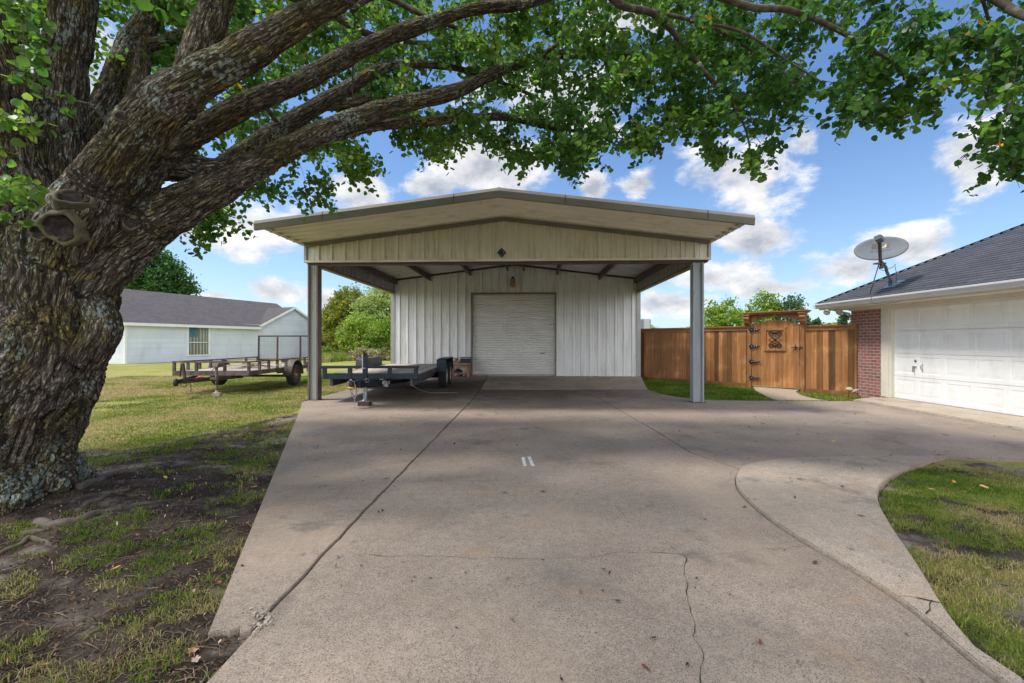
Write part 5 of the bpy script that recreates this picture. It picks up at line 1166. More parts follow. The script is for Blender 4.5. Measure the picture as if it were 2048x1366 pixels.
# ------------------------------------------------------------------ dark blue flatbed trailer in the carport
M_blue = mat('navy_paint', (.014, .032, .055), s1=6, a1=.2, col2=(.012, .02, .03), s2=5, thr=(.5, .65), rough=.4, spec=.4, bump=.1, bs=25, bd=.01); M_navy = mat('navy_dark', (.014, .018, .028), s1=6, a1=.3, rough=.45); M_dirtynavy = mat('navy_worn', (.075, .072, .085), col2=(.12, .105, .10), s1=6, a1=.2, s2=4, thr=(.45, .65), rough=.65)
ft = thing('flatbed_trailer', 'dark blue tandem axle flatbed trailer parked under the carport', 'trailer', (-3.135, 10.12, 0), R(.9))
W2 = 1.02; TL = 5.1; zb, zd = .53, .62
b = MB(); b.b2(-W2-.02, W2+.02, -.04, .03, .53, .655); fb = b.build('front_beam', M_blue, ft)
b = MB(); b.b2(-W2-.10, W2+.04, -.055, .03, .765, .825); b.build('bulkhead_rail', M_navy, ft, .012)
for x in (-W2, -.46, .42, W2-.02):
    b = MB(); b.b2(x-.04, x+.04, -.05, .028, .5305, .765); b.build('stake', M_navy if x < 0 else M_blue, ft)
for s in (-1, 1):
    b = MB(); b.b2(s*W2-.03, s*W2+.03, .03, TL, .52, .535); b.b2(s*W2-.03, s*W2+.03, .03, TL, .60, .62); b.b2(s*(W2-.02)-.01, s*(W2-.02)+.01, .03, TL, .535, .60)
    y = .25
    while y < TL: b.b2(s*W2-.03, s*W2+.03, y, y+.07, .535, .60); y += .34
    b.build('side_rail', M_dirtynavy, ft)
    b = MB(); b.b2(s*(W2-.13)-.03, s*(W2-.13)+.03, .03, TL-.1, .37, .52); b.build('main_rail', M_dirtynavy, ft)
b = MB(); x = -W2+.03
while x < W2-.1: b.b2(x, x+.19, .05, TL-.02, .585, .622, random.random()); x += .199
b.build('deck', M_plank, ft)
for s in (-1, 1):
    for k, y in enumerate((3.35, 4.25)): wheel(ft, (s*(W2+.14), y, .36), .36, .22, s, mat('silver_rim', (.45, .45, .45), s1=9, a1=.1, rough=.4, metal=.5))
    b = MB(); pts = [(2.86, .50), (2.93, .84), (3.02, .875), (4.60, .875), (4.69, .84), (4.76, .50), (4.74, .50), (4.67, .82), (4.59, .855), (3.03, .855), (2.95, .82), (2.88, .50)]
    b.prism(pts, s*(W2+.03), s*(W2+.27), 'yz'); b.b2(s*W2-.01 if s > 0 else -W2-.03, s*W2+.03 if s > 0 else -W2+.01, 2.95, 4.67, .56, .85); fdr = b.build('fender', M_blue if s > 0 else M_dirtynavy, ft)
    b = MB()
    for i in range(6):
        for j in range(4): b.box((s*(W2+.06+.035*i), 2.872+.007*j*0+.05*0+.017*0, .56+.06*j), (.012, .006, .03), Matrix.Rotation(.7, 3, 'Y'))
    b.build('tread_pattern', M_navy, fdr)
b = MB(); 
for y in (3.35, 4.25): b.tube([(-W2-.1, y, .33), (W2+.1, y, .33)], .04, 10)
b.build('axle', M_navy, ft)
b = MB()
for s in (-1, 1): b.bar((s*.03, -.78, .475), (s*.80, 1.3, .445), .055, .12)
b.bar((0, -.9, .48), (0, -.5, .48), .09, .12); b.b2(-.11, .11, -.72, -.5, .53, .545); b.build('tongue', M_navy, ft)
b = MB(); b.lathe([(.05, -.10), (.062, -.05), (.06, .01), (.045, .05), (.0001, .065)], (-.10, -.98, .50), (0, 0, 1), 14); b.bar((-.08, -.98, .53), (0, -.7, .53), .09, .06); cpl = b.build('coupler', M_blk, ft)
b = MB(); b.lathe([(.068, -.055), (.070, -.052), (.070, -.02), (.066, -.018)], (-.10, -.98, .475), (.15, -.1, 1), 16); b.build('warning_band', mat('yellow_band', (.75, .42, .02), rough=.5), cpl)
b = MB(); b.tube([(-.165, -1.0, .45), (-.175, -1.01, .55), (-.10, -1.04, .60), (-.035, -1.02, .55), (-.03, -1.0, .42)], .006, 6); b.tube([(.10, -.8, .55), (.14, -.8, .60), (.20, -.8, .575), (.18, -.8, .53), (.12, -.8, .53)], .006, 6); b.build('safety_cable', M_hub, ft)
b = MB(); chain(b, hang((-.12, -.98, .40), (-.05, -.95, .22), .04, 6), .02); chain(b, hang((.0, -.95, .42), (-.06, -.95, .20), .05, 6), .02); chain(b, hang((-.05, -.95, .22), (-.05, -.95, .12), 0, 3), .012); b.tube([(-.05, -.95, .12), (-.05, -.95, .02)], .003, 4); b.build('safety_chain', mat('zinc', (.42, .42, .43), s1=30, a1=.2, rough=.35, metal=.8), ft)
M_jk = mat('jack_steel', (.30, .35, .38), s1=12, a1=.25, col2=(.06, .05, .05), s2=8, thr=(.55, .62), rough=.5, metal=.3)
b = MB(); jx, jy = .03, -.52; b.b2(jx-.035, jx+.035, jy-.035, jy+.035, .14, .56); jk = b.build('jack', M_jk, ft, .004)
b = MB(); b.b2(jx-.045, jx+.045, jy-.045, jy+.045, .47, 1.06); b.build('jack_sleeve', M_blue, jk, .004)
b = MB(); b.b2(jx-.055, jx-.03, jy-.055, jy-.02, .80, 1.1); b.b2(jx-.07, jx+.02, jy-.06, jy-.045, .79, .81); b.build('handle_clip', M_hub, jk)
b = MB(); b.b2(jx-.03, jx+.035, jy-.03, jy+.03, 1.06, 1.12); b.tube([(jx, jy-.03, 1.08), (jx-.02, jy-.05, 1.15), (jx+.02, jy-.05, 1.18), (jx+.01, jy-.05, 1.13)], .011, 6); b.build('crank', M_rustd, jk)
b = MB(); 
for z in (.18, .25, .32, .39): b.lathe([(.009, .0), (.0001, .001)], (jx-.005, jy-.0355, z), (0, -1, 0), 8)
b.build('pin_holes', M_blk, jk)
b = MB(); b.box((jx, jy, .105), (.23, .16, .01)); b.lathe([(.075, .11), (.04, .14)], (jx, jy, 0)); b.build('jack_foot', M_jk, jk)
b = MB(); b.box((jx-.01, jy+.0, .05), (.24, .16, .10), Matrix.Rotation(-.05, 3, 'Z')); tag(b.build('wood_block', M_rustd), 'dark wooden block under the jack foot of the blue trailer', 'wood block').matrix_world = Matrix.Translation((-3.135, 10.12, 0)) @ Matrix.Rotation(R(.9), 4, 'Z')
b = MB(); b.tube(hang((.1, -.5, .56), (.9, .1, .56), .04, 8)+hang((.9, .1, .52), (.45, -.0, .42), .05, 5)[1:], .007, 6); b.build('cable', M_blk, ft)
b = MB(); b.b2(.30, .46, -.20, -.16, .43, .50); b.b2(.33, .43, -.21, -.165, .37, .44); b.build('junction_box', M_jk, ft, .004)
b = MB(); b.tube([(.7, .8, .33), (.9, 1.2, .14), (1.1, 1.4, .06), (1.4, 1.55, .05), (1.75, 1.6, .045)], .006, 5); b.build('wire', M_hub, ft)

# ------------------------------------------------------------------ small wooden table with its clutter, beside the roller door
tb_l = S(-1.93, YW-.28, .105)
tbl = thing('wooden_table', 'small rough wooden table standing against the workshop wall', 'table', tb_l, SA)
M_rw = mat('rough_wood', (.30, .155, .10), s1=5, a1=.25, rough=.8, tone=.35, bump=.3, bs=30, stretch=(1, 1, 1)); M_rwt = mat('pale_wood', (.42, .31, .21), s1=4, a1=.2, rough=.8, tone=.2)
b = MB(); b.b2(-.36, .36, -.20, .20, .455, .485); b.build('table_top', M_rwt, tbl, .004)
b = MB(); b.b2(-.34, .34, -.19, -.165, .38, .455); b.b2(-.34, .34, .165, .19, .38, .455); b.build('apron', M_rw, tbl)
for x in (-.30, .30):
    for y in (-.16, .16): b = MB(); b.b2(x-.04, x+.04, y-.03, y+.03, 0, .455, random.random()); b.build('leg', M_rw, tbl)
b = MB(); b.b2(-.34, .34, -.195, -.17, .09, .15); b.b2(-.30, .30, -.17, .17, .10, .115); b.build('shelf', M_rw, tbl)
t = thing('cooler_box', 'black box with white rim sitting on the wooden table', 'box', S(-1.76, YW-.28, .591), SA)
b = MB(); b.b2(-.17, .17, -.13, .13, 0, .17); b.build('body', M_navy, t, .01); b = MB(); b.b2(-.178, .178, -.138, .138, .172, .19); b.build('rim', M_white, t); b = MB(); b.b2(-.175, .175, -.135, .135, .19, .215); b.build('lid', M_navy, t, .005)
t = thing('wicker_tray', 'low brown tray holding tan gloves on left of the wooden table', 'tray', S(-2.13, YW-.28, .591), SA)
b = MB(); b.prism([(-.13, 0), (.13, 0), (.16, .075), (.145, .075), (.12, .02), (-.12, .02), (-.145, .075), (-.16, .075)], -.1, .1); b.prism([(-.10, 0), (-.085, 0), (-.085, .07), (-.10, .07)], -.13, .13, 'yz'); b.prism([(.085, 0), (.10, 0), (.10, .07), (.085, .07)], -.13, .13, 'yz'); b.build('tray', M_rw, t)
t2 = thing('work_glove', 'tan crumpled gloves lying in the tray on the table', 'gloves', S(-2.12, YW-.28, .62), SA)
b = MB(); 
for (x, y, z, r) in ((-.05, 0, .05, .055), (.03, .02, .06, .05), (-.01, -.04, .09, .045), (.06, -.02, .11, .03)): b.lathe([(.0001, -r), (r*.7, -r*.7), (r, 0), (r*.75, r*.7), (.0001, r)], (x, y, z), (random.uniform(-.5, .5), .3, 1), 9)
b.build('palm', mat('glove_tan', (.45, .37, .22), s1=20, a1=.3, rough=.9), t2)
b = MB()
for k in range(5): b.tube([(-.04+.03*k, -.02, .1), (-.05+.035*k, -.05, .14+.02*(k % 2)), (-.05+.035*k, -.09, .13)], [.014, .013, .009], 6)
b.build('finger', MATS['glove_tan'], t2)
t = thing('black_bag', 'black bag on the lower shelf of the wooden table', 'bag', S(-2.02, YW-.28, .222), SA)
b = MB(); b.lathe([(.0001, 0), (.13, .0), (.16, .05), (.13, .11), (.06, .15), (.0001, .155)], n=14); b.build('sack', M_navy, t); b = MB(); b.tube([(-.07, 0, .13), (-.03, -.03, .19), (.04, -.02, .19), (.07, 0, .13)], .008, 6); b.build('handle', M_navy, t)
t = thing('cardboard_scrap', 'small white and brown parts box under the table', 'box', S(-1.85, YW-.30, .105), SA)
b = MB(); b.b2(-.1, .1, -.06, .06, 0, .075); b.build('body', M_rustd, t, .005); b = MB(); b.b2(.02, .08, -.07, -.061, .02, .065); b.build('sticker', M_white, t)

# ------------------------------------------------------------------ trees and bushes beyond
def leaf_mat(name, c1, c2, c3, trans=.4, rough=.55):
    def ex(H, c):
        t, L, mix, rng_ = H['t'], H['L'], H['mix'], H['rng']; at = t.nodes.new('ShaderNodeAttribute'); at.attribute_name = 'hue'
        c = mix(rng_(at.outputs['Fac'], 0, .5), c1, c2); c = mix(rng_(at.outputs['Fac'], .5, 1), c, c3)
        a2 = t.nodes.new('ShaderNodeAttribute'); a2.attribute_name = 'tone'; c = H['mul'](c, rng_(a2.outputs['Fac'], 0, 1, .65, 1.35, False))
        tr = t.nodes.new('ShaderNodeBsdfTranslucent'); L(H['mul'](c, 1.5), tr.inputs[0]); ms = t.nodes.new('ShaderNodeMixShader'); ms.inputs[0].default_value = trans
        L(H['b'].outputs[0], ms.inputs[1]); L(tr.outputs[0], ms.inputs[2]); L(ms.outputs[0], t.nodes['Material Output'].inputs[0]); return c
    return mat(name, c1, rough=rough, spec=.35, extra=ex)
def leaves(name, cen, size, m, parent, hue, jitter=.5, down=0):
    """simple four-cornered leaves"""
    n = len(cen); d = rng.normal(size=(n, 3)); d[:, 2] -= down; d /= np.linalg.norm(d, axis=1)[:, None]
    r = rng.normal(size=(n, 3)); s = np.cross(d, r); s /= np.linalg.norm(s, axis=1)[:, None]; sz = size*rng.uniform(1-jitter, 1+jitter, n)
    V = np.stack([cen-d*sz[:, None]*.5, cen+s*sz[:, None]*.36, cen+d*sz[:, None]*.55, cen-s*sz[:, None]*.36], 1)
    return bulk(name, V.reshape(-1, 3), np.arange(4*n).reshape(n, 4), m, parent, {'tone': np.repeat(rng.random(n), 4), 'hue': np.repeat(hue, 4)})
M_bark2 = mat('branch_bark', (.12, .095, .075), s1=9, a1=.3, rough=.9, bump=.4, bs=30, bd=.02)
def tree(name, label, cat, base, lobes, m, leaf, n_clump, per, hue0=.5, trunk_r=.2, cr=.35, fine=1, droop=0):
    """base (x,y,z); lobes [(dx,dy,z,rx,ry,rz)]"""
    t = thing(name, label, cat, base, 0); cl = []; w = np.array([l[3]*l[4]*l[5] for l in lobes])**.7; w /= w.sum()
    k = rng.choice(len(lobes), n_clump, p=w); d = rng.normal(size=(n_clump, 3)); d /= np.linalg.norm(d, axis=1)[:, None]; r = rng.uniform(.35, 1, n_clump)**.45
    Lb = np.array(lobes); cc = Lb[k, :3]+d*Lb[k, 3:6]*(r*rng.uniform(.86, 1.12, n_clump))[:, None]
    cc = cc[cc[:, 2] > .25]; nc = len(cc); cs = cr*rng.uniform(.55, 1.3, nc)
    pts = np.repeat(cc, per, 0)+rng.normal(size=(nc*per, 3))*np.repeat(cs, per)[:, None]*np.array([.55, .55, .38])
    hue = np.repeat(np.clip(hue0+rng.normal(0, .22, nc), 0, 1), per)+rng.normal(0, .08, nc*per); pts[:, 2] = np.maximum(pts[:, 2], .05)
    leaves('crown', pts, leaf, m, t, np.clip(hue, 0, 1))
    b = MB(); top = max(l[2] for l in lobes); c0 = Lb[:, :3].mean(0)
    b.tube([(0, 0, -.3), (c0[0]*.2, c0[1]*.2, top*.25), (c0[0]*.5, c0[1]*.5, top*.6), (c0[0]*.8, c0[1]*.8, top*.95)], [trunk_r*1.2, trunk_r, trunk_r*.7, trunk_r*.25], 10); tr = b.build('trunk', M_bark2, t)
    b = MB()
    for i in rng.choice(nc, min(nc, 46*fine), replace=False):
        p = Vector(cc[i]); s = Vector((c0[0]*.3, c0[1]*.3, min(p.z*.55+.2, top*.6))); mid = s.lerp(p, .5)+Vector((rng.normal()*.15, rng.normal()*.15, .15*p.z*.3)); q_ = trunk_r*.28; b.tube([s, mid, p], [q_, q_*.6, q_*.2], 5)
    b.build('branches', M_bark2, t); return t
LM_olive = leaf_mat('leaves_olive', (.10, .13, .018), (.20, .23, .028), (.32, .31, .045)); LM_bright = leaf_mat('leaves_bright', (.10, .18, .02), (.20, .31, .035), (.34, .42, .07)); LM_pale = leaf_mat('leaves_pale', (.17, .24, .06), (.28, .36, .10), (.40, .46, .17)); LM_dark = leaf_mat('leaves_dark', (.018, .06, .014), (.04, .11, .02), (.08, .17, .03)); LM_con = leaf_mat('leaves_conifer', (.03, .08, .03), (.06, .13, .045), (.12, .20, .07)); LM_brown = leaf_mat('leaves_brown', (.16, .14, .06), (.27, .24, .12), (.40, .36, .20), .3)
def at(u, Y, z=0): return ((u-1024)/F*Y, Y, z)
zv = lambda v, Y: EYE+(682-v)/F*Y
# big mixed clump behind the carport, left of the workshop
tree('shade_tree', 'tall olive green tree behind the carport, left part of clump', 'tree', at(704, 44, -.25), [(0, 0, 5.2, 1.9, 2, 1.7), (-.8, -.3, 3.9, 1.9, 2, 1.7), (.9, .2, 3.4, 1.8, 2, 2), (-1.5, 0, 2.4, 1.3, 1.6, 1.4), (.1, -.4, 2.2, 2.0, 1.6, 1.6)], LM_olive, .20, 620, 42, .5, .25, .50)
tree('shade_tree', 'pale green rounded tree right behind the workshop corner', 'tree', at(762, 42, -.25), [(0, 0, 4.9, 1.7, 2, 1.7), (-.9, 0, 4.2, 1.4, 2, 1.5), (.9, 0, 4.0, 1.8, 2, 2), (.6, -.4, 5.2, 1.3, 1.5, 1.2), (.2, -.5, 3.0, 1.7, 1.6, 1.6)], LM_pale, .18, 560, 42, .5, .25, .5)
tree('bush', 'bright green bushy sapling in front of the olive tree', 'bush', at(722, 38.5, -.2), [(0, 0, 2.9, 1.2, 1.2, 1.1), (-.9, 0, 2.0, 1.1, 1, 1), (.5, -.3, 1.5, 1.2, 1.1, 1.1), (-.3, 0, 1.1, 1.3, 1, .9)], LM_bright, .15, 360, 40, .65, .1, .38)
tree('bush', 'deep green bush against the left workshop wall edge', 'bush', at(770, 37, -.2), [(0, 0, 2.2, 1.1, 1.1, 1.2), (-.7, .3, 1.6, 1.1, 1, 1), (.6, 0, 1.2, 1.2, 1, 1)], LM_bright, .14, 330, 40, .35, .1, .36)
tree('bush', 'tan dry thicket at the foot of the clump', 'bush', at(733, 36, -.2), [(0, 0, .6, 1.3, .9, .5), (1.1, 0, .55, 1.0, .9, .5), (-1.1, 0, .35, 1.0, .8, .3)], LM_brown, .10, 170, 26, .5, .05, .30)
tree('bush', 'olive bush beside the gable end of the white house', 'bush', at(672, 50, -.3), [(0, 0, 2.6, 1.6, 1.4, 1.6), (-1.4, 0, 2.1, 1.3, 1.3, 1.3), (1.0, 0, 1.7, 1.3, 1.2, 1.1), (-.2, 0, 1.0, 1.8, 1.2, .8)], LM_olive, .17, 360, 40, .6, .15, .42)
tree('bush', 'distant dark green tree over the white house gable', 'bush', at(642, 66, -.3), [(0, 0, 4.0, 1.9, 1.5, 1.7), (-1.6, 0, 3.3, 1.5, 1.5, 1.4), (1.4, 0, 3.0, 1.5, 1.4, 1.3)], LM_olive, .26, 300, 36, .25, .2, .55)
tree('bush', 'green weedy shrub at the white house corner', 'bush', at(657, 45.5, -.3), [(0, 0, .55, .62, .6, .75), (.35, 0, .4, .5, .5, .5)], LM_bright, .12, 130, 34, .5, .04, .25)
# behind the white house and far left
tree('shade_tree', 'dark green tree rising behind the white house roof', 'tree', at(318, 50, -.3), [(0, 0, 8.4, 3.0, 3, 2.6), (-2.4, 0, 7.6, 2.4, 2.6, 2.3), (1.6, 0, 7.4, 1.9, 2.4, 1.6), (-.6, 0, 10.2, 1.9, 2, 1.5), (-4.5, 0, 8, 2.6, 2.6, 2.6), (.4, 0, 6.2, 2.6, 2, 1.8)], LM_dark, .28, 620, 44, .5, .4, .8)
tree('shade_tree', 'green tree glimpsed at the far left behind the trunk', 'tree', at(-25, 26, -.2), [(0, 0, 4.6, 2.0, 2, 1.5), (1.0, 0, 3.8, 1.2, 1.5, 1.2), (-1.6, 0, 5.2, 2, 2, 1.6)], LM_bright, .16, 360, 44, .4, .25, .55)
# behind the fence
tree('young_tree', 'airy light green tree just right of the carport post', 'tree', at(1452, 24, -.1), [(0, 0, 2.7, .9, .8, .75), (-.7, 0, 2.5, .6, .6, .75), (.6, 0, 2.4, .6, .6, .7), (-.8, 0, 3.3, .3, .3, .35), (.2, 0, 3.35, .35, .3, .4)], LM_bright, .12, 190, 22, .6, .05, .30, 1)
tree('young_tree', 'airy upright tree rising behind the gate header', 'tree', at(1524, 22.5, -.1), [(0, 0, 2.7, .5, .6, .9), (-.5, 0, 2.7, .4, .5, .75), (.5, 0, 2.7, .4, .5, .8), (0, 0, 3.5, .3, .3, .45), (.55, 0, 3.2, .3, .3, .6), (0, 0, 1.8, 1.1, .6, .5)], LM_bright, .11, 210, 22, .4, .05, .27, 1)
tree('young_tree', 'green tree right of the gate header, before the eave', 'tree', at(1580, 22, -.1), [(0, 0, 2.9, .45, .5, .9), (-.35, 0, 2.4, .4, .5, .7), (.3, 0, 3.3, .25, .3, .4), (.1, 0, 1.8, .8, .5, .5)], LM_con, .10, 150, 24, .6, .05, .25, 1)
def conifer(label, u, Y, h, w):
    t = thing('cedar_tree', label, 'tree', at(u, Y, -.1), 0); cen = []; b = MB()
    for k in range(26):
        z = .4+(h-.4)*k/26; rr = w*(1-z/h)**.8+.06
        for j in range(7):
            a = rng.uniform(0, 6.3); L_ = rr*rng.uniform(.6, 1.15); tip = np.array([math.cos(a)*L_, math.sin(a)*L_, z+L_*.35]); b.tube([(0, 0, z), tuple(tip)], [.012, .004], 4)
            m = 26; s = rng.random(m)[:, None]; cen.append(np.array([0, 0, z])*(1-s)+tip*s+rng.normal(0, .035, (m, 3)))
    cen = np.concatenate(cen); leaves('crown', cen, .075, LM_con, t, np.clip(rng.normal(.5, .25, len(cen)), 0, 1)); b.build('branches', M_bark2, t)
    b = MB(); b.tube([(0, 0, -.1), (0, 0, h)], [.06, .012], 8); b.build('trunk', M_bark2, t)
conifer('feathery cedar nearest the gate header, right of it', 1607, 19, 2.85, .75); conifer('low feathery cedar left of the floodlight', 1634, 18, 2.35, .7); conifer('feathery cedar beneath the floodlight by the brick corner', 1688, 17, 2.5, .8)
tree('bush', 'small round green treetop seen over fence by the cabinet', 'bush', at(1303, 40, -.2), [(0, 0, 2.2, .75, .8, .65), (-.4, 0, 1.6, .6, .6, .6)], LM_olive, .12, 110, 36, .4, .08, .25)
tree('bush', 'small bush top left of the carport post above the fence', 'bush', at(1384, 23, -.1), [(0, 0, 1.9, .35, .3, .3), (.2, 0, 1.6, .4, .3, .4)], LM_bright, .09, 50, 24, .6, .03, .18)
# low rusty trough and wire fence far behind
t = thing('rusty_trough', 'long rusty brown trough lying in weeds before the thicket', 'trough', at(692, 39, -.2), .1)
b = MB(); b.prism([(-.75, .0), (.75, .0), (.85, .42), (.80, .42), (.70, .05), (-.70, .05), (-.80, .42), (-.85, .42)], -.25, .25); b.build('body', mat('trough_rust', (.26, .11, .06), s1=6, a1=.3, rough=.8), t); b = MB(); b.b2(-.87, .87, -.28, -.24, .40, .45); b.build('rim', M_rust, t)
t = thing('wire_fence', 'thin wire field fence far behind the tall grass', 'fence', at(640, 58, -.3), 0)
for k in range(9): b = MB(); b.tube([(k*1.7-4, 0, 0), (k*1.7-4, 0, 1.35)], .035, 6); b.build('post', M_bark2, t)
b = MB(); 
for z in (.5, .85, 1.2): b.tube([(-4, 0, z), (9.6, 0, z)], .012, 4)
b.build('wire', M_hub, t)
# far wood on the horizon: one mass
n = 60000; a = rng.uniform(-1.2, 1.2, n); Yw = rng.uniform(150, 175, n); xw = np.tan(a)*Yw; hgt = 6.5+3*n2(xw, Yw*0, .03, 4, 91)+2*n2(xw, Yw*0, .15, 2, 92); zw = rng.random(n)**.6*np.maximum(hgt, 2)-.5
h_ = np.clip(.4+.3*n2(xw, zw, .05, 3, 93)+rng.normal(0, .1, n), 0, 1); ob = leaves('distant_wood', np.stack([xw, Yw, zw], 1), 1.1, LM_olive, None, h_); tag(ob, 'far off line of trees along the horizon', 'wood', None, 'stuff')
# ------------------------------------------------------------------ the big spreading tree
big = thing('spreading_tree', 'huge old tree with lichened trunk whose limbs arch over the driveway', 'tree', (TREE[0], TREE[1], 0), 0)
TO = Vector((TREE[0], TREE[1], 0))
LIMBS = [  # (u, v, distance, half width in px)
 [(-62, 1110, 3.80, 235), (-50, 1045, 3.84, 195), (-28, 960, 3.9, 168), (12, 860, 3.92, 158), (52, 770, 3.9, 142), (100, 680, 3.9, 121), (124, 600, 3.9, 115), (134, 520, 3.9, 112), (136, 470, 3.9, 104)],
 [(80, 590, 3.95, 70), (60, 470, 3.88, 90), (25, 340, 3.8, 70), (0, 200, 3.72, 66), (-35, 60, 3.65, 58), (-75, -100, 3.6, 48), (-130, -350, 3.6, 34), (-200, -650, 3.6, 20)],
 [(100, 560, 4.0, 62), (104, 430, 4.05, 66), (112, 300, 4.1, 58), (124, 190, 4.15, 54), (140, 70, 4.2, 50), (158, -50, 4.25, 46), (190, -260, 4.35, 36), (240, -560, 4.5, 20)],
 [(120, 500, 4.2, 70), (158, 380, 4.4, 52), (185, 285, 4.6, 42), (222, 185, 4.8, 36), (268, 85, 5.0, 32), (312, 15, 5.1, 29), (352, -70, 5.2, 24), (420, -260, 5.4, 16), (520, -480, 5.6, 9)],
 [(228, 345, 4.5, 22), (247, 268, 4.65, 24), (270, 205, 4.8, 23), (281, 140, 4.92, 21), (280, 80, 5.0, 19)],
 [(278, 92, 5.0, 16), (331, 80, 5.1, 15), (385, 55, 5.3, 11), (450, 30, 5.6, 7), (540, 20, 6.0, 4)],
 [(112, 580, 3.85, 78), (158, 450, 3.72, 82), (222, 340, 3.6, 66), (300, 235, 3.5, 57), (376, 170, 3.45, 52), (470, 115, 3.45, 42), (575, 52, 3.5, 37), (668, -5, 3.5, 31), (800, -95, 3.55, 25), (960, -160, 3.7, 20), (1150, -180, 3.9, 15), (1350, -150, 4.1, 11), (1600, -120, 4.2, 8)],
 [(352, 215, 3.55, 45), (388, 140, 3.6, 41), (410, 68, 3.65, 38), (436, -5, 3.72, 35), (462, -90, 3.8, 30), (520, -270, 3.9, 22), (620, -480, 4.1, 13)],
 [(225, 440, 3.85, 50), (300, 335, 3.9, 38), (350, 295, 3.95, 31), (410, 252, 4.02, 28), (510, 198, 4.1, 25), (600, 162, 4.2, 23), (690, 112, 4.3, 21), (760, 80, 4.4, 19), (830, 53, 4.5, 17), (950, 16, 4.7, 14), (1055, 4, 4.8, 12), (1180, -40, 5, 8)],
 [(400, 372, 4.22, 26), (450, 330, 4.35, 24), (517, 285, 4.5, 22), (586, 239, 4.7, 20), (684, 181, 4.9, 17), (757, 137, 5.1, 13), (806, 127, 5.2, 11), (900, 132, 5.4, 8), (1000, 162, 5.6, 5), (1090, 200, 5.8, 3)],
 [(640, 205, 4.8, 14), (700, 205, 4.95, 13), (742, 193, 5.0, 9)],
 [(250, 345, 3.9, 48), (310, 325, 3.98, 36), (366, 334, 4.05, 27), (464, 337, 4.15, 25), (561, 303, 4.3, 24), (659, 254, 4.5, 22), (781, 212, 4.8, 19), (870, 192, 4.95, 17), (928, 174, 5.1, 15), (1000, 138, 5.3, 13), (1077, 112, 5.5, 11), (1153, 106, 5.6, 10), (1256, 110, 5.8, 9), (1317, 119, 5.9, 8)],
 [(140, 610, 3.9, 76), (175, 548, 3.9, 80), (225, 495, 3.95, 70), (290, 450, 4.0, 56), (366, 408, 4.02, 46), (430, 373, 4.1, 40), (495, 338, 4.2, 30), (561, 308, 4.3, 24)],
 [(610, 285, 4.45, 13), (659, 271, 4.6, 13), (757, 249, 4.9, 12), (879, 239, 5.2, 10), (1000, 232, 5.5, 8), (1090, 250, 5.7, 6), (1170, 262, 5.9, 4), (1250, 262, 6.1, 2.5)],
 [(170, 720, 3.85, 36), (203, 665, 3.80, 40), (205, 640, 3.80, 38), (190, 600, 3.85, 34)],
]
THIN = [
 [(1150, -160, 4.0, 13), (1225, -5, 4.3, 9), (1307, 26, 4.5, 8), (1368, 87, 4.6, 7), (1409, 143, 4.7, 6), (1460, 195, 4.8, 4), (1491, 256, 4.9, 2.5), (1500, 300, 5, 1.5)],
 [(1150, -160, 4.0, 11), (1300, -60, 4.1, 10), (1450, -5, 4.1, 9), (1512, 14, 4.1, 9), (1578, 18, 4.1, 8), (1660, 50, 4.2, 7), (1742, 97, 4.2, 5.5), (1793, 133, 4.3, 4), (1840, 190, 4.4, 2)],
 [(1300, 20, 4.5, 5), (1409, 46, 4.6, 5), (1486, 87, 4.7, 4), (1530, 120, 4.8, 2)],
 [(1500, -120, 4.1, 9), (1750, -110, 3.9, 9), (1985, -5, 3.6, 11), (2030, 22, 3.5, 12), (2120, 60, 3.3, 9), (2250, 120, 3.2, 6)],
 [(1960, -20, 3.7, 5), (1975, 30, 3.75, 4.5), (1988, 80, 3.8, 4), (1993, 138, 3.85, 3.2), (1978, 170, 3.85, 2.4), (1972, 200, 3.9, 1.6)],
 [(1993, 125, 3.85, 2.2), (2012, 150, 3.85, 2), (2040, 175, 3.85, 1.5)],
 [(1380, 40, 4.4, 4), (1480, 60, 4.3, 4), (1560, 110, 4.3, 3), (1640, 160, 4.3, 2)],
 [(520, 195, 4.3, 6), (560, 250, 4.6, 4), (600, 300, 4.8, 2.5)],
 [(1080, 112, 5.5, 5), (1120, 85, 5.4, 4.5), (1190, 60, 5.3, 3), (1260, 55, 5.3, 2)],
 [(700, 20, 4.8, 9), (760, -10, 4.8, 7), (850, 30, 5, 6), (930, 60, 5.3, 4)],
 [(560, -20, 4.9, 13), (650, 15, 5.1, 10), (720, 60, 5.3, 8), (800, 80, 5.6, 6), (900, 85, 5.9, 4)],
 [(350, 330, 4.0, 2), (362, 372, 4.05, 1.2)], [(705, 120, 4.6, 2), (705, 190, 4.7, 1.2)],
]
def resample(pts, step):
    q = [Vector(p[0]) for p in pts]; r = [p[1] for p in pts]; P_, R_ = [], []
    for i in range(len(q)-1):
        p0, p1, p2, p3 = q[max(i-1, 0)], q[i], q[i+1], q[min(i+2, len(q)-1)]; n = max(1, int((p2-p1).length/step))
        for j in range(n):
            t = j/n; P_.append(.5*((2*p1)+(-p0+p2)*t+(2*p0-5*p1+4*p2-p3)*t*t+(-p0+3*p1-3*p2+p3)*t**3)); R_.append(r[i]*(1-t)+r[i+1]*t)
    P_.append(q[-1]); R_.append(r[-1]); return P_, R_
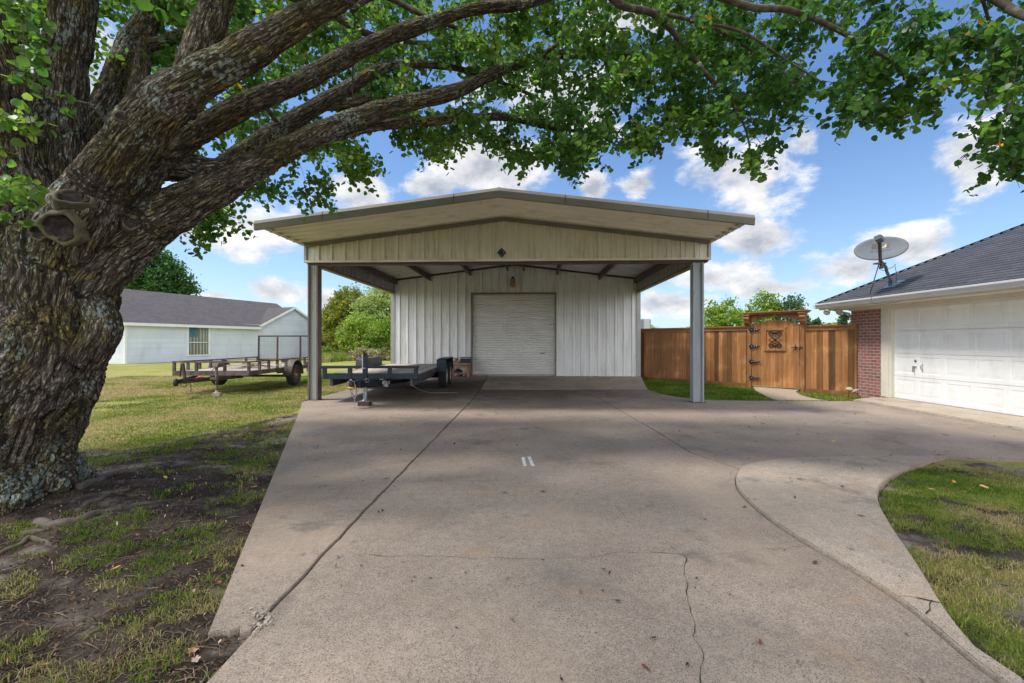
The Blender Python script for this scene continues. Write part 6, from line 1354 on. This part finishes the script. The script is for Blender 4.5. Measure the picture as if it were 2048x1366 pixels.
def to3(l):
    o = []
    for i, (u, v, Y, hp) in enumerate(l):
        a = l[max(i-1, 0)]; c = l[min(i+1, len(l)-1)]; tx, ty = c[0]-a[0], c[1]-a[1]; L_ = math.hypot(tx, ty) or 1; px, py = -ty/L_, tx/L_   # across the limb
        rx, ry = u-1024, v-682; t2 = (rx*rx+ry*ry)/F**2; rl = math.hypot(rx, ry); k = abs((px*rx+py*ry)/rl)
        o.append((P(u, v, Y)-TO, hp*Y/F/math.sqrt(1+t2*k*k)))
    return o
L3 = [resample(to3(l), .05) for l in LIMBS]; T3 = [resample(to3(l), .06) for l in THIN]
b = MB(); 
for li, (p, r) in enumerate(L3):
    ph = random.uniform(0, 6); rr = [x*(1+.05*math.sin(i*.35+ph)+.03*math.sin(i*.9+ph*2)) for i, x in enumerate(r)]
    b.tube(p, rr, 28)
# root flare
for k in range(11):
    a = k*2*math.pi/11+.3; c = L3[0][0][0]; ln = random.uniform(.8, 1.1)
    p0 = Vector((c.x+.05, c.y, .50)); p1 = Vector((c.x+.52*math.cos(a), c.y+.60*math.sin(a), .20)); p2 = Vector((c.x+.60*ln*math.cos(a), c.y+.84*ln*math.sin(a), -.02)); p3 = Vector((c.x+.72*ln*math.cos(a), c.y+1.0*ln*math.sin(a), -.12))
    pp, r_ = resample([(p0, .17), (p1, .13), (p2, .085), (p3, .06)], .06); b.tube(pp, r_, 14)
raw = b.build('trunk_raw', M_bark2); raw.data.update()
md = raw.modifiers.new('r', 'REMESH'); md.mode = 'VOXEL'; md.voxel_size = .013; ms = raw.modifiers.new('s', 'SMOOTH'); ms.factor = .5; ms.iterations = 9
dg = bpy.context.evaluated_depsgraph_get(); me = bpy.data.meshes.new_from_object(raw.evaluated_get(dg)); bpy.data.objects.remove(raw)
N = len(me.vertices); co = np.empty(N*3, np.float32); me.vertices.foreach_get('co', co); co = co.reshape(-1, 3).astype(float)
nr_ = np.empty(N*3, np.float32); me.vertices.foreach_get('normal', nr_); nr_ = nr_.reshape(-1, 3).astype(float)
SP, STan, SR, SS, SI = [], [], [], [], []
for li, (p, r) in enumerate(L3):
    s = 0
    for i in range(len(p)):
        t = (p[min(i+1, len(p)-1)]-p[max(i-1, 0)]).normalized(); SP.append(p[i]); STan.append(t); SR.append(r[i]); SS.append(s+li*11.3); SI.append(li)
        if i < len(p)-1: s += (p[i+1]-p[i]).length
SP = np.array([tuple(x) for x in SP]); STan = np.array([tuple(x) for x in STan]); SR = np.array(SR); SS = np.array(SS)
best = np.empty(N, int)
for i0 in range(0, N, 8000):
    c = co[i0:i0+8000]; d = np.sqrt(((c[:, None, :]-SP[None])**2).sum(-1)); best[i0:i0+8000] = (np.abs(d/SR[None]-1)+.15*d/SR[None]).argmin(1)
t_ = STan[best]; rel = co-SP[best]; ax = (rel*t_).sum(1); s_ = SS[best]+ax; rel = rel-t_*ax[:, None]
refv = np.array([.12, 1, .08]); e1 = refv-t_*(t_@refv)[:, None]; e1 /= np.linalg.norm(e1, axis=1)[:, None]; e2 = np.cross(t_, e1)
qa = (rel*e1).sum(1); qb = (rel*e2).sum(1); BC = np.stack([qa, qb, s_], 1)
rad = SR[best]; fr = np.where(rad > .2, 1.0, np.where(rad > .1, 1.35, 1.8))
w = np.stack([n_ for n_ in (perlin(BC*2.6+5), perlin(BC*2.6+31), perlin(BC*2.0+61))], 1)*.03
q1 = (BC+w)*np.array([15, 15, 2.0])*fr[:, None]; rid = 1-np.abs(perlin(q1))*2.1; q2 = (BC+w*1.3)*np.array([40, 40, 9])*fr[:, None]; rid2 = 1-np.abs(perlin(q2+9))*2.0
bulge = fbm(BC*np.array([3, 3, 1.6]), 3)
amp = np.clip(rad*.105, .004, .034)
disp = amp*(1.0*(1-np.clip(rid, 0, 1)**2.2)*1.0+.45*np.clip(1-rid2, -.5, 1)-.55)+bulge*np.clip(rad*.07, .003, .03)+perlin(co*26+3)*amp*.18
furrow = np.clip(rid, 0, 1)**2.2*.8+np.clip(rid2, 0, 1)**3*.35
co2 = co+nr_*disp[:, None]; me.vertices.foreach_set('co', co2.astype(np.float32).ravel())
at_ = me.attributes.new('barkco', 'FLOAT_VECTOR', 'POINT'); at_.data.foreach_set('vector', (BC*fr[:, None]).astype(np.float32).ravel())
at_ = me.attributes.new('furrow', 'FLOAT', 'POINT'); at_.data.foreach_set('value', furrow.astype(np.float32))
me.polygons.foreach_set('use_smooth', np.ones(len(me.polygons), bool)); me.update()
def bark_extra(H, c):
    t, L, mix, rng_ = H['t'], H['L'], H['mix'], H['rng']
    a = t.nodes.new('ShaderNodeAttribute'); a.attribute_name = 'barkco'; fu = t.nodes.new('ShaderNodeAttribute'); fu.attribute_name = 'furrow'
    m2 = t.nodes.new('ShaderNodeMapping'); L(a.outputs['Vector'], m2.inputs[0]); m2.inputs['Scale'].default_value = (60, 60, 17)
    n = t.nodes.new('ShaderNodeTexNoise'); n.inputs['Scale'].default_value = 1; n.inputs['Detail'].default_value = 6; n.inputs['Roughness'].default_value = .65; n.inputs['Distortion'].default_value = .6; L(m2.outputs[0], n.inputs['Vector'])
    c = mix(rng_(n.outputs[0], .35, .68), (.18, .15, .118), (.48, .42, .34))
    mw = t.nodes.new('ShaderNodeMapping'); L(a.outputs['Vector'], mw.inputs[0]); mw.inputs['Scale'].default_value = (46, 46, 4.6)
    nw = t.nodes.new('ShaderNodeTexNoise'); nw.inputs['Scale'].default_value = .55; nw.inputs['Detail'].default_value = 5; nw.inputs['Roughness'].default_value = .7; L(mw.outputs[0], nw.inputs['Vector'])
    sw = t.nodes.new('ShaderNodeVectorMath'); sw.operation = 'SCALE'; sw.inputs['Scale'].default_value = 2.6; L(nw.outputs['Color'], sw.inputs[0]); aw = t.nodes.new('ShaderNodeVectorMath'); aw.operation = 'ADD'; L(mw.outputs[0], aw.inputs[0]); L(sw.outputs[0], aw.inputs[1])
    vb = t.nodes.new('ShaderNodeTexVoronoi'); vb.feature = 'DISTANCE_TO_EDGE'; vb.inputs['Scale'].default_value = 1; L(aw.outputs[0], vb.inputs['Vector'])
    def lines(scl, seed, wdt):
        mp_ = t.nodes.new('ShaderNodeMapping'); L(a.outputs['Vector'], mp_.inputs[0]); mp_.inputs['Scale'].default_value = scl; mp_.inputs['Location'].default_value = (seed, seed, seed)
        q_ = t.nodes.new('ShaderNodeTexNoise'); q_.inputs['Scale'].default_value = 1; q_.inputs['Detail'].default_value = 3; q_.inputs['Roughness'].default_value = .55; q_.inputs['Distortion'].default_value = .5; L(mp_.outputs[0], q_.inputs['Vector'])
        s1_ = t.nodes.new('ShaderNodeMath'); s1_.operation = 'SUBTRACT'; L(q_.outputs[0], s1_.inputs[0]); s1_.inputs[1].default_value = .5; s2_ = t.nodes.new('ShaderNodeMath'); s2_.operation = 'ABSOLUTE'; L(s1_.outputs[0], s2_.inputs[0]); return rng_(s2_.outputs[0], 0, wdt)
    l1 = lines((20, 20, 2.6), 0, .075); l2_ = lines((42, 42, 7), 7, .06); l3_ = rng_(vb.outputs['Distance'], .0, .16, .35, 1)
    m1_ = t.nodes.new('ShaderNodeMath'); m1_.operation = 'MULTIPLY'; L(l1, m1_.inputs[0]); L(rng_(l2_, 0, 1, .35, 1), m1_.inputs[1]); m2_ = t.nodes.new('ShaderNodeMath'); m2_.operation = 'MULTIPLY'; L(m1_.outputs[0], m2_.inputs[0]); L(l3_, m2_.inputs[1]); plate = m2_.outputs[0]
    nz = H['noise']; c = mix(rng_(nz(1.6, 5, .6), .46, .60, 0, .75), c, (.25, .235, .08))          # olive moss
    c = mix(rng_(nz(5.5, 5, .65), .54, .66, 0, .8), c, (.38, .29, .055))                             # yellow lichen
    c = mix(plate, (.045, .035, .027), c)
    c = mix(rng_(fu.outputs['Fac'], .45, 1.0, 0, .85), c, (.024, .018, .014))                               # old furrow bottoms are black bark
    # pale blue-green crust lichen, in patches that crowd toward the foot
    sp = t.nodes.new('ShaderNodeSeparateXYZ'); L(H['tc'].outputs['Object'], sp.inputs[0]); low = rng_(sp.outputs[2], .0, 1.1, .07, 0)
    v = t.nodes.new('ShaderNodeTexVoronoi'); v.inputs['Scale'].default_value = 30; v.inputs['Randomness'].default_value = 1; 
    mv = t.nodes.new('ShaderNodeMapping'); L(H['tc'].outputs['Object'], mv.inputs[0]); mv.inputs['Scale'].default_value = (1, 1, .55); dn = t.nodes.new('ShaderNodeVectorMath'); dn.operation = 'ADD'; L(mv.outputs[0], dn.inputs[0])
    nn = t.nodes.new('ShaderNodeTexNoise'); nn.inputs['Scale'].default_value = 22; nn.inputs['Detail'].default_value = 4; L(H['tc'].outputs['Object'], nn.inputs['Vector']); sc = t.nodes.new('ShaderNodeVectorMath'); sc.operation = 'SCALE'; sc.inputs['Scale'].default_value = .045; L(nn.outputs['Color'], sc.inputs[0]); L(sc.outputs[0], dn.inputs[1]); L(dn.outputs[0], v.inputs['Vector'])
    dens_ = nz(2.6, 4, .6); thr = t.nodes.new('ShaderNodeMath'); thr.operation = 'ADD'; L(rng_(dens_, .40, .68, .0, .56), thr.inputs[0]); l2 = t.nodes.new('ShaderNodeMath'); l2.operation = 'MULTIPLY'; L(low, l2.inputs[0]); l2.inputs[1].default_value = 3.4; L(l2.outputs[0], thr.inputs[1])
    df = t.nodes.new('ShaderNodeMath'); df.operation = 'SUBTRACT'; L(thr.outputs[0], df.inputs[0]); L(v.outputs['Distance'], df.inputs[1])
    c = mix(rng_(df.outputs[0], .0, .05, 0, .88), c, mix(rng_(nz(50, 3, .6), .35, .65), (.29, .37, .34), (.46, .53, .49)))
    c = mix(rng_(fu.outputs['Fac'], .75, 1.05, 0, .8), c, (.03, .024, .018))
    c = mix(rng_(plate, .0, .3, .8, 0), c, (.03, .024, .018))
    hs = t.nodes.new('ShaderNodeMath'); hs.operation = 'MULTIPLY_ADD'; L(n.outputs[0], hs.inputs[0]); hs.inputs[1].default_value = .45; L(plate, hs.inputs[2])
    return c, hs.outputs[0]
M_bark = mat('old_bark', (.1, .08, .06), rough=.9, spec=.2, bump=1, bd=.016, extra=bark_extra)
me.materials.clear(); me.materials.append(M_bark); me.name = 'trunk'; trunk = bpy.data.objects.new('trunk', me); C.objects.link(trunk); trunk.parent = big
bvh = BVHTree.FromPolygons([Vector(v) for v in co2], [tuple(p.vertices) for p in me.polygons])
def hit(u, v):
    o = Vector((0, 0, EYE))-TO; d = (P(u, v, 1)-Vector((0, 0, EYE))).normalized(); h = bvh.ray_cast(o, d); return h
# pruning scars: a swollen collar round a sunken dark face
M_scar = mat('scar_wood', (.045, .035, .03), s1=25, a1=.5, col2=(.016, .012, .01), s2=12, thr=(.45, .6), rough=.9, bump=.8, bs=40, bd=.01); M_collar = mat('collar_bark', (.115, .10, .072), s1=25, a1=.35, col2=(.13, .12, .045), s2=10, thr=(.45, .65), rough=.85, bump=.6, bs=45, bd=.008)
def scar(u, v, rp, tilt, squash=1, deep=.6, proud=.3):
    h = hit(u, v)
    if h[0] is None: return
    d = (Vector((0, 0, EYE))-TO-h[0]).normalized(); ax = (h[1]*.6+d*.5+Vector(tilt)).normalized(); r = rp*(h[0]-(Vector((0, 0, EYE))-TO)).length/F*.93; o = h[0]-ax*r*.02
    q = ax.to_track_quat('Z', 'Y'); b = MB(); n = 28; prof = [(1.45, -1.3), (1.38, -.6), (1.30, -.1), (1.22, proud*.7), (1.10, proud), (.98, proud*.95), (.86, proud*.6), (.80, 0)]; vs = []
    ph = random.uniform(0, 6)
    for (rr, z) in prof:
        for k in range(n): a = 2*math.pi*k/n; m_ = 1+.09*math.sin(3*a+ph)+.05*math.sin(7*a); vs.append(o+q @ Vector((r*rr*m_*math.cos(a), r*rr*m_*squash*math.sin(a), r*z)))
    b.add(vs, [(i*n+k, i*n+(k+1) % n, (i+1)*n+(k+1) % n, (i+1)*n+k) for i in range(len(prof)-1) for k in range(n)], .5, True); sc = b.build('pruning_scar', M_collar, big)
    b = MB(); vs = []
    for (rr, z) in [(.90, .85*proud), (.80, .34), (.5, .26), (.0001, .22)]:
        for k in range(n): a = 2*math.pi*k/n; vs.append(o+q @ Vector((r*rr*math.cos(a), r*rr*squash*math.sin(a), r*z)))
    b.add(vs, [(i*n+k, i*n+(k+1) % n, (i+1)*n+(k+1) % n, (i+1)*n+k) for i in range(3) for k in range(n)], .5, True); b.build('hollow', M_scar, sc)
scar(127, 452, 21, (-.15, -.2, 0), 1, .8, .6); scar(84, 462, 11, (-.4, -.1, -.15), .9, .5, .8); scar(150, 398, 20, (-.1, 0, .3), .5, .35, .5); scar(261, 443, 11, (.5, -.1, 0), 1, .8, .5); scar(243, 231, 8, (0, 0, 0), .8, .6, .4); scar(566, 14, 16, (.1, 0, .4), .8, .7, .4)
# thin limbs, twigs
nodes = []
b = MB()
for p, r in T3:
    b.tube(p, r, 9)
for (p, r) in L3[1:]:
    for i in range(0, len(p), 4):
        if r[i] < .26: nodes.append((p[i], r[i]))
for (p, r) in T3:
    for i in range(0, len(p), 3): nodes.append((p[i], r[i]))
ENV = [(-400, 300), (0, 330), (60, 300), (200, 250), (300, 300), (330, 430), (352, 500), (425, 498), (440, 478), (458, 440), (470, 380), (500, 400), (545, 412), (600, 424), (655, 418), (672, 385), (700, 372), (742, 340), (765, 312), (800, 335), (850, 340), (880, 332), (905, 285), (950, 292), (1000, 330), (1050, 340), (1090, 335), (1118, 368), (1150, 362), (1190, 350), (1225, 345), (1245, 305), (1300, 312), (1335, 312), (1348, 262), (1385, 268), (1420, 330), (1470, 368), (1510, 370), (1530, 318), (1560, 292), (1600, 225), (1628, 140), (1655, 128), (1662, 268), (1700, 262), (1712, 235), (1770, 252), (1790, 250), (1850, 225), (1900, 205), (1940, 185), (1955, 100), (1985, 75), (2000, 330), (2048, 352), (2300, 400)]
eu = np.array([e[0] for e in ENV]); ev = np.array([e[1] for e in ENV])
Yb = lambda u: np.interp(u, [-300, 60, 300, 600, 1000, 1400, 1700, 1950, 2300], [3.3, 4.8, 5.2, 5.4, 5.2, 4.7, 4.2, 3.7, 3.3])
CL = []
GAPS = [(205, 110, 55, 60), (1285, 45, 32, 26), (1635, 210, 40, 120), (1960, 240, 42, 90), (440, 310, 60, 22), (745, 268, 40, 14), (590, 345, 60, 14), (1000, 300, 0, 0), (1170, 395, 40, 20), (655, 330, 30, 28), (500, 365, 10, 10), (1500, 215, 25, 18), (1045, 20, 26, 10), (1325, 190, 18, 14), (1600, 110, 22, 14)]
def gap(u, v):
    return any(rx and ((u-cx)/rx)**2+((v-cy)/ry)**2 < 1 for cx, cy, rx, ry in GAPS)
tries = 0
while len(CL) < 1900 and tries < 90000:
    tries += 1
    u = random.uniform(-350, 2350); v = random.uniform(-300, 500)
    if random.random() > (.42 if v < -40 else 1): continue
    e = np.interp(u, eu, ev)-22
    if v > e: continue
    if u < 470 and v > 120 and not (320 < u < 450 and v > 420):
        if random.random() < .30: continue
    if v > 120 and n2(np.array([u/95.]), np.array([v/60.]), 1, 3, 77)[0] < -.27: continue
    if gap(u, v): continue
    if 1840 < u < 2100 and random.random() < .35: continue
    if u > 1450 and v < 120 and random.random() < .45: continue
    Y = float(Yb(u))+random.uniform(-.3, 2.3)*(1 if u < 1500 else .75)
    if v > e-60: Y = float(Yb(u))+random.uniform(-.2, .9)
    if 320 < u < 450 and v > 400: Y = random.uniform(4.6, 5.3)
    p = P(u, v, Y)
    if p.z < 1.6: continue
    CL.append((p-TO, 0))
# foliage in front of the left limbs
for (u, v, Y, n) in [(30, 60, 3.05, 3), (45, 130, 3.1, 3), (60, 175, 3.05, 3), (15, 250, 3.0, 3), (40, 260, 2.95, 3), (20, 330, 3.0, 2), (12, 380, 2.9, 3), (30, 355, 3.0, 2), (20, 415, 2.95, 2), (55, 380, 3.1, 1), (70, 80, 3.3, 3), (15, 20, 3.1, 4), (95, 30, 3.4, 3), (48, 215, 3.05, 2)]:
    for k in range(n): CL.append((P(u+random.uniform(-22, 22), v+random.uniform(-18, 18), Y)-TO, 1))
# the rest of the crown: overhead, behind the camera and to the left, seen only from elsewhere
k = 0
while k < 520:
    a = random.uniform(0, 6.283); r = math.sqrt(random.random()); x = -2.4+7.2*r*math.cos(a); y = -.2+4.4*r*math.sin(a); z = 4.3+3.6*math.sqrt(max(0, 1-r*r))*random.uniform(.25, 1)+random.uniform(-.2, .5)
    if y > .3:
        u = 1024+F*x/y; v = 682-F*(z-EYE)/y
        if -200 < u < 2250 and -100 < v < 1400 and v > np.interp(u, eu, ev)-60: continue
    if x < -3.8 and y > 3.2 and random.random() < .5: continue
    CL.append((Vector((x, y, z))-TO, 2)); k += 1
# twigs grow from whatever wood is nearest
NP = np.array([tuple(n[0]) for n in nodes]); NR = np.array([n[1] for n in nodes])
order = sorted(range(len(CL)), key=lambda i: float(((NP-np.array(CL[i][0]))**2).sum(1).min()))
NPl = list(map(tuple, NP)); NRl = list(NR); arr = np.zeros((len(NPl)+len(CL)*3, 3)); arr[:len(NPl)] = NP; na_ = len(NPl); rarr = np.zeros(len(arr)); rarr[:na_] = NR
lc, ld, lk = [], [], []
for i in order:
    c = np.array(CL[i][0]); kind = CL[i][1]; d = ((arr[:na_]-c)**2).sum(1); j = int(d.argmin()); s = arr[j]; dist = math.sqrt(d[j])
    r0 = min(rarr[j]*.55, .004+.011*dist+.002); r0 = max(r0, .0035); mid = s*.5+c*.5+np.array([0, 0, .10*dist])+rng.normal(0, .07*dist, 3); m1 = s*.75+mid*.25+(mid-s)*.25; q = [s, (s+mid)/2+rng.normal(0, .02*dist, 3), mid, (mid+c)/2+rng.normal(0, .02*dist, 3), c]
    if kind == 2: b.tube([tuple(q[0]), tuple(q[2]), tuple(q[4])], [r0, r0*.7, .003], 4)
    else: b.tube([tuple(x_) for x_ in q], [r0, r0*.8, r0*.65, r0*.5, .0022], 5)
    for w_ in (q[2], q[3], c): arr[na_] = w_; rarr[na_] = max(r0*.6, .003); na_ += 1
    # side sprigs carrying the leaves
    ns = 3 if kind == 0 else (1 if kind == 1 else 2)
    for k in range(ns):
        f_ = rng.uniform(.55, 1); st = mid*(1-f_)+c*f_; dr = rng.normal(size=3)*np.array([1, 1, .55]); dr[2] -= .25; dr /= np.linalg.norm(dr); ln = rng.uniform(.12, .36) if kind != 1 else rng.uniform(.08, .16)
        e = st+dr*ln; e[2] -= .06*ln
        if kind != 2: b.tube([tuple(st), tuple((st+e)/2+np.array([0, 0, .02])), tuple(e)], [.0035, .0025, .0014], 4)
        m_ = {0: 19, 1: 7, 2: 16}[kind]; f2 = rng.uniform(.15, 1.05, m_)[:, None]; pos = st*(1-f2)+e*f2+rng.normal(0, .035 if kind != 2 else .09, (m_, 3)); lc.append(pos); lk.append(np.full(m_, kind))
b.build('branches', mat('twig_bark', (.075, .06, .05), col2=(.16, .14, .11), s1=20, a1=.3, s2=12, thr=(.45, .65), rough=.85, bump=.4, bs=50, bd=.005), big)
pos = np.concatenate(lc); kd = np.concatenate(lk); n = len(pos)
# six-cornered leaves folded along the midrib, hanging
def fold_leaves(name, pos, size, m, parent, hue):
    n = len(pos); d = rng.normal(size=(n, 3))*np.array([1, 1, .6]); d[:, 2] -= .75; d /= np.linalg.norm(d, axis=1)[:, None]; up = rng.normal(size=(n, 3))*.75; up[:, 2] += .55
    s = np.cross(d, up); s /= np.linalg.norm(s, axis=1)[:, None]; nn = np.cross(s, d); sz = size[:, None]; fold = rng.uniform(.02, .22, n)[:, None]; curl = rng.uniform(-.15, .25, n)[:, None]
    def q(a, bb, c): return pos+d*a*sz+s*bb*sz+nn*c*sz
    V = np.stack([q(0, 0, 0), q(.10, .36, fold), q(.50, .50, fold), q(.86, .30, fold*.6+curl*.5), q(1.10, 0, curl), q(.86, -.30, fold*.6+curl*.5), q(.50, -.50, fold), q(.10, -.36, fold), q(.5, 0, 0)], 1)
    fs = np.array([[0, 1, 2, 8], [8, 2, 3, 4], [0, 8, 6, 7], [8, 4, 5, 6]]); Fc = (np.arange(n)[:, None, None]*9+fs[None]).reshape(-1, 4)
    return bulk(name, V.reshape(-1, 3), Fc, m, parent, {'tone': np.repeat(rng.random(n), 9), 'hue': np.repeat(hue, 9)}, True)
hue = np.clip(.45+.35*fbm(pos*1.3, 2)+rng.normal(0, .14, n)-.25*np.clip((pos[:, 0]-4)/5, 0, 1), 0, .93); hue[rng.random(n) < .0015] = 1.0
LM_big = None
def bigleaf(H, c):
    t, L, mix, rng_ = H['t'], H['L'], H['mix'], H['rng']; at = t.nodes.new('ShaderNodeAttribute'); at.attribute_name = 'hue'
    c = mix(rng_(at.outputs['Fac'], 0, .5), (.034, .105, .020), (.080, .165, .024)); c = mix(rng_(at.outputs['Fac'], .5, .93), c, (.185, .265, .035)); c = mix(rng_(at.outputs['Fac'], .96, .98), c, (.62, .33, .02))
    a2 = t.nodes.new('ShaderNodeAttribute'); a2.attribute_name = 'tone'; c = H['mul'](c, rng_(a2.outputs['Fac'], 0, 1, .7, 1.3, False))
    tr = t.nodes.new('ShaderNodeBsdfTranslucent'); L(H['mul'](c, 2.2), tr.inputs[0]); ms = t.nodes.new('ShaderNodeMixShader'); ms.inputs[0].default_value = .52
    L(H['b'].outputs[0], ms.inputs[1]); L(tr.outputs[0], ms.inputs[2]); L(ms.outputs[0], t.nodes['Material Output'].inputs[0]); return c
M_leaf = mat('tree_leaves', (.06, .15, .03), rough=.42, spec=.45, extra=bigleaf)
size = np.where(kd == 2, .12, np.where(kd == 1, .058, .055))*rng.uniform(.65, 1.25, n)
fold_leaves('crown', pos, size, M_leaf, big, hue)
# surface roots
M_root = mat('root_bark', (.115, .095, .078), s1=14, a1=.3, col2=(.09, .07, .055), s2=9, thr=(.45, .6), rough=.9, bump=.8, bs=40, bd=.01)
def root(pts, rs, lift=.6):
    q = []; rs = [r*.78 for r in rs]
    for (u, v), r in zip(pts, rs): x, y = G(u, v, -.02); q.append((Vector((x, y, float(gz(np.array([x]), np.array([y]))[0])+r*lift))-TO, r))
    p, r = resample(q, .03); p = [Vector((a.x+.012*math.sin(i*.9), a.y+.014*math.sin(i*.6+1), a.z+.006*math.sin(i*1.3))) for i, a in enumerate(p)]; b = MB(); b.tube(p, r, 12); b.build('root', M_root, big)
root([(70, 1052), (105, 1052), (150, 1044), (205, 1027), (262, 1012), (330, 997)], [.05, .05, .047, .036, .025, .010], .1)
root([(150, 990), (190, 972), (225, 953), (262, 946), (290, 942)], [.055, .055, .045, .026, .008], .1)
root([(150, 1030), (200, 1005), (235, 992), (262, 985)], [.035, .026, .020, .006], .2)
root([(-60, 1130), (20, 1100), (52, 1080), (84, 1081), (118, 1091)], [.018, .018, .024, .022, .006], .3)
root([(40, 1072), (70, 1068), (96, 1062)], [.03, .03, .015], .2)
root([(300, 1080), (350, 1040), (372, 1010)], [.005, .006, .004], .8)

# ------------------------------------------------------------------ one object per countable small piece
def islands(o):
    bm = bmesh.new(); bm.from_mesh(o.data); bm.verts.ensure_lookup_table(); seen = set(); out_ = []
    for v in bm.verts:
        if v.index in seen: continue
        st = [v]; seen.add(v.index); comp = []
        while st:
            w = st.pop(); comp.append(w.index)
            for e in w.link_edges:
                q = e.other_vert(w)
                if q.index not in seen: seen.add(q.index); st.append(q)
        out_.append(comp)
    bm.free(); return out_
def split(o, name=None):
    me = o.data; co = [tuple(v.co) for v in me.vertices]; polys = [tuple(p.vertices) for p in me.polygons]; first = True
    for comp in islands(o):
        ix = {a: i for i, a in enumerate(comp)}; m2 = bpy.data.meshes.new(name or me.name); m2.from_pydata([co[a] for a in comp], [], [tuple(ix[a] for a in p) for p in polys if p[0] in ix]); m2.materials.append(me.materials[0])
        if first: o.data = m2; first = False; o.name = name or o.name
        else: c = o.copy(); c.data = m2; C.objects.link(c); c.name = name or o.name
ONE = {'screw': 'screw', 'lug_nuts': 'lug_nut', 'trim_lap': 'trim_lap', 'logo_square': 'logo_square', 'slide_bolt': 'slide_bolt', 'corner_board': 'corner_board', 'pin_holes': 'pin_hole', 'bolt_heads': 'bolt_head', 'stars': 'star', 'tread_pattern': 'tread_mark'}
for o in list(scene.objects):
    k = o.name.split('.')[0]
    if k in ONE and o.type == 'MESH': split(o, ONE[k])
